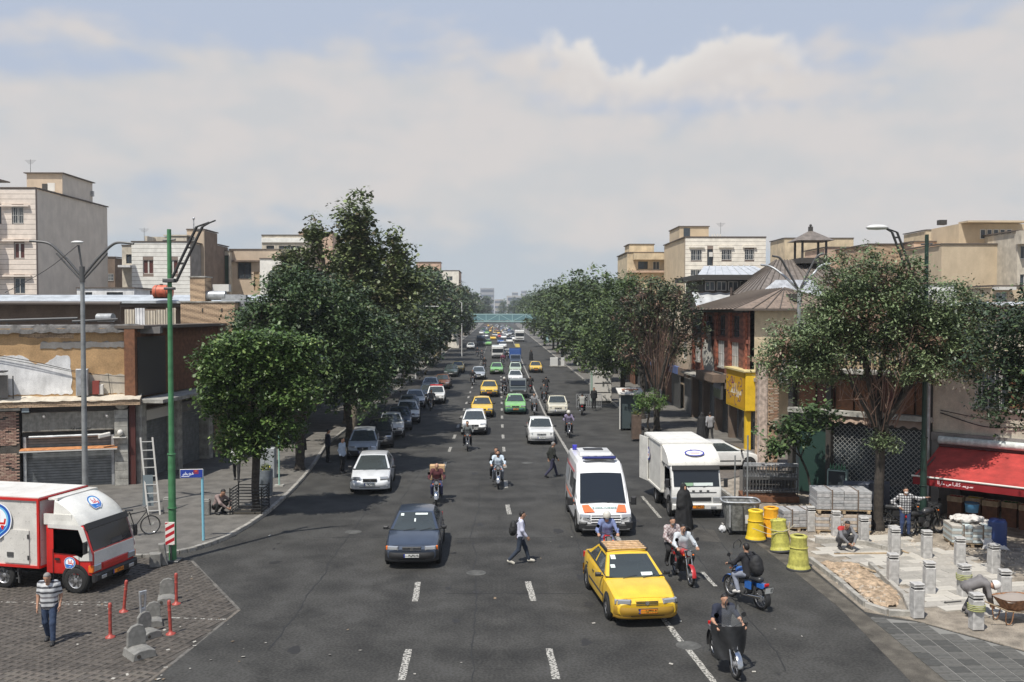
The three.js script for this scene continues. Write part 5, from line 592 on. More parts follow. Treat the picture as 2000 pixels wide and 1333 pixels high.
tree('small_tree', 'small bright shrub tree in a stone planter by the kerb', onG0(1268, 848, 0.12), { seed: 71, leaf: 0.15, wide: 0.45, clump: 0.3, per: 26, col: [0.085, 0.15, 0.035], light: [0.15, 0.22, 0.06], r: 0.06, fork: 1.2, bark: M.bark, lobes: [[0, 2.1, 0, 1.15, 0.65, 1.1, 60], [-0.5, 1.75, 0.2, 0.6, 0.4, 0.6, 16]] });
tree('sapling', 'leaning sapling by the stacked fence panels', onG0(1597, 990, 0.02), { seed: 73, leaf: 0.2, wide: 0.6, clump: 0.4, per: 22, col: [0.06, 0.1, 0.035], light: [0.1, 0.15, 0.05], r: 0.045, fork: 2.0, lean: -0.7, bark: M.barkDark, lobes: [[-1.2, 3.0, 0, 1.0, 0.7, 0.9, 40], [0.0, 3.7, 0, 0.9, 0.6, 0.8, 34], [-1.7, 2.4, 0.2, 0.5, 0.4, 0.5, 14]] });
// dark wood closing the far view
for (const [x, z, s] of [[-16, 520, 1.4], [-9, 640, 1.5], [10, 600, 1.5], [16, 520, 1.4], [4, 760, 1.6], [-22, 760, 1.6], [22, 760, 1.7]]) { const c = copy(x < 0 ? FP : FR, [x, 0, -z], z, 'hazy tree beyond the footbridge at the end of the avenue', 'hazy trees beyond the footbridge'); c.scale.setScalar(s); }
// ---------- vehicles (each faces +z in its own frame) ----------
const paintM = new Map();
function paint(r, g, b, metal = 0) { const k = [r, g, b, metal] + ''; if (!paintM.has(k)) paintM.set(k, mt(r, g, b, 0.42, { metal, map: grime(41, 0.07), size: 2.3, phys: { clearcoat: 0.85, clearcoatRoughness: 0.1 } })); return paintM.get(k); }
const plateTex = (bg, text, blue = true) => canvas(256, 64, (c) => { c.fillStyle = bg; c.fillRect(0, 0, 256, 64); c.fillStyle = '#223a9a'; if (blue) c.fillRect(0, 0, 26, 64); c.fillStyle = '#111'; farsi(c, text, 246, 50, 40, 0.16); c.lineWidth = 3; c.strokeRect(2, 2, 252, 60); });
const plates = { w: plateTex('#e9e9e4', '57 8123ب72'), o: plateTex('#e58a1d', '15 8733ت11') };
const WHEELS = new Map();
function wheel(parent, x, y, z, r, w, rimM = M.rim, side = 1) {
  const key = [r, w] + ''; if (!WHEELS.has(key)) {
    const t = b_().lathe([[r * 0.62, -w / 2], [r * 0.9, -w / 2], [r, -w * 0.34], [r, w * 0.34], [r * 0.9, w / 2], [r * 0.62, w / 2]], 22, 0, 0, 0, 0, 0, Math.PI / 2);
    const d = b_().lathe([[0.001, w * 0.34], [r * 0.16, w * 0.36], [r * 0.2, w * 0.24], [r * 0.5, w * 0.2], [r * 0.58, w * 0.36], [r * 0.66, w * 0.42], [r * 0.66, -w * 0.4], [r * 0.02, -w * 0.4]], 22, 0, 0, 0, 0, 0, -Math.PI / 2);
    const s = b_(); for (let i = 0; i < 7; i++) { const a = i / 7 * 6.283; s.box(w * 0.31, Math.cos(a) * r * 0.36, Math.sin(a) * r * 0.36, 0.012, r * 0.4, r * 0.13, 0, -0 + a); }
    WHEELS.set(key, [t.geo(), d.geo(), s.geo()]);
  }
  const [t, d, s] = WHEELS.get(key), g = new THREE.Group(); g.name = 'wheel'; g.position.set(x, y, z); g.rotation.y = side < 0 ? Math.PI : 0; parent.add(g);
  mesh('tyre', t, M.tyre, g); mesh('rim', d, rimM, g); mesh('spokes', s, rimM === M.steel ? M.dark : M.steel, g); return g;
}
const ringArch = (x, y, z, R0, t, ri) => b_().lathe([[ri, -t / 2], [R0, -t / 2], [R0, t / 2], [ri, t / 2], [ri, -t / 2]], 24, x, y, z, 0, 0, Math.PI / 2);
// profile: piecewise [z, y]
const pw = (pts, z) => { if (z <= pts[0][0]) return pts[0][1]; for (let i = 0; i + 1 < pts.length; i++) if (z <= pts[i + 1][0]) return lerp(pts[i][1], pts[i + 1][1], (z - pts[i][0]) / (pts[i + 1][0] - pts[i][0])); return pts[pts.length - 1][1]; };
const STY = {
  saloon: { L: 4.41, W: 1.7, top: [[-2.2, 0.8], [-2.12, 0.93], [-1.5, 0.985], [0.75, 0.93], [1.5, 0.85], [2.05, 0.72], [2.2, 0.6]], belt: 0.9, gh: [-1.72, -0.98, 0.1, 0.98], roof: 1.385, wr: 0.52, wz: [-1.33, 1.34], wheel: 0.305 },
  hatch: { L: 3.84, W: 1.66, top: [[-1.92, 0.75], [-1.85, 0.95], [-1.5, 0.98], [0.85, 0.95], [1.45, 0.84], [1.82, 0.68], [1.92, 0.52]], belt: 0.92, gh: [-1.86, -1.45, 0.05, 1.1], roof: 1.42, wr: 0.53, wz: [-1.2, 1.24], wheel: 0.3 },
  curvy: { L: 4.45, W: 1.76, top: [[-2.22, 0.8], [-2.15, 0.99], [-1.6, 1.05], [0.8, 0.98], [1.5, 0.86], [2.02, 0.7], [2.22, 0.5]], belt: 0.95, gh: [-1.9, -1.1, 0.1, 1.28], roof: 1.45, wr: 0.55, wz: [-1.33, 1.35], wheel: 0.32 },
  boxy: { L: 4.2, W: 1.62, top: [[-2.1, 0.78], [-2.06, 0.9], [-1.4, 0.94], [0.65, 0.9], [1.9, 0.84], [2.06, 0.78], [2.1, 0.6]], belt: 0.88, gh: [-1.5, -1.0, 0.12, 0.72], roof: 1.4, wr: 0.56, wz: [-1.25, 1.3], wheel: 0.295 },
};
function shell(S, ins = 0) { // lower body loft
  const { L, W, top, belt } = S, zs = []; const n = 26; for (let i = 0; i <= n; i++) zs.push(-L / 2 + L * i / n);
  zs.splice(1, 0, -L / 2 + 0.04, -L / 2 + 0.1); zs.splice(zs.length - 1, 0, L / 2 - 0.1, L / 2 - 0.04); zs.sort((a, b) => a - b);
  const half = (z) => { const t = Math.abs(z) / (L / 2); return W / 2 * (1 - 0.05 * Math.pow(t, 3) - 0.10 * Math.pow(t, 14)); };
  S.half = half;
  const ring = (z) => {
    const w = half(z), yt = pw(top, z), e = sst(L / 2 - 0.35, L / 2, Math.abs(z)), yb = 0.2 + 0.1 * e, ys = Math.min(yt - 0.045, belt - 0.02), ym = Math.min(0.56, (yb + ys) / 2);
    return [[0, yb], [w * 0.86, yb], [w * 0.985, yb + 0.08], [w, ym], [w * 0.985, lerp(ym, ys, 0.55)], [w * 0.955, ys], [w * 0.90, yt - 0.008], [w * 0.6, yt + 0.014], [0, yt + 0.024]];
  };
  const pos = [], id = [], rs = zs.map(ring), k = rs[0].length, full = 2 * k - 2;
  rs.forEach((r, i) => { const pts = [...r, ...r.slice(1, -1).reverse().map(([x, y]) => [-x, y])]; for (const [x, y] of pts) pos.push(x, y, zs[i]); });
  for (let i = 0; i + 1 < rs.length; i++) for (let j = 0; j < full; j++) { const a = i * full + j, b = i * full + (j + 1) % full, c = a + full, d = b + full; id.push(a, b, c, b, d, c); }
  for (const [e, fl] of [[0, 1], [rs.length - 1, 0]]) { const o = e * full; for (let j = 1; j + 1 < full; j++) fl ? id.push(o, o + j + 1, o + j) : id.push(o, o + j, o + j + 1); }
  let g = new THREE.BufferGeometry(); g.setAttribute('position', new THREE.Float32BufferAttribute(pos, 3)); g.setIndex(id); g = toCreasedNormals(g, 0.5); return g;
}
const SHELLS = new Map();
// o: style, colour, plate, rack, mirror, lower
function car(name, label, p, turn, o) {
  const S = STY[o.style], t = thing(name, label, o.cat || 'car', p, turn, o.group), body = o.paint, L = S.L, W = S.W;
  if (!SHELLS.has(o.style)) SHELLS.set(o.style, tri(shell(S)));
  mesh('body', SHELLS.get(o.style), body, t); const half = S.half;
  const [zr0, zr1, zf1, zf0] = S.gh, yb = S.belt - 0.02, yr = S.roof - 0.035, wb = W / 2 * 0.955, wr = S.wr;
  const wAt = (y) => lerp(wb, wr + 0.06, clamp((y - yb) / (yr - yb)));
  const yF = pw(S.top, zf0), yR = pw(S.top, zr0);
  const front = (u, v, off = 0) => { const y = lerp(yF - 0.02, yr, v) , x = (2 * u - 1) * (wAt(y) - 0.015), k = 1 - (2 * u - 1) ** 2; return V(x, y + k * 0.03 * v + off * 0.75, lerp(zf0, zf1, v) + k * lerp(0.1, 0.05, v) + off * 0.75); };
  const rear = (u, v, off = 0) => { const y = lerp(yR - 0.02, yr, v), x = (2 * u - 1) * (wAt(y) - 0.015), k = 1 - (2 * u - 1) ** 2; return V(x, y + k * 0.03 * v + off * 0.75, lerp(zr0, zr1, v) - k * 0.05 - off * 0.75); };
  const roof = b_().patch((u, v) => { const k = 1 - (2 * u - 1) ** 2, z = lerp(zr1, zf1, v); return V((2 * u - 1) * (wAt(yr) - 0.015) , yr + k * 0.03 + 0.02 * Math.sin(Math.PI * v) * (0.4 + k), z + k * lerp(-0.05, 0.05, v)); }, 10, 8, true)
    ;
  const rim = (f, u0, u1, v0, v1, fl) => { for (const [a, b, c, d, n] of [[0, u0, 0, 1, 1], [u1, 1, 0, 1, 1], [u0, u1, 0, v0, 8], [u0, u1, v1, 1, 8]]) roof.patch((u, v) => f(lerp(a, b, u), lerp(c, d, v)), n, 4, fl); };
  rim(front, 0.06, 0.94, 0.07, 0.94); rim(rear, 0.08, 0.92, 0.11, 0.92, true);
  const mid = lerp(zr1, zf1, 0.42), uM = (mid - lerp(zr0, zr1, 0.5)) / (lerp(zf0, zf1, 0.5) - lerp(zr0, zr1, 0.5));
  for (const s of [1, -1]) { const sd = (u, v) => { const y = lerp(lerp(yR, yF, u) - 0.02, yr, v); return V(s * (wAt(y) - 0.015), y, lerp(lerp(zr0, zf0, u), lerp(zr1, zf1, u), v)); }; rim(sd, 0.11, uM - 0.03, 0.12, 0.88, s < 0); const w0 = roof.g.length; for (const [a, b, c, d] of [[uM + 0.03, 0.915, 0, 0.12], [uM + 0.03, 0.915, 0.88, 1], [0.915, 1, 0, 1], [uM - 0.03, uM + 0.03, 0, 1]]) roof.patch((u, v) => sd(lerp(a, b, u), lerp(c, d, v)), 3, 4, s < 0); roof.g.splice(w0 - 3, 1); }
  { const g = mergeGeometries(roof.g); roof.g = [toCreasedNormals(g, 0.6)]; }
  roof.build('roof', body, t);
  b_().patch((u, v) => front(lerp(0.055, 0.945, u), lerp(0.08, 0.95, v), 0.008), 8, 4).build('windshield', M.pane2, t);
  b_().patch((u, v) => rear(lerp(0.07, 0.93, u), lerp(0.12, 0.93, v), 0.008), 8, 4, true).build('rear_window', M.pane2, t);
  for (const s of [1, -1]) {
    const zAt = (u, v) => lerp(lerp(zr0, zf0, u), lerp(zr1, zf1, u), v), uA = 0.1;
    const win = (u0, u1) => b_().patch((u, v) => { const uu = lerp(u0, u1, u), vv = lerp(0.1, 0.9, v), y = lerp(lerp(yR, yF, uu) - 0.02, yr, vv); return V(s * (wAt(y) - 0.007), y, zAt(uu, vv)); }, 4, 3, s < 0).build('side_window', M.pane2, t);
    win(uA, uM - 0.025); win(uM + 0.025, 0.925);
    // doors: thin shells proud of the side
    for (const [z0, z1] of [[lerp(zr0, mid, 0.28), mid - 0.01], [mid + 0.01, Math.min(zf0 - 0.12, S.wz[1] - 0.42)]]) {
      const d = b_().patch((u, v) => { const z = lerp(z0, z1, u), w = half(z), pts = [[0.26, 0.99], [0.34, 1], [0.56, 1.002], [0.73, 0.99], [S.belt - 0.03, 0.958]]; const q = v * 4, i = Math.min(3, Math.floor(q)), f = q - i; return V(s * (w * lerp(pts[i][1], pts[i + 1][1], f) + 0.006), lerp(pts[i][0], pts[i + 1][0], f), z); }, 4, 8, s < 0).build('door', body, t);
      b_().cbox(s * (half(z0) + 0.012), S.belt - 0.13, z0 + 0.14, 0.025, 0.03, 0.15, 0.008).build('handle', o.trim || M.black, d);
    }
    b_().box(s * (W / 2 + 0.004), 0.47, 0, 0.018, 0.06, S.wz[1] - S.wz[0] - 0.8).build('side_moulding', o.trim || M.dark, t);
    for (const z of S.wz) {
      ringArch(s * (half(z) - 0.075), S.wheel + 0.015, z, S.wheel + 0.06, 0.16, S.wheel * 0.8).build('wheel_arch', M.under, t);
      wheel(t, s * (W / 2 - 0.062), S.wheel, z, S.wheel, 0.18, o.rim || M.rim, s);
    }
    const mr = b_().cbox(s * (wb + 0.12), S.belt + 0.06, zf0 - 0.28, 0.17, 0.11, 0.09, 0.03, s * 0.2).box(s * (wb + 0.02), S.belt + 0.03, zf0 - 0.27, 0.06, 0.03, 0.05).build('mirror', o.mirror || M.black, t);
    // lamps
    const zf = L / 2, hw = o.style === 'boxy' ? 0.22 : 0.34, hy = o.style === 'hatch' || o.style === 'curvy' ? 0.66 : 0.64, hx = W / 2 * 0.86 - hw / 2;
    b_().cbox(s * hx, hy, zf - (o.style === 'hatch' || o.style === 'curvy' ? 0.19 : 0.11), hw, o.style === 'boxy' ? 0.17 : 0.135, 0.2, 0.03, s * 0.2, o.style === 'curvy' || o.style === 'hatch' ? -0.5 : -0.12).build('headlight', M.lamp, t);
    b_().cbox(s * (W / 2 * 0.88), hy - 0.005, zf - 0.19, 0.07, 0.12, 0.14, 0.02, s * 0.4).build('indicator', o.amber ? M.amber : M.lamp, t);
    b_().cbox(s * (W / 2 * 0.72), 0.78, -zf + 0.06, 0.34, 0.16, 0.16, 0.03, -s * 0.15).build('tail_light', M.red, t);
  }
  // cabin: dark dash and shelf, seats, wheel; bonnet panel
  const cb = b_().patch((u, v) => { const z = lerp(zr0 + 0.06, zf0 - 0.04, v); return V((2 * u - 1) * (wb - 0.03), pw(S.top, z) + 0.035 - 0.2 * Math.sin(Math.PI * clamp((v - 0.12) / 0.66)) * 0, z); }, 2, 10, true).build('cabin', M.trim, t);
  for (const x of [-0.36, 0.36]) { const q = b_().cbox(x, S.belt + 0.1, lerp(zr1, zf1, 0.5), 0.48, 0.4, 0.14, 0.05, 0, -0.2).cbox(x, S.belt + 0.34, lerp(zr1, zf1, 0.5) - 0.05, 0.24, 0.14, 0.09, 0.04).build('seat', x < 0 ? M.dark : M.steel, cb); } b_().cbox(0, S.belt + 0.12, zr1 - 0.05, 1.1, 0.3, 0.14, 0.05, 0, -0.2).build('rear_seat', M.dark, cb);
  b_().at(new THREE.TorusGeometry(0.17, 0.016, 6, 20), 0.36, S.belt + 0.12, zf1 + 0.32, 0, -0.9).build('steering_wheel', M.black, cb);
  b_().patch((u, v) => { const z = lerp(zf0 + 0.1, L / 2 - 0.13, v), a = Math.abs(2 * u - 1) * 0.8, w = half(z); return V((2 * u - 1) * 0.8 * w, pw(S.top, z) + (a < 0.6 ? lerp(0.024, 0.014, a / 0.6) : lerp(0.014, -0.008, (a - 0.6) / 0.3)) + 0.007, z); }, 12, 6, true).build('bonnet', body, t);
  // grille, bumpers, plate
  const gr = b_().cbox(0, 0.62, L / 2 - 0.055, W * 0.34, 0.13, 0.1, 0.02).build('grille', o.grille || M.black, t), gs = b_();
  for (let i = 0; i < 3; i++) gs.box(0, 0.578 + i * 0.042, L / 2 + 0.0, W * 0.33, 0.014, 0.02); gs.build('slats', o.slat || M.dark, gr);
  b_().disc(0, 0.625, L / 2 + 0.008, 0.055, 0.02, 6, 'z').build('badge', M.chrome, gr);
  const bump = (z, s, m) => { const q = b_(); for (const [y, h, d] of [[0.44, 0.2, 0.05], [0.3, 0.12, 0.0]]) q.patch((u, v) => { const a = 2 * u - 1, x = a * (W / 2 * 0.97), k = 1 - Math.pow(Math.abs(a), 6), vv = Math.sin(v * Math.PI); return V(x, y + (v - 0.5) * h, z + s * (-0.24 + 0.27 * k + d + 0.03 * vv)); }, 16, 4, s < 0); return q; };
  bump(L / 2 - 0.0, 1).build('front_bumper', o.bumper || M.dark, t); bump(-L / 2, -1).build('rear_bumper', o.bumper || M.dark, t);
  b_().box(0, 0.36, L / 2 + 0.055, W * 0.5, 0.08, 0.03).build('lower_intake', M.under, t);
  const pl = b_().cbox(0, 0.45, L / 2 + 0.095, 0.5, 0.13, 0.02, 0.006).build('number_plate', M.black, t);
  print('plate_print', 0.48, 0.115, plates[o.plate || 'w'], pl, V(0, 0.45, L / 2 + 0.108));
  print('plate_print', 0.48, 0.115, plates[o.plate || 'w'], b_().cbox(0, 0.5, -L / 2 - 0.09, 0.5, 0.13, 0.02, 0.006).build('number_plate', M.black, t), V(0, 0.5, -L / 2 - 0.104), Math.PI);
  const wi = b_(); for (const x of [-0.35, 0.2]) { const a = front((x / wb + 1) / 2, 0.05, 0.03), c = front((x / wb + 1) / 2 + 0.24, 0.16, 0.03); wi.bar(a, c, 0.009, 0.006, 5); } wi.build('wipers', M.black, t);
  b_().box(0, 0.2, 0, W - 0.3, 0.12, L - 0.5).build('underbody', M.under, t);
  if (o.stickers) for (const [u, v, w, h] of o.stickers) { const c = front(u, v, 0.016), k = b_().at(new THREE.BoxGeometry(w, h, 0.004), c.x, c.y, c.z, 0, -Math.atan2(zf0 - zf1, yr - yF) + 0.0).build('sticker', M.paper, t); }
  if (o.rack) {
    const rk = b_(), yy = S.roof + 0.06; for (const s of [1, -1]) { rk.beam(V(s * 0.56, yy - 0.02, -0.85), V(s * 0.56, yy - 0.02, 0.0), 0.05, 0.07); for (const z of [-0.8, -0.05]) rk.bar(V(s * 0.56, S.roof - 0.05, z), V(s * 0.56, yy, z), 0.02); }
    const r = rk.build('roof_rack', M.black, t); for (let i = 0; i < 5; i++) b_().cbox(0, yy, -0.8 + i * 0.19, 1.1, 0.03, 0.09, 0.008).build('slat', o.rack, r);
  }
  return t;
}
const at = (px, py, S = 'saloon') => { const g = G(px, 609 + (py - 609) * 1.035); g.z -= STY[S]?.L / 2 || 0; return g; };
const WHITE = paint(0.72, 0.72, 0.70), YEL = paint(0.80, 0.47, 0.025), GRN = paint(0.20, 0.46, 0.14), SIL = paint(0.40, 0.43, 0.46, 0.3), NAVY = paint(0.035, 0.048, 0.075, 0.2), DARK = paint(0.03, 0.032, 0.036, 0.2), DBLUE = paint(0.05, 0.075, 0.12, 0.2), CREAM = paint(0.66, 0.62, 0.5), GREY = paint(0.2, 0.21, 0.22, 0.2), PGRN = paint(0.5, 0.6, 0.48);

// the dark blue saloon, the taxi
car('saloon_car', 'dark blue saloon with amber indicators driving toward the crossing youth', G(801, 1113).add(V(0, 0, -2.2)), 0.02, { style: 'saloon', paint: NAVY, amber: 1, bumper: M.black, stickers: [[0.15, 0.82, 0.1, 0.12], [0.66, 0.84, 0.4, 0.09], [0.5, 0.55, 0.05, 0.16]], slat: M.chrome });
{
  const g = G(1264, 1227); const tr = 0.10;
  car('taxi', 'yellow taxi with slatted wooden roof rack and orange plate', V(g.x - Math.sin(tr) * 2.2, 0, g.z - Math.cos(tr) * 2.2), tr, { style: 'saloon', cat: 'taxi', paint: YEL, plate: 'o', bumper: mt(0.35, 0.2, 0.02, 0.55), grille: YEL, rack: mt(0.5, 0.34, 0.2, 0.7, { map: grime(3, 0.4), size: 0.5 }), stickers: [[0.13, 0.84, 0.13, 0.17], [0.12, 0.5, 0.12, 0.13], [0.72, 0.2, 0.3, 0.13]] });
}
// moving traffic, surveyed by the ground under each front bumper
const traffic = [
  ['hatchback', 'white hatchback behind the grey jacketed motorcyclist', 925, 843, 'hatch', WHITE, 0.02, {}], ['saloon_car', 'white saloon with windscreen sticker ahead of the ambulance', 1058, 861, 'boxy', WHITE, 0.0, { stickers: [[0.14, 0.85, 0.1, 0.1]], bumper: mt(0.4, 0.4, 0.4, 0.5) }],
  ['taxi', 'yellow taxi close behind the white hatchback', 940, 810, 'saloon', YEL, 0.03, { plate: 'o', stickers: [[0.15, 0.6, 0.1, 0.1]] }], ['taxi', 'yellow taxi beside the helmeted motorcyclist in the middle lane', 955, 771, 'saloon', YEL, 0.01, { plate: 'o' }],
  ['saloon_car', 'light green saloon in front of the dark pickup', 1007, 804, 'saloon', GRN, 0, { plate: 'o', stickers: [[0.15, 0.8, 0.1, 0.1]], bumper: mt(0.05, 0.14, 0.12, 0.5) }], ['saloon_car', 'cream boxy saloon with roof rack bars', 1091, 807, 'boxy', CREAM, -0.01, { rack: M.black, bumper: mt(0.4, 0.4, 0.38, 0.4) }],
  ['saloon_car', 'white saloon behind the dark pickup', 1007, 746, 'saloon', WHITE, 0, {}], ['saloon_car', 'pale green saloon under the blue truck body', 1007, 728, 'boxy', PGRN, 0, {}],
  ['hatchback', 'silver hatchback beside the shaded parking row', 934, 738, 'hatch', SIL, 0.01, {}], ['saloon_car', 'light green saloon with dark lower bumper far up the lane', 970, 728, 'saloon', GRN, 0, { bumper: mt(0.03, 0.05, 0.02, 0.5) }],
  ['taxi', 'yellow taxi alone by the opposite kerb', 1047, 725, 'saloon', YEL, 0, { plate: 'o' }], ['saloon_car', 'white saloon behind the white minibus', 993, 696, 'boxy', WHITE, 0, {}],
];
for (const [n, l, x, y, s, pm, tr, ex] of traffic) car(n, l, at(x, y, s), tr, { style: s, paint: pm, cat: n === 'taxi' ? 'taxi' : 'car', ...ex });
// parked or waiting along the shaded kerb
const parked = [
  ['saloon_car', 'silver white saloon beside the policeman under the trees', 716, 955, 'curvy', paint(0.62, 0.63, 0.64, 0.1), 0.06, { bumper: paint(0.62, 0.63, 0.64, 0.1) }], ['hatchback', 'pale silver hatchback parked first in the shaded row', 701, 890, 'hatch', SIL, 0.1, {}],
  ['hatchback', 'black hatchback parked behind the pale silver one', 733, 868, 'hatch', DARK, 0.1, {}], ['saloon_car', 'white saloon parked behind the black hatchback', 756, 850, 'saloon', WHITE, 0.1, {}], ['saloon_car', 'dark blue saloon parked between two white cars', 773, 835, 'saloon', DBLUE, 0.1, {}],
  ['saloon_car', 'white saloon parked behind the dark blue one', 790, 822, 'curvy', WHITE, 0.1, {}], ['saloon_car', 'dark grey saloon parked in deep tree shade', 793, 806, 'saloon', GREY, 0.1, {}], ['saloon_car', 'white saloon parked by the second plane tree', 806, 793, 'saloon', WHITE, 0.08, {}],
  ['saloon_car', 'blue black saloon double parked in tree shade', 833, 779, 'saloon', DBLUE, 0.05, {}], ['saloon_car', 'white boxy saloon waiting beside the parked row', 849, 784, 'boxy', WHITE, 0.04, { rack: M.red }], ['saloon_car', 'white saloon at the parked row near the cross shaped mast', 838, 763, 'saloon', WHITE, 0.03, {}],
  ['saloon_car', 'brown saloon parked in the far shade', 862, 756, 'saloon', paint(0.16, 0.06, 0.025), 0, {}], ['taxi', 'dull yellow taxi parked in the far shade', 893, 725, 'saloon', YEL, 0, {}], ['saloon_car', 'dark green saloon parked in the far shade', 880, 733, 'saloon', paint(0.03, 0.05, 0.04), 0, {}], ['saloon_car', 'white saloon at the far shaded kerb', 919, 681, 'saloon', WHITE, 0, {}],
];
for (const [n, l, x, y, s, pm, tr, ex] of parked) car(n, l, at(x, y, s), tr, { style: s, paint: pm, cat: n === 'taxi' ? 'taxi' : 'car', ...ex, group: 'cars along the shaded kerb' });
// white hatchback in the alley mouth, nose to the side
{ const g = G(1418, 920); car('hatchback', 'white hatchback across the alley mouth behind the delivery truck', V(g.x - 0.1, 0.012, g.z - 0.85), Math.PI / 2 + 0.06, { style: 'hatch', paint: WHITE, rim: M.steel }); }
// ---------- trucks, ambulance, minibuses, distant traffic ----------
const pandaTex = (big) => canvas(512, 400, (c) => {
  c.clearRect(0, 0, 512, 400); const blob = (k, col) => { c.save(); c.translate(256, 190); c.scale(k, k); c.fillStyle = col; c.beginPath(); c.moveTo(-170, 60); c.bezierCurveTo(-215, -60, -130, -160, 10, -165); c.bezierCurveTo(150, -165, 220, -70, 195, 30); c.bezierCurveTo(180, 110, 130, 120, 60, 180); c.bezierCurveTo(30, 150, -30, 170, -90, 175); c.bezierCurveTo(-150, 170, -160, 110, -170, 60); c.fill(); c.restore(); };
  blob(1.1, '#f4f6f8'); blob(1.04, '#1f57b0'); blob(0.9, '#7fc4ea'); blob(0.8, '#f3f6fa');
  c.fillStyle = '#2a6fc4'; c.beginPath(); c.moveTo(110, 250); c.bezierCurveTo(200, 225, 300, 300, 420, 235); c.lineTo(380, 290); c.lineTo(300, 345); c.lineTo(150, 335); c.fill();
  c.fillStyle = '#f0f4fa'; farsi(c, 'بسYنی', 300, 318, 30, 0.16);
  c.fillStyle = '#cf2318'; farsi(c, 'پانNدا'.replace('N', ''), 398, 222, 135, 0.16);
});
const panda = pandaTex();
function cabTruck(o) {
  const t = thing('delivery_truck', o.label, 'truck', o.p, o.turn), W = 1.95, { boxL, boxH, bed, cabL, cabH } = o, zB = -boxL / 2 + o.off, zC = zB + boxL / 2 + 0.12; // box centre, cab rear
  const zN = zC + cabL;
  // cab: side outline pushed across the width
  const out = [[zC, 0.5], [zN - 0.02, 0.5], [zN, 0.62], [zN, 1.1], [zN - 0.05, 1.2], [zN - 0.27, cabH - 0.06], [zN - 0.38, cabH], [zC, cabH]];
  const cab = b_(), sh = new THREE.Shape(out.map(([z, y]) => new THREE.Vector2(z, y)));
  const cg = new THREE.ExtrudeGeometry(sh, { depth: W - 0.24, bevelEnabled: true, bevelThickness: 0.1, bevelSize: 0.05, bevelOffset: -0.05, bevelSegments: 3 }); cg.translate(0, 0, -(W - 0.24) / 2); cg.rotateY(-Math.PI / 2); cab.add(toCreasedNormals(cg, 0.5)).build('cab', o.cab, t);
  if (o.upper) { const u = b_(); for (const s of [1, -1]) u.slab([[-zN - 0.002, 0.95], [-zN + 0.002, 1.11], [-zN + 0.05, 1.21], [-zN + 0.28, cabH - 0.05], [-zN + 0.4, cabH + 0.01], [-zC - 0.1, cabH + 0.01], [-zC - 0.1, cabH - 0.1], [-zN + 0.44, cabH - 0.12], [-zN + 0.22, 1.26], [-zN + 0.34, 1.1], [-zN + 0.62, 1.05], [-zN + 0.4, 0.93]].map(([a, b]) => [a * s, b]), 0, 0.008); const L = u.g; u.g = []; L[0].rotateY(Math.PI / 2); L[0].translate(W / 2 + 0.004, 0, 0); L[1].rotateY(-Math.PI / 2); L[1].translate(-W / 2 - 0.004, 0, 0); u.g = L; u.box(0, 1.0, zN + 0.004, W - 0.16, 0.36, 0.012).build('upper_panel', o.upper, t); }
  const lean = Math.atan2(0.22, cabH - 0.06 - 1.2);
  b_().at(new THREE.BoxGeometry(W - 0.2, 0.68, 0.02), 0, lerp(1.2, cabH - 0.06, 0.5), zN - 0.05 - 0.22 * 0.5 + 0.012, 0, -lean).build('windshield', M.glass, t);
  b_().at(new THREE.BoxGeometry(W - 0.12, 0.18, 0.1), 0, cabH - 0.05, zN - 0.24, 0, -lean - 0.15).build('sun_visor', M.black, t);
  for (const s of [1, -1]) {
    const w = b_().slab([[-zN + 0.22, 1.2], [-zN + 0.34, 1.02], [-zN + 0.55, 1.1], [-zC - 0.28, 1.12], [-zC - 0.28, cabH - 0.13], [-zN + 0.44, cabH - 0.13]], 0, 0.01); w.g[0].rotateY(Math.PI / 2); if (s < 0) w.g[0].scale(-1, 1, 1); w.g[0].translate(s * (W / 2 + 0.005), 0, 0); w.build('side_window', M.glass, t);
    b_().box(s * (W / 2 + 0.003), 0.8, zC + 0.26, 0.01, 0.85, 0.015).box(s * (W / 2 + 0.003), 0.78, zN - 0.42, 0.01, 0.6, 0.015).build('door_seam', M.under, t);
    b_().cbox(s * (W / 2 + 0.015), 0.95, zC + 0.4, 0.03, 0.06, 0.16, 0.01).build('door_handle', M.black, t);
    b_().cbox(s * (W / 2 + 0.16), 1.35, zN - 0.1, 0.15, 0.34, 0.09, 0.03).bar(V(s * (W / 2 - 0.05), 1.5, zN - 0.2), V(s * (W / 2 + 0.14), 1.48, zN - 0.1), 0.015).bar(V(s * (W / 2 - 0.05), 1.2, zN - 0.12), V(s * (W / 2 + 0.14), 1.22, zN - 0.1), 0.015).build('mirror', M.black, t);
    b_().cbox(s * (W / 2 - 0.2), 0.72, zN + 0.005, 0.32, 0.2, 0.07, 0.03).build('headlight', M.lamp, t);
    b_().cbox(s * (W / 2 - 0.03), 0.72, zN - 0.06, 0.08, 0.19, 0.16, 0.02).build('indicator', o.red ? M.amber : M.lamp, t);
    ringArch(s * (W / 2 - 0.095), 0.4, zN - 0.55, 0.43, 0.195, 0.3).build('wheel_arch', M.under, t);
    wheel(t, s * (W / 2 - 0.075), 0.37, zN - 0.55, 0.37, 0.2, M.rim, s); wheel(t, s * (W / 2 - 0.12), 0.37, zN - 0.55 - o.wb, 0.37, 0.28, M.rim, s);
    b_().box(s * (W / 2 - 0.06), 0.66, zN - 0.55 - o.wb + 0.48, 0.12, 0.5, 0.04).build('mudguard', M.dark, t);
  }
  b_().cbox(0, 0.74, zN + 0.0, W - 0.85, 0.15, 0.06, 0.02).build('grille', o.grille || M.black, t);
  b_().cbox(0, 0.46, zN + 0.02, W - 0.02, 0.24, 0.18, 0.05).build('front_bumper', o.bumper, t);
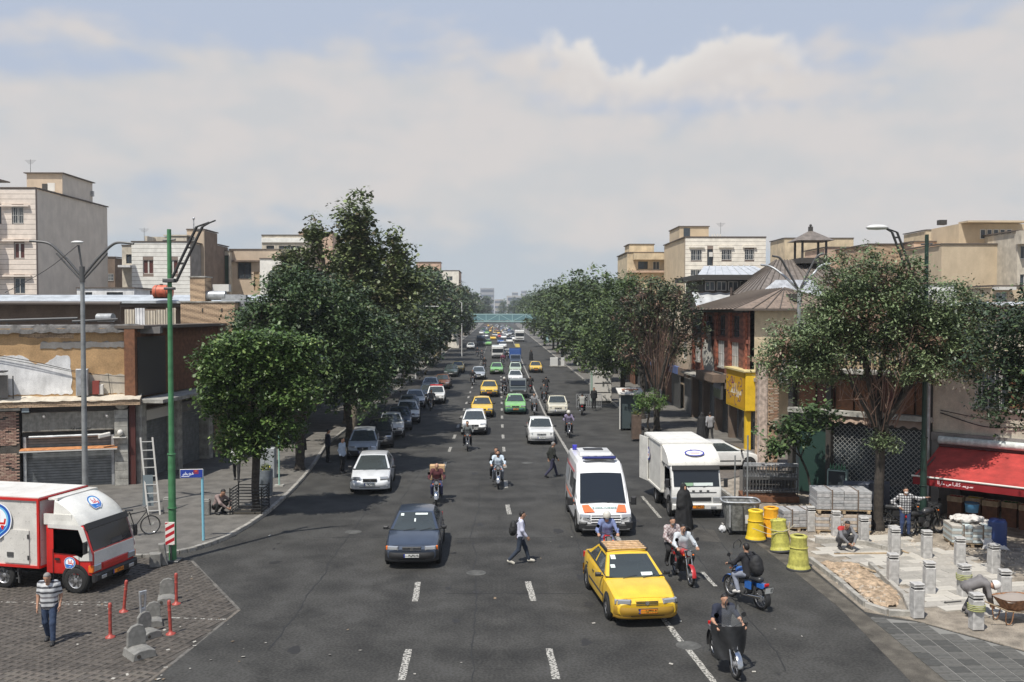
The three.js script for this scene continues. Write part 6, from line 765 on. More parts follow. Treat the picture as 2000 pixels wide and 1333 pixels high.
  for (const s of [1, -1]) b_().cbox(s * 0.62, 0.44, zN + 0.11, 0.22, 0.1, 0.03, 0.01).build('fog_lamp', M.lamp, t);
  print('plate_print', 0.48, 0.12, plates.o, b_().cbox(0, 0.47, zN + 0.12, 0.52, 0.14, 0.02, 0.006).build('number_plate', M.black, t), V(0, 0.47, zN + 0.132));
  b_().box(0, 0.45, zB, 0.8, 0.16, boxL + 0.3).box(0.7, 0.5, zB + 0.7, 0.35, 0.35, 0.6).build('chassis', M.under, t);
  for (const x of [-0.35, 0.25]) b_().bar(V(x, 1.2, zN - 0.03), V(x + 0.42, 1.32, zN - 0.07), 0.012, 0.008, 5).build('wiper', M.black, t);
  for (const [x, w, m] of o.red ? [[0.2, 0.5, M.dark]] : [[-0.35, 0.42, mt(0.25, 0.4, 0.26, 0.7)], [0.25, 0.75, M.paper], [-0.72, 0.16, M.paper]]) b_().box(x, w < 0.2 ? 1.72 : 1.3, zN - (w < 0.2 ? 0.205 : 0.065), w, 0.12, 0.02, 0, -lean).build('dashboard_papers', m, t);
  // cargo box: panels framed by rails
  const y0 = bed, y1 = bed + boxH, z0 = zB - boxL / 2, z1 = zB + boxL / 2, bw = W / 2 + 0.06;
  const bx = b_().box(0, (y0 + y1) / 2, zB, bw * 2 - 0.03, boxH - 0.03, boxL - 0.03).build('cargo_box', o.boxM, t), rl = b_(), T = 0.07;
  for (const s of [1, -1]) { for (const y of [y0 + T / 2, y1 - T / 2]) rl.box(s * bw, y, zB, 0.05, T, boxL); for (const z of [z0 + T / 2, z1 - T / 2]) rl.box(s * bw, (y0 + y1) / 2, z, 0.052, boxH, T); }
  for (const z of [z0, z1]) { rl.box(0, y1 - T / 2, z, bw * 2, T, 0.05); rl.box(0, y0 + T / 2, z, bw * 2, T, 0.05); }
  rl.build('frame_rails', o.rail, bx); b_().box(0, y1 + 0.012, zB, bw * 2 - 0.06, 0.02, boxL - 0.06).build('box_roof', o.boxM, bx);
  return { t, W, zB, zC, zN, bw, y0, y1, z0, z1, bx, cabH };
}
{ // red and white ice cream truck
  const RED = paint(0.56, 0.016, 0.012), BW = mt(0.62, 0.60, 0.56, 0.5, { map: grime(51, 0.14, 0.04), size: 2.5 });
  const fw = V(0.972, 0, 0.235).normalize(), turn = Math.atan2(fw.x, fw.z), w = G(148, 1160);   // near front wheel
  const k = cabTruck({ label: 'red and white box truck with blue ringed logos on the cobbled corner', p: [0, 0, 0], turn, cab: RED, upper: paint(0.66, 0.65, 0.62), boxM: BW, rail: RED, boxL: 3.5, boxH: 1.98, bed: 0.66, cabL: 1.52, cabH: 1.92, off: 0.4, wb: 2.35, bumper: M.black, grille: RED, red: 1 });
  const loc = V(-k.W / 2 + 0.02, 0, k.zN - 0.55).applyAxisAngle(V(0, 1, 0), turn); k.t.position.set(w.x - loc.x, 0, w.z - loc.z);
  print('logo', 1.45, 1.13, panda, k.bx, V(-k.bw - 0.035, 1.95, k.zB + 0.25), -Math.PI / 2, 0, { alpha: 1 });
  print('logo', 0.44, 0.35, panda, k.t, V(-k.W / 2 - 0.012, 0.86, k.zN - 0.72), -Math.PI / 2, 0, { alpha: 1 });
  // sloped wind deflector
  const d = b_().patch((u, v) => { const x = (2 * u - 1), e = Math.pow(Math.abs(x), 5); return V(x * lerp(0.9, 0.98, 1 - v), lerp(k.cabH + 0.02, k.y1 + 0.02, Math.pow(v, 0.85)) - e * 0.03, lerp(k.zN - 0.3, k.zC + 0.25, v) - e * 0.1 + 0.12 * Math.sin(v * Math.PI)); }, 14, 10);
  for (const s of [1, -1]) d.patch((u, v) => V(s * lerp(0.98, 0.9, v), lerp(k.cabH + 0.02, lerp(k.cabH + 0.02, k.y1 + 0.02, Math.pow(v, 0.85)) - 0.03, 1) * 1, lerp(k.zC + 0.28, lerp(k.zN - 0.3, k.zC + 0.25, v) - 0.1 + 0.12 * Math.sin(v * Math.PI), u)), 6, 10, s < 0);
  d.box(0, k.y1 - 0.03, k.zC + 0.2, 1.74, 0.06, 0.3); for (const q of [1, -1]) d.box(q * 0.94, k.cabH + 0.14, k.zC + 0.42, 0.06, 0.3, 0.9); const df = d.build('wind_deflector', paint(0.7, 0.69, 0.64), k.t), lean = Math.atan2(0.8, k.y1 - k.cabH);
  print('logo', 0.62, 0.5, panda, df, V(0, lerp(k.cabH, k.y1, 0.66), lerp(k.zN - 0.3, k.zC + 0.25, 0.56) + 0.2), 0, -lean * 0.92, { alpha: 1 });
  // service hatch on the box side
  const hx = -k.bw - 0.006, h = b_().cbox(hx, 1.25, k.z1 - 0.75, 0.03, 0.95, 0.82, 0.008).build('side_hatch', BW, k.bx); b_().cbox(hx - 0.02, 1.02, k.z1 - 0.95, 0.03, 0.13, 0.22, 0.01).build('latch', M.steel, h); b_().box(hx - 0.02, 1.55, k.z1 - 0.36, 0.02, 0.12, 0.05).box(hx - 0.02, 0.95, k.z1 - 0.36, 0.02, 0.12, 0.05).build('hinges', M.dark, h);
  b_().box(-0.9, 0.42, k.zB + 0.95, 0.05, 0.5, 0.04).box(-0.9, 0.42, k.zB + 0.62, 0.05, 0.5, 0.04).box(-0.9, 0.3, k.zB + 0.78, 0.05, 0.03, 0.3).box(-0.9, 0.5, k.zB + 0.78, 0.05, 0.03, 0.3).build('step_ladder', M.steel, k.t);
}
{ // white delivery truck, rear door swung open
  const CW = paint(0.66, 0.655, 0.63), BW = mt(0.66, 0.645, 0.6, 0.55, { map: grime(52, 0.1, 0.03), size: 2.5 });
  const a = G(1313, 1016), b = G(1409, 1011), turn = 0.035, mid = a.clone().add(b).multiplyScalar(0.5);
  const k = cabTruck({ label: 'white delivery truck with blue oval badge and open rear door', p: [0, 0, 0], turn, cab: CW, boxM: BW, rail: BW, boxL: 3.5, boxH: 1.95, bed: 0.7, cabL: 1.55, cabH: 1.95, off: 0.4, wb: 2.5, bumper: CW });
  const loc = V(0, 0, k.zN).applyAxisAngle(V(0, 1, 0), turn); k.t.position.set(mid.x - loc.x, 0, mid.z - loc.z);
  // nose of the box over the cab
  const nose = b_().patch((u, v) => { const x = 2 * u - 1, e = Math.pow(Math.abs(x), 6); return V(x * (k.bw - 0.02), lerp(k.cabH + 0.02, k.y1 - 0.01, v), lerp(k.zN - 0.3, k.z1 - 0.02 + 0.3 * (1 - v), Math.pow(v, 2.2)) - e * 0.14); }, 14, 8);
  for (const s of [1, -1]) nose.patch((u, v) => V(s * (k.bw - 0.02), lerp(k.cabH + 0.02, k.y1 - 0.01, v), lerp(k.z1 - 0.02, lerp(k.zN - 0.3, k.z1 - 0.02 + 0.3 * (1 - v), Math.pow(v, 2.2)) - 0.14, u)), 4, 8, s < 0);
  const n = nose.build('cab_fairing', BW, k.t);
  const oval = canvas(256, 160, (c) => { c.clearRect(0, 0, 256, 160); c.fillStyle = '#3a3f98'; c.beginPath(); c.ellipse(128, 84, 124, 66, 0, 0, 7); c.fill(); c.fillStyle = '#e8e6e4'; c.beginPath(); c.ellipse(128, 86, 104, 48, 0, 0, 7); c.fill(); c.fillStyle = '#8d93c4'; c.fillRect(60, 66, 136, 14); c.fillStyle = '#d9a39a'; c.fillRect(80, 88, 110, 20); c.fillStyle = '#3a3f98'; c.beginPath(); c.arc(96, 30, 16, 0, 7); c.fill(); });
  print('badge', 0.8, 0.5, oval, n, V(0.05, lerp(k.cabH, k.y1, 0.6) + 0.06, k.zN - 0.66), 0, -1.1, { alpha: 1 });
  print('badge', 0.9, 0.7, oval, k.bx, V(-k.bw - 0.03, 1.9, k.z0 + 0.9), -Math.PI / 2, 0, { alpha: 1 });
  b_().cbox(-k.bw - 0.12, (k.y0 + k.y1) / 2 - 0.05, k.z0 + 0.45, 0.05, 1.85, 0.92, 0.015, 0.2).build('rear_door', BW, k.t);
  b_().box(0, 1.0, k.zN + 0.005, 1.5, 0.03, 0.012).build('nose_trim', M.steel, k.t);
  for (let i = 0; i < 4; i++) b_().cbox(-0.42 + i * 0.28, 1.06, k.zN + 0.008, 0.1, 0.06, 0.02, 0.006).build('letter_badge', M.steel, k.t);
}
{ // ambulance
  const AW = paint(0.76, 0.76, 0.75), a = G(1121, 1052), b = G(1240, 1047), mid = a.clone().add(b).multiplyScalar(0.5), W = 1.96, L = 5.5, H = 2.36;
  const t = thing('ambulance', 'white ambulance with orange bonnet patches and blue light bar', 'ambulance', V(mid.x, 0, mid.z - L / 2 - 0.05), 0.02);
  const top = [[-L / 2, H - 0.12], [-L / 2 + 0.15, H], [L / 2 - 2.05, H], [L / 2 - 1.6, 2.02], [L / 2 - 0.85, 1.0], [L / 2 - 0.7, 0.94], [L / 2 - 0.15, 0.8], [L / 2, 0.66]];
  const zs = [-L / 2, -L / 2 + 0.05, -L / 2 + 0.15, -1.5, -0.5, L / 2 - 2.05, L / 2 - 1.85, L / 2 - 1.6, L / 2 - 1.25, L / 2 - 0.85, L / 2 - 0.7, L / 2 - 0.45, L / 2 - 0.15, L / 2 - 0.05, L / 2];
  const half = (z) => W / 2 * (1 - 0.04 * Math.pow(Math.max(0, z / (L / 2)), 3) - 0.12 * Math.pow(Math.abs(z) / (L / 2), 24));
  const ringA = (z) => { const yt = pw(top, z), w = half(z), wt = yt > 1.3 ? lerp(w, w * 0.84, clamp((yt - 1.2) / 1.1)) : w * 0.9, ys = Math.min(1.15, yt - 0.06), y2 = Math.max(ys + 0.02, yt - 0.14); return [[0, 0.28], [w * 0.9, 0.28], [w * 0.99, 0.36], [w, 0.7], [w * 0.985, ys], [lerp(w * 0.985, wt, 0.85), y2], [wt * 0.93, yt - 0.02], [0, yt + 0.03]]; };
  const pos = [], id = [], rs = zs.map(ringA), full = rs[0].length * 2 - 2;
  rs.forEach((r, i) => { for (const [x, y] of [...r, ...r.slice(1, -1).reverse().map(([x, y]) => [-x, y])]) pos.push(x, y, zs[i]); });
  for (let i = 0; i + 1 < rs.length; i++) for (let j = 0; j < full; j++) { const p = i * full + j, q = i * full + (j + 1) % full; id.push(p, q, p + full, q, q + full, p + full); }
  for (const [e, f] of [[0, 1], [rs.length - 1, 0]]) { const o = e * full; for (let j = 1; j + 1 < full; j++) f ? id.push(o, o + j + 1, o + j) : id.push(o, o + j, o + j + 1); }
  let g = new THREE.BufferGeometry(); g.setAttribute('position', new THREE.Float32BufferAttribute(pos, 3)); g.setIndex(id); mesh('body', tri(toCreasedNormals(g, 0.45)), AW, t);
  const fs = (u, v, off) => { const z = lerp(L / 2 - 0.85, L / 2 - 1.6, v), y = pw(top, z), x = (2 * u - 1); return V(x * lerp(0.88, 0.80, v) , y + 0.03 * (1 - x * x) + off * 0.55, z + off * 0.83); };
  b_().patch((u, v) => fs(lerp(0.03, 0.97, u), lerp(0.0, 0.94, v), 0.02), 8, 5).build('windshield', M.glass, t);
  const hood = (u, v, off = 0.016) => { const z = lerp(L / 2 - 0.14, L / 2 - 0.74, v); return V((2 * u - 1) * half(z) * 0.84, pw(top, z) + 0.03 * (1 - (2 * u - 1) ** 2 * 0.8) + off, z + 0.004); };
  const OR = mt(0.80, 0.17, 0.06, 0.45); for (const s of [0, 1]) b_().patch((u, v) => { const uu = lerp(0.02, lerp(0.26, 0.17, v), u); return hood(s ? 1 - uu : uu, lerp(0.02, 0.97, v)); }, 5, 6, !!s).build('orange_patch', OR, t);
  // AMBULANCE in mirror writing across the bonnet
  const amb = canvas(512, 96, (c) => { c.clearRect(0, 0, 512, 96); c.save(); c.translate(512, 0); c.scale(-1, 1); c.fillStyle = '#5f8a80'; c.font = 'bold 76px sans-serif'; c.textAlign = 'center'; c.fillText('AMBULANCE', 256, 76, 500); c.restore(); });
  { const z0 = L / 2 - 0.45; print('lettering', 0.98, 0.2, amb, t, V(0, pw(top, z0) + 0.056, z0), 0, -1.24, { alpha: 1 }); }
  const WM = mt(0.7, 0.7, 0.7, 0.4);
  for (const s of [1, -1]) {
    b_().cbox(s * 0.72, 0.69, L / 2 - 0.08, 0.36, 0.16, 0.16, 0.04, s * 0.25, -0.3).build('headlight', M.lamp, t);
    b_().cbox(s * 0.8, 0.38, L / 2 - 0.04, 0.3, 0.28, 0.16, 0.04, s * 0.3).build('bumper_corner', M.black, t);
    const sd = (z0, z1, y0, y1, n, m, w = 0) => b_().patch((u, v) => { const z = lerp(z0, z1, u), y = lerp(y0, y1, v), wd = half(z), yt = pw(top, z); return V(s * (lerp(wd * 0.985, lerp(wd * 0.985, wd * 0.86, 0.85), clamp((y - 1.15) / (yt - 0.14 - 1.15))) + 0.014 + w), y, z); }, 4, 3, s < 0).build(n, m, t);
    sd(L / 2 - 2.3, L / 2 - 1.5, 1.08, 1.72, 'side_window', M.glass); sd(-0.6, 0.25, 1.25, 1.85, 'side_window', M.glass); sd(-2.3, -1.2, 1.3, 1.85, 'side_window', mt(0.3, 0.32, 0.34, 0.3));
    sd(-L / 2 + 0.1, L / 2 - 1.2, 0.86, 0.98, 'orange_stripe', OR); sd(-L / 2 + 0.1, L / 2 - 2.2, 1.9, 1.96, 'orange_stripe', mt(0.5, 0.04, 0.05, 0.5)); sd(-2.4, 0.6, 1.08, 1.1, 'door_rail', M.steel);
    b_().cbox(s * (W / 2 + 0.17), 1.05, L / 2 - 1.1, 0.2, 0.3, 0.12, 0.04).cbox(s * (W / 2 + 0.04), 0.98, L / 2 - 1.12, 0.14, 0.08, 0.08, 0.02).build('mirror', M.black, t);
    for (const z of [L / 2 - 0.95, -L / 2 + 1.15]) { ringArch(s * (half(z) - 0.095), 0.36, z, 0.43, 0.2, 0.28).build('wheel_arch', M.under, t); wheel(t, s * (W / 2 - 0.09), 0.345, z, 0.345, 0.22, M.rim, s); }
    b_().box(s * (W / 2 - 0.02), 0.31, -0.1, 0.06, 0.1, 2.4).build('sill', M.black, t);
  }
  const gr = b_().cbox(0, 0.6, L / 2 - 0.02, 1.02, 0.3, 0.08, 0.04).build('grille', M.black, t); for (let i = 0; i < 3; i++) b_().cbox(0, 0.51 + i * 0.09, L / 2 + 0.025, 1.06, 0.035, 0.04, 0.012).build('slat', AW, gr);
  b_().cbox(0, 0.34, L / 2 + 0.0, 1.5, 0.22, 0.14, 0.05).cbox(0, 0.25, L / 2 + 0.02, 1.7, 0.1, 0.14, 0.04).build('front_bumper', M.black, t);
  const lb = b_().cbox(0, H + 0.11, L / 2 - 2.05, 1.25, 0.11, 0.26, 0.04).build('light_bar', mt(0.035, 0.04, 0.16, 0.12, { phys: { clearcoat: 1 } }), t); b_().box(0, H + 0.06, L / 2 - 2.0, 1.1, 0.03, 0.2).build('mount', M.steel, lb);
  const ac = b_().cbox(0, H + 0.08, -0.9, 1.2, 0.14, 1.5, 0.06).build('roof_unit', AW, t); b_().cbox(0, H + 0.16, -1.15, 0.75, 0.03, 0.5, 0.01).build('vent', M.black, ac); b_().cbox(-0.62, H + 0.1, -2.1, 0.18, 0.2, 0.18, 0.05).build('beacon', mt(0.05, 0.05, 0.4, 0.2), t);
  b_().bar(V(-0.6, 1.03, L / 2 - 0.83), V(-0.05, 1.12, L / 2 - 0.9), 0.013, 0.008, 5).bar(V(0.15, 1.03, L / 2 - 0.83), V(0.75, 1.1, L / 2 - 0.9), 0.013, 0.008, 5).build('wipers', M.black, t);
}
function pickup(label, px, py, bm) { // dark pickup or canvas backed truck
  const g = G(px, py), t = thing('pickup_truck', label, 'truck', V(g.x, 0, g.z - 2.4), 0);
  const sh = b_().slab([[-2.3, 0.35], [2.3, 0.35], [2.35, 0.62], [2.25, 0.86], [1.0, 0.98], [0.5, 1.62], [-0.55, 1.66], [-0.6, 0.95], [-2.3, 0.95]], 0.8, 1.6, [], 0.05); sh.g[0].rotateY(-Math.PI / 2); sh.build('body', bm, t);
  b_().box(0, 1.3, 0.82, 1.36, 0.56, 0.03, 0, -0.66).build('windshield', M.glass, t); b_().cbox(0, 0.66, 2.36, 1.5, 0.2, 0.06, 0.02).build('grille', M.dark, t); b_().cbox(0, 0.45, 2.4, 1.7, 0.16, 0.12, 0.03).build('front_bumper', M.dark, t);
  for (const s of [1, -1]) { b_().cbox(s * 0.62, 0.68, 2.38, 0.2, 0.16, 0.05, 0.02).build('headlight', M.lamp, t); b_().slab([[-0.9, 0.98], [-0.48, 1.55], [0.45, 1.58], [0.45, 0.98]], 0, 0.01).g.forEach((q) => { q.rotateY(Math.PI / 2); q.translate(s * 0.806, 0, 0); mesh('side_window', tri(q), M.glass, t); }); for (const z of [1.45, -1.4]) wheel(t, s * 0.74, 0.33, z, 0.33, 0.2, M.steel, s); b_().cbox(s * 0.95, 1.12, 0.85, 0.16, 0.14, 0.07, 0.02).build('mirror', M.black, t); }
  print('plate_print', 0.48, 0.12, plates.w, b_().cbox(0, 0.46, 2.47, 0.5, 0.13, 0.02, 0.006).build('number_plate', M.black, t), V(0, 0.46, 2.482));
  return t;
}
pickup('dark grey green pickup behind the light green saloon', 1012, 779, paint(0.06, 0.075, 0.075, 0.2));
{ const t = pickup('pickup loaded with a blue tarpaulin cover far up the road', 1007, 716, DBLUE); b_().cbox(0, 1.75, -1.3, 1.75, 1.5, 2.1, 0.12).build('tarpaulin', mt(0.03, 0.09, 0.3, 0.7), t); b_().cbox(0, 2.56, -1.3, 1.7, 0.08, 2, 0.02).build('top_rail', M.dark, t); }
function minibus(label, px, py, W, H, L, bm) {
  const g = G(px, py), t = thing('bus', label, 'bus', V(g.x, 0, g.z - L / 2), 0); b_().cbox(0, H / 2 + 0.15, 0, W, H - 0.3, L, 0.12).build('body', bm, t);
  b_().cbox(0, H * 0.62, L / 2 + 0.005, W - 0.22, H * 0.3, 0.04, 0.01).build('windshield', M.glass, t); b_().cbox(0, H * 0.28, L / 2 + 0.02, W - 0.8, H * 0.08, 0.05, 0.01).build('grille', M.dark, t); b_().cbox(0, 0.4, L / 2 + 0.04, W, 0.28, 0.14, 0.04).build('front_bumper', M.dark, t);
  for (const s of [1, -1]) { b_().cbox(s * (W / 2 - 0.25), H * 0.28, L / 2 + 0.02, 0.26, 0.18, 0.06, 0.02).build('headlight', M.lamp, t); for (let i = 0; i < 4; i++) b_().box(s * (W / 2 + 0.004), H * 0.66, -L / 2 + L * (i + 0.5) / 4, 0.012, H * 0.26, L / 4 - 0.12).build('side_window', M.glass, t); for (const z of [L / 2 - 0.9, -L / 2 + 1]) wheel(t, s * (W / 2 - 0.13), 0.4, z, 0.4, 0.25, M.steel, s); b_().cbox(s * (W / 2 + 0.15), H * 0.66, L / 2, 0.14, 0.3, 0.1, 0.02).build('mirror', M.black, t); }
}
minibus('white minibus ahead of the two far motorcyclists', 972, 701, 2.0, 2.15, 5.2, WHITE); minibus('tall white bus in the lane by the opposite kerb', 1015, 668, 2.45, 3.0, 9, WHITE);
minibus('small dark blue van standing in the far shade', 939, 676, 1.9, 2.3, 5, DBLUE);
// far queue: cars only a few pixels tall, one mesh of painted shell, glass and wheels each
{
  const S = STY.saloon, sh = SHELLS.get('saloon'), col = (g, c) => { g = g.clone(); const n = g.attributes.position.count, a = new Float32Array(n * 3); for (let i = 0; i < n; i++) a.set(c, i * 3); g.setAttribute('color', new THREE.BufferAttribute(a, 3)); return g; };
  const cab = b_().slab([[-1.7, 0.9], [0.98, 0.88], [0.1, 1.36], [-0.98, 1.36]], 0.7, 1.4, [], 0.06).geo(); cab.rotateY(-Math.PI / 2);
  const rf = b_().cbox(0, 1.37, -0.44, 1.24, 0.05, 1.14, 0.02).geo(), wh = b_(); for (const s of [1, -1]) for (const z of S.wz) wh.disc(s * 0.75, 0.3, z, 0.3, 0.2, 12); const wg = wh.geo(), lg = b_().cbox(0.6, 0.65, 2.16, 0.34, 0.13, 0.1, 0.02).cbox(-0.6, 0.65, 2.16, 0.34, 0.13, 0.1, 0.02).geo(), bg = b_().cbox(0, 0.4, 2.18, 1.6, 0.25, 0.12, 0.04).geo();
  const kinds = { white: [0.72, 0.72, 0.7], yellow: [0.8, 0.47, 0.03], silver: [0.4, 0.42, 0.45], dark: [0.04, 0.045, 0.05], green: [0.2, 0.45, 0.15], blue: [0.06, 0.12, 0.3], red: [0.4, 0.05, 0.04] }, gs = {}, m = mt(1, 1, 1, 0.4, { vc: 1 });
  for (const [k, c] of Object.entries(kinds)) gs[k] = mergeGeometries([col(sh, c), col(rf, c), col(cab, [0.02, 0.025, 0.03]), col(wg, [0.02, 0.02, 0.02]), col(lg, [0.6, 0.6, 0.6]), col(bg, c.map((v) => v * 0.5))]);
  const q = [];
  for (const [px, py, k] of [[948, 661, 'white'], [953, 676, 'green'], [951, 668, 'dark'], [963, 665, 'yellow'], [978, 672, 'blue'], [982, 681, 'white'], [995, 671, 'white'], [1003, 666, 'white'], [967, 659, 'silver'], [984, 663, 'white'], [977, 661, 'red'], [972, 655, 'yellow'], [988, 658, 'white'], [995, 656, 'silver'], [1003, 655, 'dark']]) q.push([px, py, k]);
  const lanes = [-6.2, -4, -1.4, 1.7, 4.4], ks = ['white', 'yellow', 'white', 'silver', 'dark', 'white', 'yellow', 'green', 'white', 'red', 'blue', 'white', 'silver'];
  for (let i = 0; i < 46; i++) { const z = 322 + Math.floor(i / 5) * 19 + rr(0, 8), x = lanes[i % 5] + rr(-0.4, 0.4); q.push([x, -z, ks[(i * 7 + (i >> 2)) % ks.length], 1]); }
  for (const [a, b, k, w] of q) { const g = w ? V(a, 0, b) : G(a, b), o = mesh(k === 'yellow' ? 'distant_taxi' : 'distant_car', gs[k], m); o.position.set(g.x, 0, g.z - 2.2); o.rotation.y = rr(-0.03, 0.03); tag(o, k === 'yellow' ? 'tiny yellow taxi in the far queue of traffic toward the footbridge' : 'tiny ' + k + ' car in the far queue of traffic toward the footbridge', k === 'yellow' ? 'taxi' : 'car', 'far traffic queue, ' + k); }
}
// ---------- people and two-wheelers ----------
// naive surface nets over a signed distance field
function nets(sdf, lo, hi, cell) {
  const nx = Math.ceil((hi[0] - lo[0]) / cell) + 1, ny = Math.ceil((hi[1] - lo[1]) / cell) + 1, nz = Math.ceil((hi[2] - lo[2]) / cell) + 1, F = new Float32Array(nx * ny * nz), id = new Int32Array(nx * ny * nz).fill(-1), pos = [], idx = [];
  for (let k = 0, q = 0; k < nz; k++) for (let j = 0; j < ny; j++) for (let i = 0; i < nx; i++, q++) F[q] = sdf(lo[0] + i * cell, lo[1] + j * cell, lo[2] + k * cell);
  const sx = 1, sy = nx, sz = nx * ny, C = [0, sx, sy, sx + sy, sz, sx + sz, sy + sz, sx + sy + sz], E = [[0, 1], [2, 3], [4, 5], [6, 7], [0, 2], [1, 3], [4, 6], [5, 7], [0, 4], [1, 5], [2, 6], [3, 7]];
  for (let k = 0; k < nz - 1; k++) for (let j = 0; j < ny - 1; j++) for (let i = 0; i < nx - 1; i++) {
    const q = i + j * sy + k * sz; let m = 0; for (let c = 0; c < 8; c++) if (F[q + C[c]] < 0) m |= 1 << c; if (m === 0 || m === 255) continue;
    let x = 0, y = 0, z = 0, n = 0;
    for (const [a, b] of E) { const ia = (m >> a) & 1, ib = (m >> b) & 1; if (ia === ib) continue; const fa = F[q + C[a]], fb = F[q + C[b]], t = fa / (fa - fb); x += (a & 1) + ((b & 1) - (a & 1)) * t; y += ((a >> 1) & 1) + (((b >> 1) & 1) - ((a >> 1) & 1)) * t; z += (a >> 2) + ((b >> 2) - (a >> 2)) * t; n++; }
    id[q] = pos.length / 3; pos.push(lo[0] + (i + x / n) * cell, lo[1] + (j + y / n) * cell, lo[2] + (k + z / n) * cell);
  }
  for (let k = 1; k < nz - 1; k++) for (let j = 1; j < ny - 1; j++) for (let i = 1; i < nx - 1; i++) {
    const q = i + j * sy + k * sz, a = F[q] < 0;
    for (const [s, u, v] of [[sx, sy, sz], [sy, sz, sx], [sz, sx, sy]]) { if (a === F[q + s] < 0) continue; const A = id[q], Bq = id[q - u], Cq = id[q - v], D = id[q - u - v]; if (A < 0 || Bq < 0 || Cq < 0 || D < 0) continue; a ? idx.push(A, D, Bq, A, Cq, D) : idx.push(A, Bq, D, A, D, Cq); }
  }
  const g = new THREE.BufferGeometry(); g.setAttribute('position', new THREE.Float32BufferAttribute(pos, 3)); g.setIndex(idx); g.computeVertexNormals(); return g;
}
const capsule = (p, a, b, r0, r1) => { const dx = b[0] - a[0], dy = b[1] - a[1], dz = b[2] - a[2], px = p[0] - a[0], py = p[1] - a[1], pz = p[2] - a[2], t = clamp((px * dx + py * dy + pz * dz) / (dx * dx + dy * dy + dz * dz + 1e-9)); return Math.hypot(px - dx * t, py - dy * t, pz - dz * t) - lerp(r0, r1, t); };
const smin = (a, b, k) => { const h = Math.max(k - Math.abs(a - b), 0) / k; return Math.min(a, b) - h * h * k * 0.25; };
function capsGeo(bones, cell, k = 0.04, extra) { // bones: [a, b, r0, r1]
  const lo = [9, 9, 9], hi = [-9, -9, -9]; for (const [a, b, r, s] of bones) for (const p of [a, b]) for (let q = 0; q < 3; q++) { const m = Math.max(r, s) + 2.2 * cell + 0.02; lo[q] = Math.min(lo[q], p[q] - m); hi[q] = Math.max(hi[q], p[q] + m); }
  const p = [0, 0, 0]; return nets((x, y, z) => { p[0] = x; p[1] = y; p[2] = z; let d = 9; for (const b of bones) d = smin(d, capsule(p, b[0], b[1], b[2], b[3]), k); return extra ? extra(d, x, y, z) : d; }, lo, hi, cell);
}
const ellip = (x, y, z, a, b, c) => { const k = Math.hypot(x / a, y / b, z / c); return (k - 1) * Math.min(a, b, c); };
const headSDF = (x, y, z) => {
  const ax = Math.abs(x); let d = ellip(x, y - 0.02, z + 0.008, 0.075, 0.1, 0.096); d = smin(d, ellip(x, y + 0.055, z - 0.03, 0.05, 0.06, 0.055), 0.04);
  d = smin(d, capsule([x, y, z], [0, 0.012, 0.088], [0, -0.022, 0.112], 0.009, 0.015), 0.012);            // nose
  d = smin(d, capsule([ax, y, z], [0.012, 0.03, 0.086], [0.045, 0.028, 0.074], 0.008, 0.007), 0.012);    // brow
  d = -smin(-d, Math.hypot(ax - 0.031, y - 0.012, z - 0.096) - 0.014, 0.01);                              // eye sockets
  d = smin(d, ellip(ax - 0.078, y, z + 0.005, 0.012, 0.03, 0.02), 0.008);                                 // ears
  d = smin(d, capsule([ax, y, z], [0, -0.048, 0.087], [0.02, -0.05, 0.08], 0.009, 0.006), 0.006);         // mouth
  return smin(d, capsule([x, y, z], [0, -0.05, -0.01], [0, -0.17, -0.03], 0.055, 0.06), 0.03);
};
const HEAD = nets(headSDF, [-0.11, -0.2, -0.13], [0.11, 0.14, 0.14], 0.014), HEADLOW = nets(headSDF, [-0.12, -0.2, -0.14], [0.12, 0.15, 0.15], 0.02);
const hairGeo = (len, cell = 0.016) => nets((x, y, z) => { let d = ellip(x, y - 0.024, z + 0.012, 0.086, 0.108, 0.104); const cut = 0.052 - y - (z < 0 ? Math.min(0.1 + len, -z * 1.6 + len) : -z * 0.35) ; return Math.max(d, cut); }, [-0.12, -0.22, -0.15], [0.12, 0.16, 0.13], cell);
const HAIR = hairGeo(0.02), HAIRLOW = hairGeo(0.02, 0.022), beardGeo = nets((x, y, z) => Math.max(Math.min(ellip(x, y + 0.06, z - 0.03, 0.058, 0.065, 0.064)), Math.hypot(x, y - 0.02, z) < 0 ? 1 : y + 0.035, -z + 0.01), [-0.09, -0.16, -0.02], [0.09, 0.0, 0.13], 0.012);
// hand: wrist at origin, fingers along -y, palm toward +z, thumb on +x
function handGeo(curl, cell) {
  const f = []; f.push([[-0.022, -0.03, 0], [0.022, -0.03, 0], 0.018, 0.018], [[-0.024, -0.075, 0.002], [0.026, -0.075, 0.002], 0.014, 0.014], [[0, 0.03, 0], [0, -0.03, 0], 0.026, 0.024]);
  [[-0.03, 0.055], [-0.011, 0.07], [0.01, 0.075], [0.03, 0.066]].forEach(([x, L], i) => { let p = [x, -0.085, 0.002], a = curl * 0.35; for (let s = 0; s < 3; s++) { const l = L * [0.45, 0.32, 0.25][s], q = [p[0] + x * 0.05, p[1] - Math.cos(a) * l, p[2] + Math.sin(a) * l]; f.push([p, q, 0.0092 - s * 0.0008, 0.0086 - s * 0.0008]); p = q; a += curl * 0.6; } });
  f.push([[0.022, -0.028, 0.006], [0.05, -0.06, 0.018], 0.012, 0.0105], [[0.05, -0.06, 0.018], [0.052 - curl * 0.012, -0.095, 0.024 + curl * 0.012], 0.0105, 0.009]);
  return capsGeo(f, cell, 0.008);
}
const HAND = [handGeo(0.45, 0.0095), handGeo(1.5, 0.0095)];
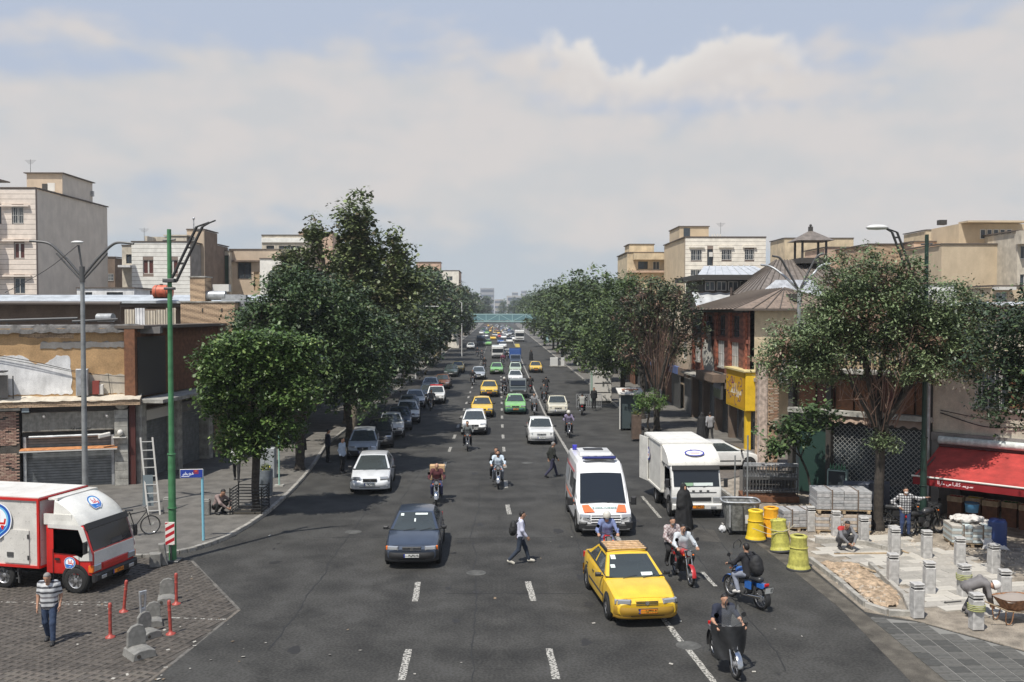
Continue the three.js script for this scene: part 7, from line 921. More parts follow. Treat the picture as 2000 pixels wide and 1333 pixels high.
const mir = (a) => [-a[0], a[1], a[2]], mixp = (a, b, t) => [lerp(a[0], b[0], t), lerp(a[1], b[1], t), lerp(a[2], b[2], t)];
// joints of each pose, facing +z, feet on the ground; arrays hold [left, right] pairs as +x and -x
const two = (p) => [p, mir(p)];
const POSE = {
  stand: { pe: [0, 0.95, 0], ch: [0, 1.3, 0.01], hd: [0, 1.61, 0.04], sh: two([0.185, 1.43, 0]), el: two([0.24, 1.15, -0.03]), wr: two([0.25, 0.9, 0.05]), hp: two([0.09, 0.92, 0]), kn: two([0.1, 0.5, 0.02]), an: two([0.11, 0.08, -0.02]), to: two([0.13, 0.035, 0.15]) },
  walk: { pe: [0, 0.93, 0], ch: [0, 1.28, 0.03], hd: [0, 1.59, 0.08], sh: two([0.185, 1.41, 0.02]), el: [[0.24, 1.15, -0.12], [-0.24, 1.15, 0.05]], wr: [[0.24, 0.9, -0.1], [-0.22, 0.93, 0.2]], hp: two([0.09, 0.9, 0]), kn: [[0.1, 0.5, 0.18], [-0.1, 0.48, -0.06]], an: [[0.1, 0.1, 0.3], [-0.1, 0.14, -0.38]], to: [[0.11, 0.055, 0.46], [-0.11, 0.035, -0.22]] },
  stroll: { pe: [0, 0.95, 0], ch: [0, 1.29, 0.03], hd: [0, 1.57, 0.13], sh: two([0.185, 1.42, 0.02]), el: [[0.25, 1.14, -0.05], [-0.25, 1.15, 0.0]], wr: [[0.25, 0.9, 0.03], [-0.24, 0.9, 0.1]], hp: two([0.09, 0.92, 0]), kn: [[0.1, 0.5, 0.1], [-0.1, 0.5, 0.0]], an: [[0.11, 0.08, 0.12], [-0.1, 0.11, -0.2]], to: [[0.13, 0.035, 0.28], [-0.11, 0.035, -0.05]] },
  hip: { pe: [0, 0.95, 0], ch: [0, 1.3, 0.01], hd: [0, 1.61, 0.05], sh: two([0.185, 1.43, 0]), el: [[0.42, 1.36, 0.1], [-0.42, 1.2, -0.1]], wr: [[0.62, 1.42, 0.16], [-0.22, 1.04, 0.06]], hp: two([0.09, 0.92, 0]), kn: two([0.11, 0.5, 0.02]), an: two([0.13, 0.08, -0.02]), to: two([0.16, 0.035, 0.15]) },
  ride: { pe: [0, 0.87, -0.2], ch: [0, 1.2, -0.08], hd: [0, 1.5, 0.02], sh: two([0.19, 1.33, -0.05]), el: two([0.31, 1.1, 0.12]), wr: two([0.3, 1.05, 0.37]), hp: two([0.1, 0.85, -0.16]), kn: two([0.19, 0.74, 0.27]), an: two([0.2, 0.36, 0.08]), to: two([0.22, 0.29, 0.24]) },
  pillion: { pe: [0, 0.93, -0.2], ch: [0, 1.27, -0.12], hd: [0, 1.57, -0.04], sh: two([0.18, 1.4, -0.1]), el: two([0.27, 1.15, 0.02]), wr: two([0.17, 1.02, 0.22]), hp: two([0.1, 0.9, -0.16]), kn: two([0.24, 0.8, 0.22]), an: two([0.24, 0.42, 0.05]), to: two([0.27, 0.36, 0.2]) },
  squat: { pe: [0, 0.28, -0.16], ch: [0, 0.56, 0.04], hd: [0, 0.83, 0.24], sh: two([0.185, 0.69, 0.08]), el: two([0.26, 0.48, 0.34]), wr: two([0.1, 0.3, 0.5]), hp: two([0.1, 0.28, -0.12]), kn: two([0.22, 0.47, 0.3]), an: two([0.16, 0.09, 0.0]), to: two([0.19, 0.035, 0.19]) },
  bend: { pe: [0, 0.74, -0.28], ch: [0, 0.84, 0.06], hd: [0, 0.76, 0.42], sh: two([0.19, 0.84, 0.2]), el: two([0.24, 0.54, 0.26]), wr: two([0.14, 0.3, 0.34]), hp: two([0.1, 0.72, -0.26]), kn: two([0.16, 0.42, -0.08]), an: two([0.16, 0.08, -0.26]), to: two([0.19, 0.035, -0.08]) },
};
const skinM = mt(0.42, 0.235, 0.155, 0.6), skinB = mt(0.34, 0.18, 0.115, 0.6), hairM = mt(0.012, 0.010, 0.009, 0.6), greyHair = mt(0.22, 0.21, 0.2, 0.8);
const PC = new Map();
const cached = (k, f) => { if (!PC.has(k)) PC.set(k, f()); return PC.get(k); };
// o: pose, shirt, pants, shoe, hair, sleeve, cell, tilt (head pitch), pattern
function person(label, p, turn, o) {
  const J = POSE[o.pose], t = thing('person', label, 'person', p, turn, o.group), cell = o.cell || 0.024, low = cell > 0.028, sl = o.sleeve ?? 1, key = [o.pose, cell, sl] + '';
  const body = cached('b' + key, () => {
    const b = [], up = J.ch; b.push([[0, up[1] + 0.08, up[2]], [lerp(up[0], J.hd[0], 0.6), lerp(up[1], J.hd[1], 0.6), lerp(up[2], J.hd[2], 0.6)], 0.07, 0.052]);
    for (const s of [0, 1]) { const sg = s ? -1 : 1; b.push([mixp(J.hp[s], J.pe, 0.3), [sg * 0.07, up[1], up[2]], 0.1, 0.105], [[sg * 0.07, up[1], up[2]], mixp(J.sh[s], [0, J.sh[s][1], J.sh[s][2]], 0.3), 0.1, 0.06], [mixp(J.sh[s], [0, J.sh[s][1], J.sh[s][2]], 0.3), J.sh[s], 0.065, 0.052], [J.sh[s], J.el[s], 0.046, 0.038], [J.el[s], J.wr[s], 0.04, 0.027], [J.hp[s], J.kn[s], 0.078, 0.052], [J.kn[s], J.an[s], 0.05, 0.034], [J.an[s], J.to[s], 0.036, 0.028]); }
    const g = [capsGeo(b, cell)], m = new THREE.Matrix4();
    const h = (low ? HEADLOW : HEAD).clone(); h.applyMatrix4(m.compose(V(...J.hd).add(V(0, 0.02, 0)), _q.setFromEuler(_e.set(J.tilt || (o.pose === 'squat' ? 0.5 : o.pose === 'bend' ? 1.3 : o.pose === 'stroll' ? 0.4 : 0.05), 0, 0)), V(1.0, 1.0, 1.0))); g.push(h);
    if (!low) for (const s of [0, 1]) { const d = V(...J.wr[s]).sub(V(...J.el[s])).normalize(), hg = HAND[o.pose === 'ride' ? 1 : 0].clone(); hg.rotateY(o.pose === 'ride' ? Math.PI : -Math.PI / 2); if (s) hg.scale(-1, 1, 1); if (s) { const ix = hg.index.array; for (let i = 0; i < ix.length; i += 3) { const q = ix[i]; ix[i] = ix[i + 1]; ix[i + 1] = q; } hg.computeVertexNormals(); } hg.applyMatrix4(m.compose(V(...J.wr[s]), _q.setFromUnitVectors(V(0, -1, 0), d), V(1.05, 1.05, 1.05))); g.push(hg); }
    return tri(mergeGeometries(g.map((q) => q.toNonIndexed())));
  });
  mesh('body', body, o.skin || skinM, t);
  const shirt = cached('s' + key, () => { const b = [], up = J.ch; for (const s of [0, 1]) { const sg = s ? -1 : 1, si = mixp(J.sh[s], [0, J.sh[s][1], J.sh[s][2]], 0.3), hem = mixp(J.hp[s], J.pe, 0.2); b.push([[hem[0], hem[1] - 0.02, hem[2]], [sg * 0.07, up[1], up[2]], 0.122, 0.125], [[sg * 0.07, up[1], up[2]], si, 0.12, 0.078], [si, J.sh[s], 0.08, 0.07], [J.sh[s], sl ? J.el[s] : mixp(J.sh[s], J.el[s], 0.75), 0.066, 0.06]); if (sl) b.push([J.el[s], mixp(J.el[s], J.wr[s], 0.94), 0.058, 0.042]); } b.push([[0, up[1] + 0.09, up[2]], [0, up[1] + 0.13, up[2] + 0.005], 0.085, 0.075]); return tri(capsGeo(b, cell, 0.05, (d, x, y, z) => d + (low ? 0 : fbm3(x * 9, y * 7, z * 9, 2) * 0.008))); });
  let sg = shirt; if (o.pattern) { sg = shirt.clone(); const q = sg.attributes.position, a = new Float32Array(q.count * 3), c = new THREE.Color(); for (let i = 0; i < q.count; i++) { const v = o.pattern(q.getX(i), q.getY(i), q.getZ(i)); a.set(v, i * 3); } sg.setAttribute('color', new THREE.BufferAttribute(a, 3)); }
  mesh(o.top || 'shirt', sg, o.pattern ? mt(1, 1, 1, 0.85, { vc: 1 }) : o.shirt, t);
  mesh('trousers', cached('t' + key, () => { const b = []; for (const s of [0, 1]) b.push([mixp(J.hp[s], J.pe, 0.3), J.hp[s], 0.11, 0.105], [J.hp[s], J.kn[s], 0.1, 0.072], [J.kn[s], mixp(J.kn[s], J.an[s], 0.95), 0.072, 0.058]); return tri(capsGeo(b, cell, 0.035, (d, x, y, z) => d + (low ? 0 : fbm3(x * 9, y * 8, z * 9, 2) * 0.007))); }), o.pants, t);
  mesh('shoes', cached('f' + key, () => { const b = []; for (const s of [0, 1]) { const h = J.an[s], q = J.to[s]; b.push([[h[0], h[1] - 0.025, h[2] - 0.02], q, 0.048, 0.04], [mixp(h, q, 0.3), q, 0.045, 0.042]); } return tri(capsGeo(b, Math.min(cell, 0.022), 0.02)); }), o.shoe || M.black, t);
  const place = (m) => { m.position.set(J.hd[0], J.hd[1] + 0.02, J.hd[2]); m.rotation.x = o.pose === 'squat' ? 0.5 : o.pose === 'bend' ? 1.3 : o.pose === 'stroll' ? 0.4 : 0.05; return m; };
  if (o.helmet) place(mesh('helmet', cached('helm', () => b_().lathe([[0.001, 0.16], [0.06, 0.15], [0.11, 0.1], [0.128, 0.03], [0.125, -0.03], [0.118, -0.04], [0.11, 0.0], [0.001, 0.1]], 18, 0, 0, -0.005).geo()), o.helmet, t)); else if (o.hair !== null) place(mesh('hair', low ? HAIRLOW : HAIR, o.hair || hairM, t));
  if (o.mask) place(mesh('face_mask', cached('mask', () => tri(nets((x, y, z) => Math.max(ellip(x, y + 0.05, z - 0.04, 0.066, 0.05, 0.072), -z + 0.04), [-0.1, -0.13, 0.0], [0.1, 0.03, 0.14], 0.014))), o.mask, t));
  if (o.beard) place(mesh('beard', tri(beardGeo.clone()), o.beard, t));
  if (o.scale) t.scale.setScalar(o.scale);
  return t;
}
const cl = (r, g, b) => cached('cl' + [r, g, b], () => mt(r, g, b, 0.88, { map: grime(61, 0.2), size: 0.5 }));
const onG = (px, py, h = 0) => { const g = G(px, py, h); return V(g.x, h, g.z); };
function chador(label, p, turn, o = {}) { // woman under a full-length black cloak
  const t = thing('person', label, 'person', p, turn, o.group), J = POSE.walk;
  const b = capsGeo([[[0, 0.08, 0.05], [0, 0.9, 0], 0.05, 0.1], [[0.09, 0.9, 0], [0.1, 0.08, 0.12], 0.07, 0.04], [[-0.09, 0.9, 0], [-0.1, 0.08, -0.1], 0.07, 0.04], [[0, 0.9, 0], [0, 1.35, 0], 0.13, 0.12], [[0.1, 0.06, 0.1], [0.1, 0.05, 0.24], 0.04, 0.03]], 0.03), h = HEADLOW.clone(); h.translate(0, 1.52, 0.03);
  mesh('body', tri(mergeGeometries([b.toNonIndexed(), h.toNonIndexed()])), skinM, t);
  mesh('cloak', cached('chador', () => tri(nets((x, y, z) => { const r = y > 1.3 ? 1 : 0; let d = smin(capsule([x * 0.85, y, z], [0, 0.1, 0], [0, 1.25, 0], 0.31, 0.19), ellip(x, y - 1.55, z, 0.115, 0.145, 0.13), 0.16); d = smin(d, capsule([Math.abs(x), y, z], [0.13, 1.32, 0], [0.2, 0.9, 0.08], 0.1, 0.12), 0.1); d += Math.sin(Math.atan2(x, z) * 9 + y * 2) * 0.016 * clamp(1.3 - y) + fbm3(x * 5, y * 3, z * 5, 2) * 0.02; d = Math.max(d, 0.03 - y); return Math.max(d, -ellip(x, y - 1.53, z - 0.14, 0.06, 0.085, 0.08)); }, [-0.5, -0.02, -0.45], [0.5, 1.8, 0.45], 0.03))), mt(0.012, 0.012, 0.013, 0.8), t);
  return t;
}
// ---- motorcycles ----
const BK = {};
function bikeParts() {
  const w = b_().torus(0, 0, 0, 0.265, 0.042, 26, 'x', 8); BK.tyre = w.geo();
  const r = b_().torus(0, 0, 0, 0.228, 0.014, 24, 'x', 5).disc(0, 0, 0, 0.06, 0.11, 14).disc(0.03, 0, 0, 0.1, 0.012, 16); for (let i = 0; i < 12; i++) { const a = i / 12 * 6.283; r.bar(V(i % 2 ? 0.03 : -0.03, 0, 0), V(0, Math.cos(a) * 0.225, Math.sin(a) * 0.225), 0.0035, 0.0035, 4); } BK.rim = r.geo();
  BK.frame = b_().tube([V(0, 0.98, 0.42), V(0, 0.6, 0.3), V(0, 0.33, 0.1), V(0, 0.33, -0.2), V(0, 0.6, -0.3)], 0.022).tube([V(0, 0.9, 0.36), V(0, 0.74, 0), V(0, 0.7, -0.6)], 0.022).bar(V(0.09, 0.3, -0.2), V(0.09, 0.3, -0.62), 0.02).bar(V(-0.09, 0.3, -0.2), V(-0.09, 0.3, -0.62), 0.02).bar(V(0.12, 0.62, -0.5), V(0.11, 0.33, -0.6), 0.025).bar(V(-0.12, 0.62, -0.5), V(-0.11, 0.33, -0.6), 0.025).bar(V(-0.26, 0.3, 0.06), V(0.26, 0.3, 0.06), 0.016).geo();
  BK.engine = b_().cbox(0, 0.42, 0.02, 0.24, 0.26, 0.3, 0.05).cbox(0, 0.6, 0.12, 0.17, 0.2, 0.17, 0.03, 0, -0.5).disc(0.13, 0.4, -0.02, 0.1, 0.06, 16).disc(-0.13, 0.4, -0.02, 0.1, 0.06, 16).geo();
  BK.exhaust = b_().tube([V(0.05, 0.52, 0.25), V(0.12, 0.32, 0.2), V(0.14, 0.28, -0.1), V(0.15, 0.32, -0.35)], 0.022).bar(V(0.15, 0.32, -0.3), V(0.16, 0.4, -0.85), 0.04, 0.045, 10).geo();
  const tk = nets((x, y, z) => smin(ellip(x, y - 0.84, z - 0.16, 0.14, 0.13, 0.26), capsule([x, y, z], [0, 0.78, 0], [0, 0.82, 0.3], 0.09, 0.08), 0.05), [-0.2, 0.6, -0.2], [0.2, 1.05, 0.5], 0.025); BK.tank = tri(tk);
  BK.side = b_().cbox(0.11, 0.58, -0.22, 0.03, 0.2, 0.28, 0.02).cbox(-0.11, 0.58, -0.22, 0.03, 0.2, 0.28, 0.02).cbox(0, 0.66, -0.68, 0.2, 0.1, 0.3, 0.04).geo();
  BK.seat = tri(nets((x, y, z) => smin(capsule([x * 0.8, y, z], [0, 0.77, 0.0], [0, 0.8, -0.6], 0.075, 0.085), capsule([x, y, z], [0.06, 0.78, -0.2], [-0.06, 0.78, -0.2], 0.08, 0.08), 0.06), [-0.2, 0.6, -0.75], [0.2, 0.95, 0.14], 0.028));
  BK.fork = b_().bar(V(0.075, 0.3, 0.68), V(0.085, 0.98, 0.42), 0.026, 0.022).bar(V(-0.075, 0.3, 0.68), V(-0.085, 0.98, 0.42), 0.026, 0.022).box(0, 0.95, 0.43, 0.22, 0.05, 0.07).box(0, 0.78, 0.5, 0.2, 0.04, 0.06).geo();
  BK.bar = b_().tube([V(-0.36, 1.06, 0.3), V(-0.2, 1.08, 0.36), V(0, 1.02, 0.42), V(0.2, 1.08, 0.36), V(0.36, 1.06, 0.3)], 0.014).bar(V(0.26, 1.07, 0.33), V(0.38, 1.055, 0.29), 0.02).bar(V(-0.26, 1.07, 0.33), V(-0.38, 1.055, 0.29), 0.02).geo();
  BK.mirror = b_().bar(V(0.24, 1.08, 0.35), V(0.3, 1.26, 0.36), 0.007).disc(0.31, 1.28, 0.36, 0.055, 0.02, 14, 'z').geo(); BK.mirrorB = BK.mirror.clone(); BK.mirrorB.scale(-1, 1, 1);
  BK.lamp = b_().lathe([[0.001, 0.03], [0.07, 0.03], [0.085, 0.01], [0.07, -0.06], [0.03, -0.1]], 16, 0, 0.92, 0.53, 0, Math.PI / 2).geo();
  BK.lens = b_().disc(0, 0.92, 0.563, 0.07, 0.012, 18, 'z').geo();
  BK.fender = b_().patch((u, v) => { const a = lerp(-0.5, 1.5, u), x = (v - 0.5) * 0.12; return V(x, 0.3 + Math.cos(a) * (0.335 - x * x * 4), 0.68 + Math.sin(a) * (0.335 - x * x * 4) - 0); }, 12, 4).geo(); BK.fenderR = b_().patch((u, v) => { const a = lerp(-2.0, 0.3, u), x = (v - 0.5) * 0.15; return V(x, 0.32 + Math.cos(a) * (0.35 - x * x * 4), -0.62 + Math.sin(a) * (0.35 - x * x * 4)); }, 12, 4).geo();
  BK.tail = b_().cbox(0, 0.72, -0.86, 0.14, 0.08, 0.06, 0.02).geo(); BK.ind = b_().ball(0.14, 0.86, 0.5, 0.03, 0.025, 0.035, 8).ball(-0.14, 0.86, 0.5, 0.03, 0.025, 0.035, 8).geo();
  BK.shield = b_().patch((u, v) => { const x = (2 * u - 1) * lerp(0.24, 0.19, v); return V(x, lerp(1.0, 1.5, v), lerp(0.56, 0.4, v) - x * x * 1.2); }, 8, 6).geo(); BK.hoop = b_().tube([V(-0.1, 1.42, 0.42), V(-0.12, 1.56, 0.39), V(0, 1.66, 0.36), V(0.12, 1.56, 0.39), V(0.1, 1.42, 0.42)], 0.012, 6, 24).geo();
  BK.apron = b_().patch((u, v) => { const a = 2 * u - 1, w = 0.43; return V(a * w * (1 - 0.22 * (1 - v)), lerp(0.34, 1.1, v), 0.62 - a * a * 0.3 + 0.05 * Math.sin(a * 6 + v * 5) * (1 - v * 0.6) - (1 - v) * 0.04); }, 20, 12).geo();
}
bikeParts();
M.shieldGlass = mt(0.9, 0.92, 0.93, 0.06, { phys: { transmission: 0.95, thickness: 0, ior: 1.3 } }); M.vinyl = mt(0.03, 0.031, 0.033, 0.42, { map: grime(63, 0.3), size: 0.6 });
function bike(label, p, turn, o = {}) {
  const t = thing('motorcycle', label, 'motorcycle', p, turn, o.group), c = o.paint || M.black, A = (n, g, m, par = t) => mesh(n, BK[g], m, par);
  for (const z of [0.68, -0.62]) { const w = new THREE.Group(); w.name = 'wheel'; w.position.set(0, 0.307, z); t.add(w); mesh('tyre', BK.tyre, M.tyre, w); mesh('rim', BK.rim, M.rim, w); }
  A('frame', 'frame', M.black); A('engine', 'engine', M.steel); A('exhaust', 'exhaust', M.chrome); A('fuel_tank', 'tank', c); A('side_panel', 'side', c); A('seat', 'seat', M.vinyl); A('fork', 'fork', M.chrome); const hb = A('handlebar', 'bar', M.black); A('mirror', 'mirror', M.black, hb); A('mirror', 'mirrorB', M.black, hb);
  A('headlight', 'lamp', M.black, t); A('headlight_lens', 'lens', M.lamp); A('front_fender', 'fender', o.fender || c); A('rear_fender', 'fenderR', M.black); A('tail_light', 'tail', M.red); A('indicators', 'ind', M.amber);
  if (o.shield) { A('wind_shield', 'shield', M.shieldGlass); A('shield_hoop', 'hoop', M.black); } if (o.apron) A('leg_apron', 'apron', M.vinyl);
  if (o.rearPlate) print('number_plate', 0.26, 0.18, plateTex('#d8d8d2', '8357', false), t, V(0, 0.6, -0.96), Math.PI, 0.2);
  return t;
}
// people and riders in the street
const heading = (fx, fz) => Math.atan2(fx, fz);
const JEAN = cl(0.035, 0.055, 0.105), NAVYC = cl(0.02, 0.024, 0.04), BLK = cl(0.014, 0.014, 0.015), GRY = cl(0.12, 0.12, 0.125), LBL = cl(0.42, 0.5, 0.62), WHT = cl(0.62, 0.62, 0.6), BRN = cl(0.12, 0.06, 0.04);
const LSHOE = mt(0.55, 0.52, 0.45, 0.8), CAP = mt(0.55, 0.53, 0.48, 0.5);
// walkers
person('man in striped polo shirt and jeans walking on the cobbles, head bowed', onG(97, 1256, 0.012), heading(0.12, 1), { pose: 'stroll', sleeve: 0, cell: 0.024, hair: greyHair, shirt: WHT, pants: JEAN, pattern: (x, y) => { const s = Math.sin(y * 52); return s > 0.55 ? (y > 1.22 || y < 1.02 ? [0.05, 0.05, 0.06] : [0.2, 0.19, 0.2]) : s > 0.35 ? [0.35, 0.37, 0.42] : [0.6, 0.61, 0.62]; } });
{ const p = onG(1016, 1101), tr = Math.PI / 2 + 0.05, t = person('youth in white shirt striding across the road with a backpack', p, tr, { pose: 'walk', cell: 0.024, shirt: cl(0.55, 0.56, 0.68), pants: cl(0.025, 0.035, 0.055), shoe: LSHOE, scale: 0.95 });
  const bp = thing('backpack', 'black backpack worn by the youth crossing the road', 'backpack', p, tr); bp.scale.setScalar(0.95); mesh('pack', tri(nets((x, y, z) => { let d = ellip(x, y - 1.18, z + 0.22, 0.17, 0.26, 0.12); d = smin(d, ellip(x, y - 1.08, z + 0.3, 0.13, 0.14, 0.07), 0.05); return d + fbm3(x * 8, y * 8, z * 8, 2) * 0.012; }, [-0.25, 0.85, -0.42], [0.25, 1.5, -0.04], 0.022)), mt(0.016, 0.016, 0.017, 0.7), bp);
  for (const s of [1, -1]) b_().tube([V(s * 0.1, 1.36, -0.14), V(s * 0.11, 1.475, -0.02), V(s * 0.11, 1.42, 0.12), V(s * 0.12, 1.25, 0.14), V(s * 0.15, 1.05, 0.0), V(s * 0.12, 0.98, -0.14)], 0.018, 5, 24).build('strap', M.black, bp); }
person('old man in dark jacket crossing behind the ambulance', onG(1078, 933), Math.PI / 2 + 0.3, { pose: 'walk', shirt: cl(0.022, 0.024, 0.02), pants: cl(0.03, 0.03, 0.06), hair: greyHair, top: 'jacket', scale: 0.98 });
chador('woman in long black cloak standing by the white delivery truck', onG(1335, 1035), 0.4);
person('man in black and white checked shirt and white mask by the lamp pole', onG(1768, 1049, 0.02), -0.1, { pose: 'hip', cell: 0.022, shirt: WHT, pants: cl(0.03, 0.05, 0.12), mask: mt(0.7, 0.7, 0.7, 0.8), pattern: (x, y, z) => { const a = Math.sin(x * 74) > 0.1, b = Math.sin(y * 74) > 0.1; return a && b ? [0.02, 0.02, 0.022] : a || b ? [0.14, 0.14, 0.15] : [0.58, 0.58, 0.58]; } });
person('worker in red and grey overalls squatting over the paving', onG(1648, 1072, 0.06), 0.15, { pose: 'squat', cell: 0.024, shirt: GRY, pants: cl(0.06, 0.06, 0.065), pattern: (x, y) => (y > 0.66 && x < 0.08 ? [0.42, 0.03, 0.03] : [0.16, 0.16, 0.17]) });
person('worker in grey overalls and white cap bending by the wheelbarrow', onG(1908, 1200, 0.06), Math.PI / 2 - 0.25, { pose: 'bend', cell: 0.024, shirt: cl(0.17, 0.16, 0.16), pants: cl(0.15, 0.14, 0.14), helmet: mt(0.66, 0.64, 0.6, 0.5) });
person('man in pinkish shirt squatting beside the tree cage', onG(427, 1004, 0.12), Math.PI / 2 - 0.5, { pose: 'squat', shirt: cl(0.24, 0.18, 0.17), pants: BLK, hair: hairM });
// people in the shade and far along the kerbs
for (const [l, x, y, h, tr, shirt, pants, hair, pose] of [
  ['policeman in pale blue shirt standing in the tree shade', 668, 925, 0.0, 1.2, LBL, BLK, hairM, 'stand'], ['man in white shirt walking by the shaded shop front', 462, 940, 0.12, 0.2, WHT, BLK, hairM, 'walk'], ['person in dark clothes standing between shaded trunks', 588, 915, 0.12, 0.6, BLK, BLK, hairM, 'stand'],
  ['person in grey standing by the far shaded kerb', 781, 757, 0.12, 0.2, GRY, BLK, hairM, 'stand'], ['man in patterned grey shirt walking by the shop shutters', 1387, 862, 0.12, 3.1, cl(0.25, 0.25, 0.26), BLK, hairM, 'walk'], ['man in dark clothes standing by the shaded tree row', 640, 905, 0.12, 2, NAVYC, BLK, hairM, 'stand'], ['man in dark jacket beside the alley barrier', 1160, 800, 0.12, 0.3, BLK, BLK, hairM, 'stand'],
]) person(l, onG(x, y, h), tr, { pose, shirt, pants, hair, cell: 0.036 });
chador('woman in black cloak walking by the shop shutters', onG(1371, 860, 0.12), 3.0); chador('woman in black cloak crossing far up the road', onG(1037, 704), 0.5);
// riders: [bike label, rider label, px, py of front tyre, heading, bike options, rider options]
const BLUEP = paint(0.02, 0.12, 0.42), REDP = paint(0.42, 0.01, 0.01), BLKP = paint(0.02, 0.02, 0.022), GRYP = paint(0.12, 0.12, 0.13);
function rider(bl, rl, px, py, fx, fz, bo, ro) {
  const f = V(fx, 0, fz).normalize(), tr = heading(f.x, f.z), w = G(px, py), z0 = fz > 0 ? 0.68 : -0.62, p = V(w.x - f.x * z0, 0, w.z - f.z * z0);
  bike(bl, p, tr, bo); if (rl) person(rl, p, tr, { pose: 'ride', ...ro }); return [p, tr, f];
}
{ const [p, tr, f] = rider('motorcycle with round headlamp carrying a cardboard box', 'bareheaded man in maroon jacket riding with a box behind', 852, 989, 0.03, 1, { paint: BLKP, fender: M.chrome }, { shirt: cl(0.08, 0.02, 0.025), pants: cl(0.04, 0.045, 0.11), hair: null, top: 'jacket', cell: 0.03 });
  const b = thing('cardboard_box', 'tan cardboard box strapped behind the maroon jacketed rider', 'box', p.clone().add(V(0, 0.86, 0)), tr); b_().cbox(0, 0.3, -0.72, 0.62, 0.6, 0.4, 0.015).build('carton', mt(0.5, 0.33, 0.18, 0.9, { map: grime(3, 0.3), size: 0.7 }), b); b_().box(0, 0.603, -0.72, 0.06, 0.006, 0.41).build('tape', mt(0.55, 0.42, 0.28, 0.5), b); }
{ const [p, tr] = rider('motorcycle with chrome fork carrying two people', 'rider in pale blue shirt in front of a passenger', 973, 956, 0.02, 1, { paint: BLKP, fender: M.chrome }, { shirt: cl(0.5, 0.58, 0.66), pants: cl(0.2, 0.22, 0.26), cell: 0.026, beard: hairM }); person('passenger in dark clothes behind the pale blue shirted rider', p.clone().add(V(-0.08, 0, -0.36)), tr + 0.06, { pose: 'pillion', shirt: BLK, pants: BLK, cell: 0.03 }); }
rider('dark motorcycle of the grey jacketed rider', 'rider in grey jacket and dark cap before the white hatchback', 913, 882, 0.04, 1, { paint: BLKP }, { shirt: cl(0.13, 0.14, 0.14), pants: BLK, cell: 0.03 });
rider('red scooter behind the yellow taxi', 'rider in blue jacket with white helmet on the red scooter', 1190, 1114, 0.0, 1, { paint: REDP, fender: REDP }, { shirt: cl(0.16, 0.2, 0.36), pants: cl(0.1, 0.12, 0.2), helmet: CAP, cell: 0.024, top: 'jacket', mask: mt(0.45, 0.5, 0.5, 0.8) });
{ const [p, tr, f] = rider('red motorcycle with clear shield and black apron carrying two men', 'rider in white shirt behind a clear shield', 1349, 1146, 0.14, 1, { paint: REDP, fender: REDP, shield: 1 }, { shirt: cl(0.5, 0.53, 0.56), pants: BLK, cell: 0.024 });
  person('grey bearded passenger in checked shirt on the red motorcycle', p.clone().add(f.clone().multiplyScalar(-0.4)).add(V(-0.16, 0.05, 0)), tr + 0.1, { pose: 'pillion', shirt: WHT, pants: BLK, cell: 0.024, beard: greyHair, pattern: (x, y, z) => (Math.sin(x * 60) > 0.2 !== Math.sin(y * 60) > 0.2 ? [0.28, 0.2, 0.2] : [0.5, 0.45, 0.44]) }); }
{ const [p, tr, f] = rider('blue motorcycle with wire shield seen from behind', 'rider in black hooded jacket heading away on the blue motorcycle', 1486, 1192, -0.42, -1, { paint: BLUEP, fender: BLUEP, shield: 1, rearPlate: 1 }, { shirt: cl(0.016, 0.016, 0.02), pants: cl(0.22, 0.24, 0.3), shoe: mt(0.65, 0.63, 0.6, 0.7), cell: 0.024, top: 'jacket' });
  const bp = thing('backpack', 'large black backpack on the rider of the blue motorcycle', 'backpack', p, tr); mesh('pack', tri(nets((x, y, z) => smin(ellip(x, y - 1.14, z + 0.42, 0.2, 0.28, 0.15), ellip(x, y - 1.04, z + 0.55, 0.14, 0.15, 0.07), 0.06) + fbm3(x * 8, y * 8, z * 8, 2) * 0.012, [-0.28, 0.75, -0.7], [0.28, 1.5, -0.2], 0.024)), mt(0.014, 0.014, 0.015, 0.7), bp); b_().tube([V(0.12, 1.38, -0.3), V(0.12, 1.42, -0.12), V(0.13, 1.2, 0.02)], 0.02, 5).tube([V(-0.12, 1.38, -0.3), V(-0.12, 1.42, -0.12), V(-0.13, 1.2, 0.02)], 0.02, 5).build('straps', M.black, bp); }
{ rider('delivery motorcycle with wide black apron and tall clear shield', 'young rider in navy polo behind a wide black apron', 1436, 1326, 0.12, 1, { paint: GRYP, fender: M.chrome, shield: 1, apron: 1 }, { shirt: cl(0.018, 0.022, 0.04), pants: cl(0.2, 0.2, 0.2), sleeve: 0, cell: 0.024 }); }
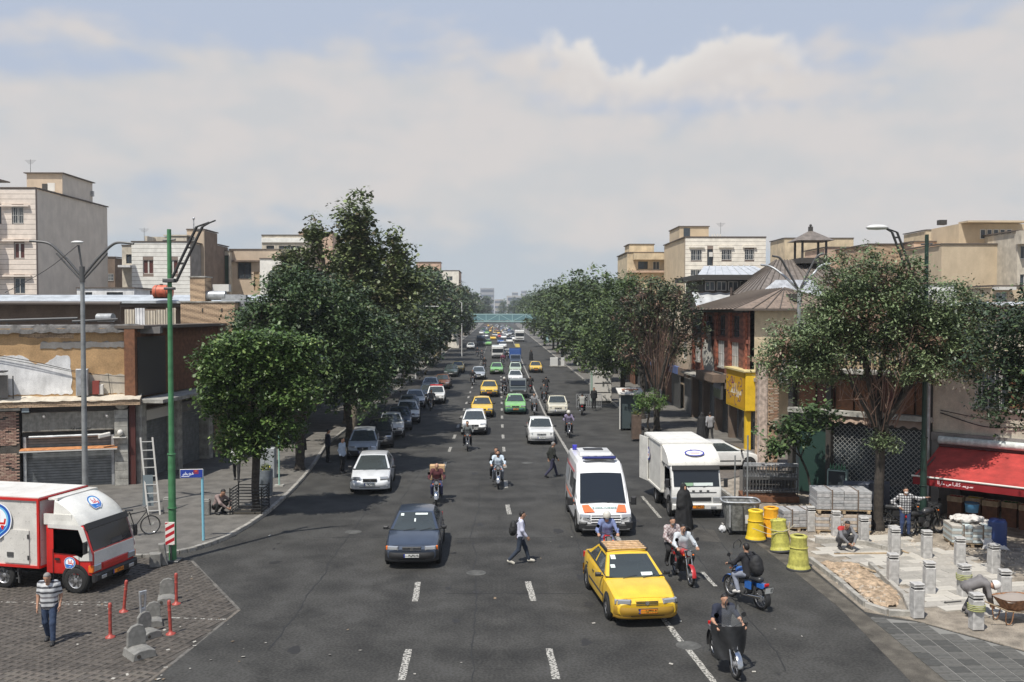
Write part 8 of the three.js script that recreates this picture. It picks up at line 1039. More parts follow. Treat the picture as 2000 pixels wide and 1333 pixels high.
for (const [bl, rl, x, y, fx, fz, bp, s, pn, hel] of [
  ['dark motorcycle coming down beside the parked row', 'rider in grey shirt beside the parked row', 841, 803, 0, 1, BLKP, cl(0.2, 0.2, 0.2), BLK], ['motorcycle beside the white saloon ahead of the ambulance', 'rider in mauve vest and white sleeves with pale cap', 1112, 856, 0, 1, BLKP, cl(0.2, 0.17, 0.26), BLK, CAP],
  ['dark motorcycle riding away near the opposite kerb', 'rider in grey jacket riding away near the opposite kerb', 1137, 812, 0.1, -1, BLKP, cl(0.3, 0.3, 0.28), BLK], ['grey motorcycle with clear shield beside the light green saloon', 'rider in grey behind a clear shield beside the green saloon', 1044, 812, 0, 1, GRYP, cl(0.22, 0.22, 0.23), BLK],
  ['black motorcycle behind the shielded grey one', 'dark clothed rider behind the shielded grey motorcycle', 1063, 788, 0, 1, BLKP, BLK, BLK], ['white scooter riding away up the road', 'rider in black on the white scooter', 1067, 770, 0, -1, paint(0.6, 0.6, 0.6), BLK, BLK], ['black motorcycle riding away beside the dark pickup', 'rider in black riding away beside the dark pickup', 1036, 768, 0, -1, BLKP, BLK, BLK],
  ['black motorcycle beside the second yellow taxi', 'rider with white helmet beside the second yellow taxi', 985, 772, 0, 1, BLKP, cl(0.05, 0.05, 0.06), BLK, CAP], ['black motorcycle behind the silver hatchback lane', 'rider in black before the silver hatchback', 923, 753, 0, 1, BLKP, BLK, BLK], ['motorcycle on the shaded side far up the road', 'dark rider on the shaded side far up the road', 941, 704, 0, 1, BLKP, GRY, BLK], ['motorcycle in the far shade by the kerb', 'dark rider in the far shade by the kerb', 932, 697, 0, 1, BLKP, BLK, BLK], ['motorcycle beside the silver hatchback', 'dark rider beside the silver hatchback', 946, 722, 0, 1, BLKP, BLK, BLK], ['motorcycle behind the white minibus', 'rider in maroon behind the white minibus', 982, 713, 0, 1, BLKP, cl(0.2, 0.05, 0.09), BLK], ['motorcycle next to the maroon rider', 'rider in black next to the maroon rider', 990, 706, 0, 1, BLKP, BLK, BLK],
]) rider(bl, rl, x, y, fx, fz, { paint: bp, shield: /shield/.test(bl) && fz > 0 }, { shirt: s, pants: pn, helmet: hel, cell: 0.046 });
// ---------- street furniture and small things ----------
M.poleGreen = mt(0.06, 0.2, 0.085, 0.5, { map: streak(111, 0.25), size: 1.5 }); M.poleDark = mt(0.012, 0.035, 0.025, 0.5, { map: streak(112, 0.3), size: 1.5 }); M.poleGrey = mt(0.27, 0.28, 0.28, 0.5, { metal: 0.3, map: streak(113, 0.3), size: 1.2 }); M.head = mt(0.62, 0.62, 0.6, 0.35);
const lampHead = (x, y, z, ry, par, k = 1) => { const h = b_().lathe([[0.001, 0.11], [0.14, 0.1], [0.24, 0.05], [0.27, 0], [0.22, -0.06], [0.001, -0.08]], 18, x, y, z).build('lamp_head', M.head, par); h.geometry.translate(-x, -y, -z); h.geometry.scale(1, 1, 1); h.position.set(x, y, z); h.scale.set(1.5 * k, k, 0.8 * k); h.rotation.y = ry; b_().lathe([[0.001, -0.05], [0.18, -0.03], [0.2, 0]], 16, 0, -0.03, 0).build('lens', M.paneLight, h); };
{ // triple arm grey lamp post behind the truck
  const z = 36, p = P(161, 609, z), t = thing('lamp_post', 'grey street lamp post with two bare arms behind the red truck', 'lamp post', [p.x, 0, -z]); b_().bar(V(0, 0, 0), V(0, 9.2, 0), 0.115, 0.075, 12).lathe([[0.2, 0], [0.2, 0.5], [0.13, 0.7]], 12, 0, 0, 0).build('pole', M.poleGrey, t); b_().bar(V(0, 9.0, 0), V(0, 9.6, 0), 0.1, 0.1, 12).build('collar', M.steel, t);
  for (const s of [-1, 1]) b_().tube([V(s * 0.05, 9.25, 0), V(s * 0.6, 9.9, 0), V(s * 1.15, 10.42, 0), V(s * 1.35, 10.5, 0), V(s * 1.95, 10.56 - (s > 0 ? 0.1 : 0), 0)], 0.05, 6, 24).tube([V(s * 0.05, 9.1, 0), V(s * 0.6, 9.7, 0), V(s * 0.95, 10.1, 0)], 0.035, 6, 16).build('arm', M.steel, t); b_().tube([V(0, 9.5, 0), V(-0.06, 9.9, 0), V(-0.1, 10.4, 0.05)], 0.04, 6).build('arm', M.steel, t); lampHead(-0.12, 10.5, 0.1, 0, t, 0.6); b_().tube([V(-0.15, 10.4, 0), V(-1.2, 9.5, 0.2), V(-2.6, 8.6, 0.6)], 0.012, 4, 30).build('cable', M.iron, t);
}
function ladderPole(name, label, px, py, hTop, arm, m, lamp) { // pole with a two-rail ladder arm
  const g = G(px, py), t = thing(name, label, 'lamp post', [g.x, 0.02, g.z]); b_().bar(V(0, 0, 0), V(0, 3.4, 0), 0.12, 0.11, 14).bar(V(0, 3.4, 0), V(0, hTop, 0), 0.09, 0.065, 12).build('pole', m, t); b_().cbox(0, 0.03, 0, 0.5, 0.06, 0.5, 0.01).build('base_plate', M.steel, t); b_().torus(0, 3.4, 0, 0.12, 0.02, 16, 'y', 5).torus(0, 1.7, 0, 0.135, 0.015, 16, 'y', 5).build('bands', m, t); const [dx, y0, y1] = arm, s = Math.sign(dx), b = b_(), f = (k, o) => V(lerp(s * 0.12, dx, k) + o * 0.09, lerp(y0, y1, k) - Math.abs(o) * 0.02, 0);
  b.bar(f(0, 1), f(1, 1), 0.045).bar(f(0, -1), f(1, -1), 0.045); for (const k of [0, 0.33, 0.62, 0.93]) b.bar(f(k, 1), f(k, -1), 0.032); b.bar(f(1, s > 0 ? -1 : 1), V(dx + s * 0.3, y1 + 0.12, 0), 0.028).bar(f(1, s > 0 ? 1 : -1), V(dx + s * 0.3, y1 + 0.1, 0), 0.028).bar(V(dx + s * 0.3, y1 + 0.1, 0), V(dx + s * 0.5, y1 + 0.18, 0), 0.025); b.build('ladder_arm', M.iron, t); b_().cbox(0, y0, 0, 0.36, 0.12, 0.3, 0.02).cbox(0, y0 - 0.25, 0, 0.3, 0.08, 0.26, 0.02).build('clamp', M.steel, t); if (lamp) lampHead(dx + s * 0.62, y1 + 0.14, 0, 0, t); b_().bar(V(-0.2, hTop - 0.35, 0), V(0.2, hTop - 0.32, 0), 0.03).build('insulator', M.steel, t); return t;
}
ladderPole('lamp_post', 'green lamp pole with a lampless ladder arm beside the street name sign', 337, 1098, 10.45, [0.95, 8.85, 10.55], M.poleGreen); ladderPole('lamp_post', 'dark green lamp pole with white lamp head beside the checked shirt man', 1803, 1042, 10.6, [-1.15, 8.1, 10.7], M.poleDark, 1);
{ const z = 41, p = P(1561, 609, z), t = thing('lamp_post', 'silver lamp post with four empty arms behind the large silvery tree', 'lamp post', [p.x, 0, -z]); b_().bar(V(0, 0, 0), V(0, 8.9, 0), 0.12, 0.08, 12).build('pole', M.poleGrey, t); b_().bar(V(0, 2.6, 0), V(0, 3.7, 0), 0.13, 0.13, 12).build('green_sleeve', M.poleDark, t); for (const [dx, dz, h] of [[-1.25, 0.2, 1.5], [1.0, 0.2, 1.6], [-1.55, -0.5, 1.15], [1.5, -0.4, 1.2]]) b_().tube([V(0, 8.8, 0), V(dx * 0.45, 8.9 + h * 0.55, dz * 0.4), V(dx * 0.75, 8.8 + h * 0.95, dz), V(dx, 8.8 + h, dz)], 0.05, 6, 20).build('arm', Math.abs(dx) > 1.3 ? M.galv : M.steel, t); }
for (const [px, py, h, s, l] of [[812, 742, 8.6, 1, 'pale mast with crossing arms beside the parked row'], [1121, 700, 9.8, -1, 'tall curved lamp post among the dark trees'], [902, 700, 9.3, -1, 'tall lamp post with pale head among the plane trees'], [1023, 652, 9, 1, 'far lamp post before the footbridge']]) { const g = G(px, py), t = thing('lamp_post', l, 'lamp post', [g.x, 0.12, g.z]); b_().bar(V(0, 0, 0), V(0, h, 0), 0.1, 0.07, 8).build('pole', M.head, t); const a = b_(); if (/mast/.test(l)) a.box(-0.9, h - 1.3, 0, 2.6, 0.14, 0.14).box(1.4, h - 0.2, 0, 2.6, 0.1, 0.1); else a.tube([V(0, h - 0.1, 0), V(s * 0.6, h + 0.35, 0), V(s * 1.6, h + 0.5, 0)], 0.05, 6); a.build('arm', M.head, t); if (!/mast/.test(l)) lampHead(s * 1.8, h + 0.5, 0, 0, t); }
{ // street name sign
  const g = G(397, 1056, 0.12), t = thing('street_sign', 'blue street name sign on a pale blue post', 'sign', [g.x, 0.12, g.z], 0.1); b_().bar(V(0, 0, 0), V(-0.02, 2.42, 0), 0.045, 0.045, 10).build('post', mt(0.22, 0.5, 0.62, 0.45), t); b_().cbox(-0.36, 2.3, 0.05, 0.76, 0.3, 0.03, 0.008).build('plate', M.frameW, t);
  print('plate_print', 0.73, 0.27, canvas(256, 96, (c) => { c.fillStyle = '#27409a'; c.fillRect(0, 0, 256, 96); c.fillStyle = '#8a2f55'; c.fillRect(150, 4, 60, 50); c.fillStyle = '#c7572f'; c.fillRect(166, 8, 26, 20); c.fillStyle = '#f0f2f6'; farsi(c, 'شیخ بهاYY'.replace('YY', 'ئY'), 150, 58, 34, 0.15); c.fillRect(14, 76, 90, 8); }), t, V(-0.36, 2.3, 0.068)); }
{ // red and white marker board on the pole and the concrete bases round it
  const g = G(337, 1098), t = thing('marker_board', 'red and white striped marker board fixed to the green pole', 'sign', [g.x, 0, g.z + 0.22]); b_().cbox(0, 0.95, 0, 0.3, 0.72, 0.03, 0.008).build('board', M.frameW, t); print('stripes', 0.28, 0.7, canvas(64, 160, (c) => { c.fillStyle = '#e4ddd6'; c.fillRect(0, 0, 64, 160); c.fillStyle = '#b3202c'; for (let i = -1; i < 4; i++) { c.beginPath(); c.moveTo(0, i * 50 + 40); c.lineTo(64, i * 50 + 5); c.lineTo(64, i * 50 + 30); c.lineTo(0, i * 50 + 65); c.fill(); } }), t, V(0, 0.95, 0.018)); b_().bar(V(0, 0, -0.05), V(0, 0.7, -0.05), 0.03).build('stake', M.steel, t); }
const cStone = mt(0.22, 0.215, 0.2, 0.85, { map: grime(121, 0.3), size: 0.8, bump: 0.008, bumpSize: 0.4 });
// concrete barrier feet: D-shaped slab standing in a base with a round hole
function barrierFoot(label, px, py, turn, sc, tall) {
  const g = G(px, py), t = thing('barrier_foot', label, 'concrete block', [g.x, 0.012, g.z], turn); t.scale.setScalar(sc * 0.82);
  b_().slab([[-0.34, 0], [0.34, 0], [0.3, 0.2], [0.14, 0.26], [-0.14, 0.26], [-0.3, 0.2]], 0.38, 0.76, [], 0.02).build('base', cStone, t); b_().disc(-0.17, 0.12, 0.385, 0.055, 0.02, 14, 'z').build('hole', M.hole, t);
  b_().slab([[-0.26, 0.2], [0.26, 0.2], [0.28, 0.55], [0.2, 0.78], [0.05, 0.84], [-0.12, 0.8], [-0.24, 0.66]], -0.18, 0.12, [], 0.02).build('upright_slab', cStone, t); if (tall) { b_().slab([[-0.1, 0.8], [0.1, 0.8], [0.14, 1.55], [-0.14, 1.55]], -0.25, 0.08, [[[-0.05, 0.95], [0.05, 0.95], [0.07, 1.42], [-0.07, 1.42]]], 0.01).build('tall_frame', M.galv, t); }
}
barrierFoot('grey concrete barrier foot nearest the asphalt edge, round slab upright', 272, 1283, 0.75, 1, 0); barrierFoot('concrete barrier foot carrying a tall open metal frame', 288, 1245, 0.9, 0.85, 1); barrierFoot('narrow concrete barrier foot behind the framed one', 299, 1222, 0.4, 0.8, 0); barrierFoot('concrete barrier foot beside the striped marker board', 325, 1178, 0.3, 0.9, 0);
{ const g = G(310, 1108), t = thing('concrete_block', 'plain concrete block leaning by the marker board', 'concrete block', [g.x, 0.012, g.z], 0.3); b_().cbox(-0.1, 0.22, 0, 0.34, 0.44, 0.3, 0.03).build('block', cStone, t); b_().cbox(0.12, 0.35, -0.1, 0.2, 0.7, 0.2, 0.03, 0, 0, 0.12).build('stub', cStone, t); }
for (const [px, py] of [[326, 1002], [404, 1006]]) { const g = G(px, py, 0.12), t = thing('concrete_block', px < 350 ? 'small stone stub on the corner pavement' : 'small stone stub beside the squatting man', 'concrete block', [g.x, 0.12, g.z]); b_().cbox(0, 0.28, 0, 0.26, 0.56, 0.26, 0.03).build('block', cStone, t); b_().cbox(0, 0.58, 0, 0.2, 0.05, 0.2, 0.02).build('top', cStone, t); }
// orange plastic posts
const opM = mt(0.36, 0.06, 0.045, 0.5, { map: grime(122, 0.3), size: 0.5 });
[[215, 1247, 0, 'upright orange plastic post between the walking man and the barrier feet'], [241, 1197, -0.1, 'tilted orange plastic post before the truck'], [333, 1241, 0.04, 'orange plastic post beside the nearest barrier foot'], [344, 1182, 0.0, 'orange plastic post by the marker board']].forEach(([px, py, lean, l]) => { const g = G(px, py), t = thing('plastic_post', l, 'post', [g.x, 0.012, g.z]); b_().lathe([[0.16, 0], [0.16, 0.03], [0.07, 0.06], [0.055, 0.12], [0.055, 0.72], [0.062, 0.74], [0.062, 0.8], [0.05, 0.84], [0.001, 0.86]], 14, 0, 0, 0).build('post_body', opM, t); for (const y of [0.74, 0.6]) b_().torus(0, y, 0, 0.059, 0.007, 14, 'y', 4).build('ring', opM, t); t.rotation.z = lean; t.scale.set(0.72, 1, 0.72); });
// granite bollards
{
  const bm = mt(0.43, 0.42, 0.405, 0.75, { map: grime(123, 0.22, 0.06), size: 0.7, bump: 0.003 }), gb = b_().cbox(0, 0.42, 0, 0.28, 0.84, 0.28, 0.02).geo(), gc = b_().cbox(0, 0.985, 0, 0.28, 0.05, 0.28, 0.015).geo(), gr = b_().cbox(0, 0.87, 0, 0.22, 0.05, 0.22, 0.01).geo(), gk = b_().cbox(0, 0.915, 0, 0.28, 0.04, 0.28, 0.01).geo(), gl = b_().cbox(0, 0.95, 0, 0.22, 0.03, 0.22, 0.008).geo();
  const spots = [[1584, 1040, 'granite bollard before the small shrink wrapped pallet'], [1633, 1050, 'granite bollard before the large paver pallet'], [1687, 1064, 'granite bollard beside the squatting worker'], [1746, 1083, 'granite bollard behind a twin, before the checked shirt man'], [1748, 1088, 'granite bollard in front of its twin, before the checked shirt man'], [1810, 1093, 'granite bollard beside the dark green pole foot'], [1875, 1108, 'granite bollard before the cloth covered slab stack'], [1941, 1123, 'granite bollard at the foot of the white cloth'], [1744, 1144, 'granite bollard on the new slabs behind the sand bed'], [1815, 1162, 'granite bollard on the new slabs beyond the sand bed corner'], [1791, 1209, 'granite bollard at the tip of the sand bed kerb'], [1883, 1168, 'granite bollard wrapped with green string behind the bending worker'], [1962, 1180, 'granite bollard behind the wheelbarrow'], [1907, 1232, 'granite bollard tied with string before the bending worker']];
  for (const [px, py, l] of spots) { const g = G(px, py), t = thing('bollard', l, 'bollard', [g.x, 0.04, g.z], rr(-0.15, 0.15), 'granite bollards on the sunny corner'); mesh('shaft', gb, bm, t); mesh('groove', gr, M.dark, t); mesh('ring', gk, bm, t); mesh('groove', gl, M.dark, t); mesh('cap', gc, bm, t); t.scale.y = 0.88; if (/string/.test(l)) { const s = b_(); for (let i = 0; i < 4; i++) s.torus(0, 0.55 + i * 0.05, 0, 0.205, 0.014, 12, 'y', 4); s.build('string', mt(0.35, 0.36, 0.14, 0.9), t); } }
}
// yellow plastic barrels
[[1476, 1056, 0.0, [0.72, 0.5, 0.02], 'yellow plastic barrel by the grey dumpster'], [1506, 1050, 0.0, [0.75, 0.36, 0.015], 'orange yellow barrel with open top beside the dumpster'], [1526, 1078, -0.15, [0.42, 0.4, 0.08], 'dirty olive yellow barrel under tangled stakes'], [1560, 1113, 0.0, [0.45, 0.43, 0.1], 'dirty pale yellow barrel at the kerb corner']].forEach(([px, py, lean, c, l], i) => { const g = G(px, py), t = thing('plastic_barrel', l, 'barrel', [g.x, 0.01, g.z], i); b_().lathe([[0.001, 0], [0.4, 0], [0.42, 0.05], [0.37, 0.14], [0.36, 0.16], [0.3, 0.62], [0.315, 0.66], [0.29, 0.7], [0.28, 0.92], [0.3, 0.95], [0.3, 1.0], [0.22, 1.02], [0.2, 0.99]], 22, 0, 0, 0).build('drum', mt(...c, 0.55, { map: grime(124 + i, i > 1 ? 0.42 : 0.2), size: 0.8 }), t); b_().lathe([[0.43, 0], [0.43, 0.05], [0.4, 0.07]], 22, 0, 0, 0).build('foot_ring', M.dark, t); b_().torus(0, 0.66, 0, 0.318, 0.012, 22, 'y', 5).build('strap', i > 1 ? mt(0.5, 0.45, 0.12, 0.8) : M.yellow, t); t.rotation.z = lean; t.scale.set(0.86, 1.04, 0.86); });
{ const g = G(1532, 1075), t = thing('stake_bundle', 'tangled bundle of wooden stakes and rope leaning on barrels', 'stakes', [g.x, 0, g.z]); for (let i = 0; i < 16; i++) b_().beam(V(rr(-0.35, 0.35), 0.03, rr(-0.1, 0.35)), V(rr(-0.3, 0.2), rr(0.8, 1.15), rr(-0.25, 0.0)), 0.028, 0.028).build('stake', i % 2 ? M.woodPale : mt(0.3, 0.27, 0.22, 0.9), t); b_().tube([V(-1.1, 0.75, 0.1), V(-0.5, 0.6, 0.3), V(0, 0.75, 0.35), V(0.5, 0.5, 0.3)], 0.012, 5, 30).tube([V(-0.9, 0.9, 0.2), V(-0.2, 0.7, 0.4), V(0.3, 0.9, 0.2)], 0.01, 5, 24).build('rope', mt(0.45, 0.42, 0.3, 0.9), t); }
{ // wheeled metal dumpster
  const g = G(1447, 1043), t = thing('dumpster', 'grey wheeled metal dumpster behind the truck bumper', 'dumpster', [g.x, 0, g.z - 0.1], -0.1), q = 0.12; const f = (u, v) => { const a = u * 6.283, c = Math.cos(a), s = Math.sin(a), k = 1 / Math.pow(Math.pow(Math.abs(c), 5) + Math.pow(Math.abs(s), 5), 0.2); return V(c * k * lerp(0.46, 0.66, v), lerp(0.16, 1.18, v), s * k * lerp(0.36, 0.5, v)); }; b_().patch(f, 40, 6).patch((u, v) => f(u, 0).lerp(V(0, 0.16, 0), v), 40, 1).build('tub', mt(0.24, 0.245, 0.235, 0.5, { metal: 0.4, map: grime(131, 0.5, 0.2), size: 0.9 }), t); b_().tube([...Array(17)].map((_, i) => f(i / 16, 1)), 0.035, 6, 64).build('rim', M.galv, t); b_().box(0, 1.0, 0, 1.1, 0.02, 0.8).build('rubbish', mt(0.12, 0.1, 0.08, 0.9, { map: grime(132, 0.8, 0.3), size: 0.4 }), t); for (const x of [-0.4, 0.4]) for (const z of [-0.28, 0.28]) b_().disc(x, 0.09, z, 0.09, 0.06, 12).box(x, 0.17, z, 0.05, 0.08, 0.1).build('caster', M.black, t); b_().patch((u, v) => V(lerp(0.1, 0.3, u), lerp(0.45, 0.75, v), 0.47 + 0.03 * Math.sin(u * 5 + v * 3)), 4, 4).build('torn_poster', mt(0.6, 0.6, 0.58, 0.8), t); for (const s of [1, -1]) b_().box(s * 0.42, 0.7, 0, 0.06, 0.8, 0.95).build('rib', M.galv, t); b_().tube([V(0.05, 0.3, 0.42), V(0.04, 0.75, 0.47), V(0.02, 1.05, 0.5)], 0.025, 5).build('seam', M.steel, t); }
{ const g = G(1411, 1040), t = thing('plastic_bag', 'small white plastic bag by the dumpster wheels', 'bag', [g.x, 0.0, g.z]); mesh('bag_body', tri(nets((x, y, z) => ellip(x, y - 0.12, z, 0.13, 0.13, 0.12) + fbm3(x * 9, y * 9, z * 9, 3) * 0.05, [-0.25, -0.02, -0.25], [0.25, 0.35, 0.25], 0.03)), mt(0.65, 0.66, 0.68, 0.5), t); b_().tube([V(0, 0.22, 0), V(0.03, 0.3, 0.02), V(-0.03, 0.33, 0)], 0.015, 5).build('knot', M.frameW, t); }
{ // stacked steel crowd fences
  const g = G(1512, 990), t = thing('fence_stack', 'stack of galvanised crowd fence panels at the alley corner', 'fence', [g.x + 0.05, 0.02, g.z - 0.7], -0.12); for (let i = 0; i < 7; i++) { const b = b_(), z = -i * 0.16, w = 2.2, h = 1.05, x = i * 0.03, y0 = 0.42 + (i % 2) * 0.03; b.bar(V(x - w / 2, y0, z), V(x + w / 2, y0, z), 0.02, 0.02, 6).bar(V(x - w / 2, y0 + h, z), V(x + w / 2, y0 + h, z), 0.02, 0.02, 6).bar(V(x - w / 2, y0 - 0.15, z), V(x - w / 2, y0 + h, z), 0.02, 0.02, 6).bar(V(x + w / 2, y0 - 0.15, z), V(x + w / 2, y0 + h, z), 0.02, 0.02, 6); for (let k = 1; k < 17; k++) b.box(x - w / 2 + w * k / 17, y0 + h / 2, z, 0.025, h, 0.018); b.box(x, y0 + h * 0.55, z, w, 0.12, 0.03); b.build('fence_panel', i % 2 ? M.galv : M.steel, t); } b_().box(0, 0.15, -0.5, 2.3, 0.24, 1.2).build('skid', M.wood, t); b_().box(0, 0.6, -1.15, 2.2, 1.1, 0.05).build('backing_sheet', M.greyWall, t); }
{ const g = G(1492, 1000), t = thing('steel_post', 'thin galvanised post standing before the fence stack', 'post', [g.x - 0.6, 0, g.z - 0.2]); b_().bar(V(0, 0, 0), V(0, 3.0, 0), 0.035, 0.035, 8).bar(V(-0.5, 0, 0), V(-0.5, 2.2, 0), 0.03, 0.03, 8).build('shaft', M.poleGrey, t); b_().box(0, 0.02, 0, 0.3, 0.04, 0.3).build('foot', M.steel, t); }
// pallets of wrapped pavers: each layer its own piece
function pallet(label, px, py, w, d, h, n, c, turn, cover) {
  const g = G(px, py), t = thing('paver_pallet', label, 'pallet', [g.x, 0.02, g.z - d / 2], turn); const pl = b_(); for (const x of [-w / 2 + 0.1, 0, w / 2 - 0.1]) pl.box(x, 0.06, 0, 0.1, 0.1, d); for (let i = 0; i < 5; i++) pl.box(0, 0.12, -d / 2 + 0.06 + i * (d - 0.12) / 4, w, 0.03, 0.1); pl.build('pallet_base', M.woodPale, t); for (let i = 0; i < n; i++) for (let k = 0; k < 4; k++) { const hh = (h - 0.15) / n; b_().cbox(-w / 2 + w * (k + 0.5) / 4 + rr(-0.01, 0.01), 0.15 + hh * (i + 0.5), rr(-0.01, 0.01), w / 4 - 0.008, hh - 0.008, d - 0.02, 0.008).build('paver_block', c[(i + k) % c.length], t); } for (const x of [-w * 0.22, w * 0.25]) b_().box(x, h / 2 + 0.08, d / 2 + 0.012, 0.04, h - 0.05, 0.012).box(x, h + 0.008, 0, 0.04, 0.012, d + 0.02).build('strap', M.brownWall, t);
  return t;
}
const pvA = mt(0.33, 0.33, 0.33, 0.55, { map: grime(141, 0.35), size: 0.6 }), pvB = mt(0.4, 0.39, 0.385, 0.55, { map: grime(142, 0.3), size: 0.6 }), pvT = mt(0.42, 0.35, 0.28, 0.7, { map: grime(143, 0.3), size: 0.6 });
pallet('low shrink wrapped pallet of grey pavers', 1560, 1040, 1.15, 0.9, 0.75, 5, [pvA, pvB], 0.05); pallet('large double pallet of grey and tan wrapped pavers', 1652, 1046, 1.9, 1.2, 0.7, 5, [pvT, pvB], -0.12); { const o = pallet('upper grey wrapped pallet on top of the large one', 1652, 1046, 1.9, 1.2, 0.8, 6, [pvA, pvB, pvA], -0.09); o.position.y = 0.75; }
pallet('pallet of pale slabs under a white cloth by the awning', 1905, 1072, 1.3, 1.0, 0.72, 6, [mt(0.5, 0.56, 0.56, 0.7), M.paveA], -0.15);
{ const g = G(1905, 1072), t = thing('cloth_cover', 'crumpled white plastic sheet draped over the slab pallet', 'sheet', [g.x + 0.3, 0.02, g.z - 0.5], -0.15); b_().patch((u, v) => { const x = lerp(-0.1, 0.75, u), k = v; return V(x + 0.1 * Math.sin(v * 9 + u * 4), lerp(0.8, 0.04, Math.pow(k, 1.4)) + 0.05 * fbm2(u * 5, v * 5, 3) + (u > 0.7 ? -0.1 * (u - 0.7) : 0), lerp(-0.2, 0.75, Math.pow(k, 0.8)) + 0.08 * fbm2(u * 6 + 4, v * 5, 3)); }, 24, 24, true).build('sheet_fold', mt(0.58, 0.55, 0.52, 0.6, { side: true }), t); mesh('crumple', tri(nets((x, y, z) => ellip(x + 0.3, y - 0.86, z + 0.1, 0.5, 0.12, 0.3) + fbm3(x * 5, y * 5, z * 5, 3) * 0.08, [-1, 0.6, -0.6], [0.5, 1.15, 0.5], 0.04)), mt(0.56, 0.53, 0.5, 0.7), t); }
{ const g = G(1932, 1058), t = thing('paint_bucket', 'blue paint bucket standing on the slab pallet', 'bucket', [g.x - 0.05, 0.78, g.z - 1.1]); b_().lathe([[0.001, 0], [0.2, 0], [0.24, 0.32], [0.25, 0.34], [0.001, 0.34]], 18, 0, 0, 0).build('pail', mt(0.08, 0.24, 0.42, 0.5), t); b_().torus(0, 0.33, 0, 0.245, 0.015, 18, 'y', 5).build('rim', M.steel, t); }
{ const g = G(1958, 1080), t = thing('blue_drum', 'tall dark blue plastic drum beside the slab pallet', 'barrel', [g.x + 0.15, 0.02, g.z - 0.6]); b_().lathe([[0.001, 0], [0.27, 0], [0.29, 0.05], [0.29, 0.3], [0.3, 0.33], [0.29, 0.36], [0.29, 0.85], [0.24, 0.95], [0.001, 0.96]], 20, 0, 0, 0).build('drum', mt(0.02, 0.045, 0.16, 0.45), t); b_().disc(0.1, 0.98, 0, 0.05, 0.04, 10, 'y').build('bung', M.black, t); }
{ // wheelbarrow
  const g = G(1975, 1218), t = thing('wheelbarrow', 'rusty brown wheelbarrow loaded with stone dust', 'wheelbarrow', [g.x, 0.04, g.z], Math.PI / 2 + 0.2), RU = mt(0.24, 0.12, 0.06, 0.8, { map: grime(151, 0.6, 0.2), size: 0.5 }); b_().patch((u, v) => { const a = u * 6.283, c = Math.cos(a), s = Math.sin(a), k = 1 / Math.pow(Math.pow(Math.abs(c), 4) + Math.pow(Math.abs(s), 4), 0.25); return V(c * k * lerp(0.2, 0.36, v), lerp(0.34, 0.64, v), 0.1 + s * k * lerp(0.3, 0.5, v)); }, 28, 4).box(0, 0.34, 0.1, 0.44, 0.02, 0.6).build('tray', RU, t); b_().patch((u, v) => V((u - 0.5) * 0.66, 0.6 + 0.12 * Math.sin(u * 3.14) * Math.sin(v * 3.14) + fbm2(u * 5, v * 5, 2) * 0.04, 0.1 + (v - 0.5) * 0.92), 12, 12, true).build('load', mt(0.3, 0.26, 0.23, 0.95), t); for (const s of [1, -1]) { b_().bar(V(s * 0.06, 0.2, 0.72), V(s * 0.26, 0.36, -0.3), 0.018).bar(V(s * 0.26, 0.36, -0.3), V(s * 0.28, 0.6, -0.85), 0.018).build('handle', M.woodPale, t); b_().tube([V(s * 0.22, 0.36, -0.1), V(s * 0.24, 0.04, -0.2), V(s * 0.22, 0.02, -0.3), V(s * 0.25, 0.36, -0.36)], 0.015, 6).build('leg', RU, t); } b_().torus(0, 0.18, 0.72, 0.15, 0.035, 20, 'x', 8).disc(0, 0.18, 0.72, 0.1, 0.03, 14).build('wheel', M.tyre, t); }
// sheets, levels and hand tools on the slabs
for (const [n, l, a, b, c, d, w] of [['spirit_level', 'long wooden straightedge lying on the new slabs', 1680, 1108, 1730, 1125, 0.06], ['plank', 'pale plank lying before the squatting worker', 1630, 1083, 1740, 1082, 0.1], ['crowbar', 'thin steel bar lying by the bending worker', 1845, 1179, 1878, 1176, 0.025], ['plank', 'short board lying by the far bollards', 1755, 1075, 1775, 1082, 0.06]]) { const p = G(a, b, 0.06), q = G(c, d, 0.06), t = thing(n, l, 'tool', [p.x, 0.066, p.z]); b_().beam(V(0, 0.012, 0), q.clone().sub(p).setY(0.012), w, 0.025).build('bar', /steel/.test(l) ? M.steel : M.woodPale, t); b_().beam(V(0, 0.03, 0), q.clone().sub(p).multiplyScalar(0.1).setY(0.03), w * 0.6, 0.012).build('end', M.dark, t); }
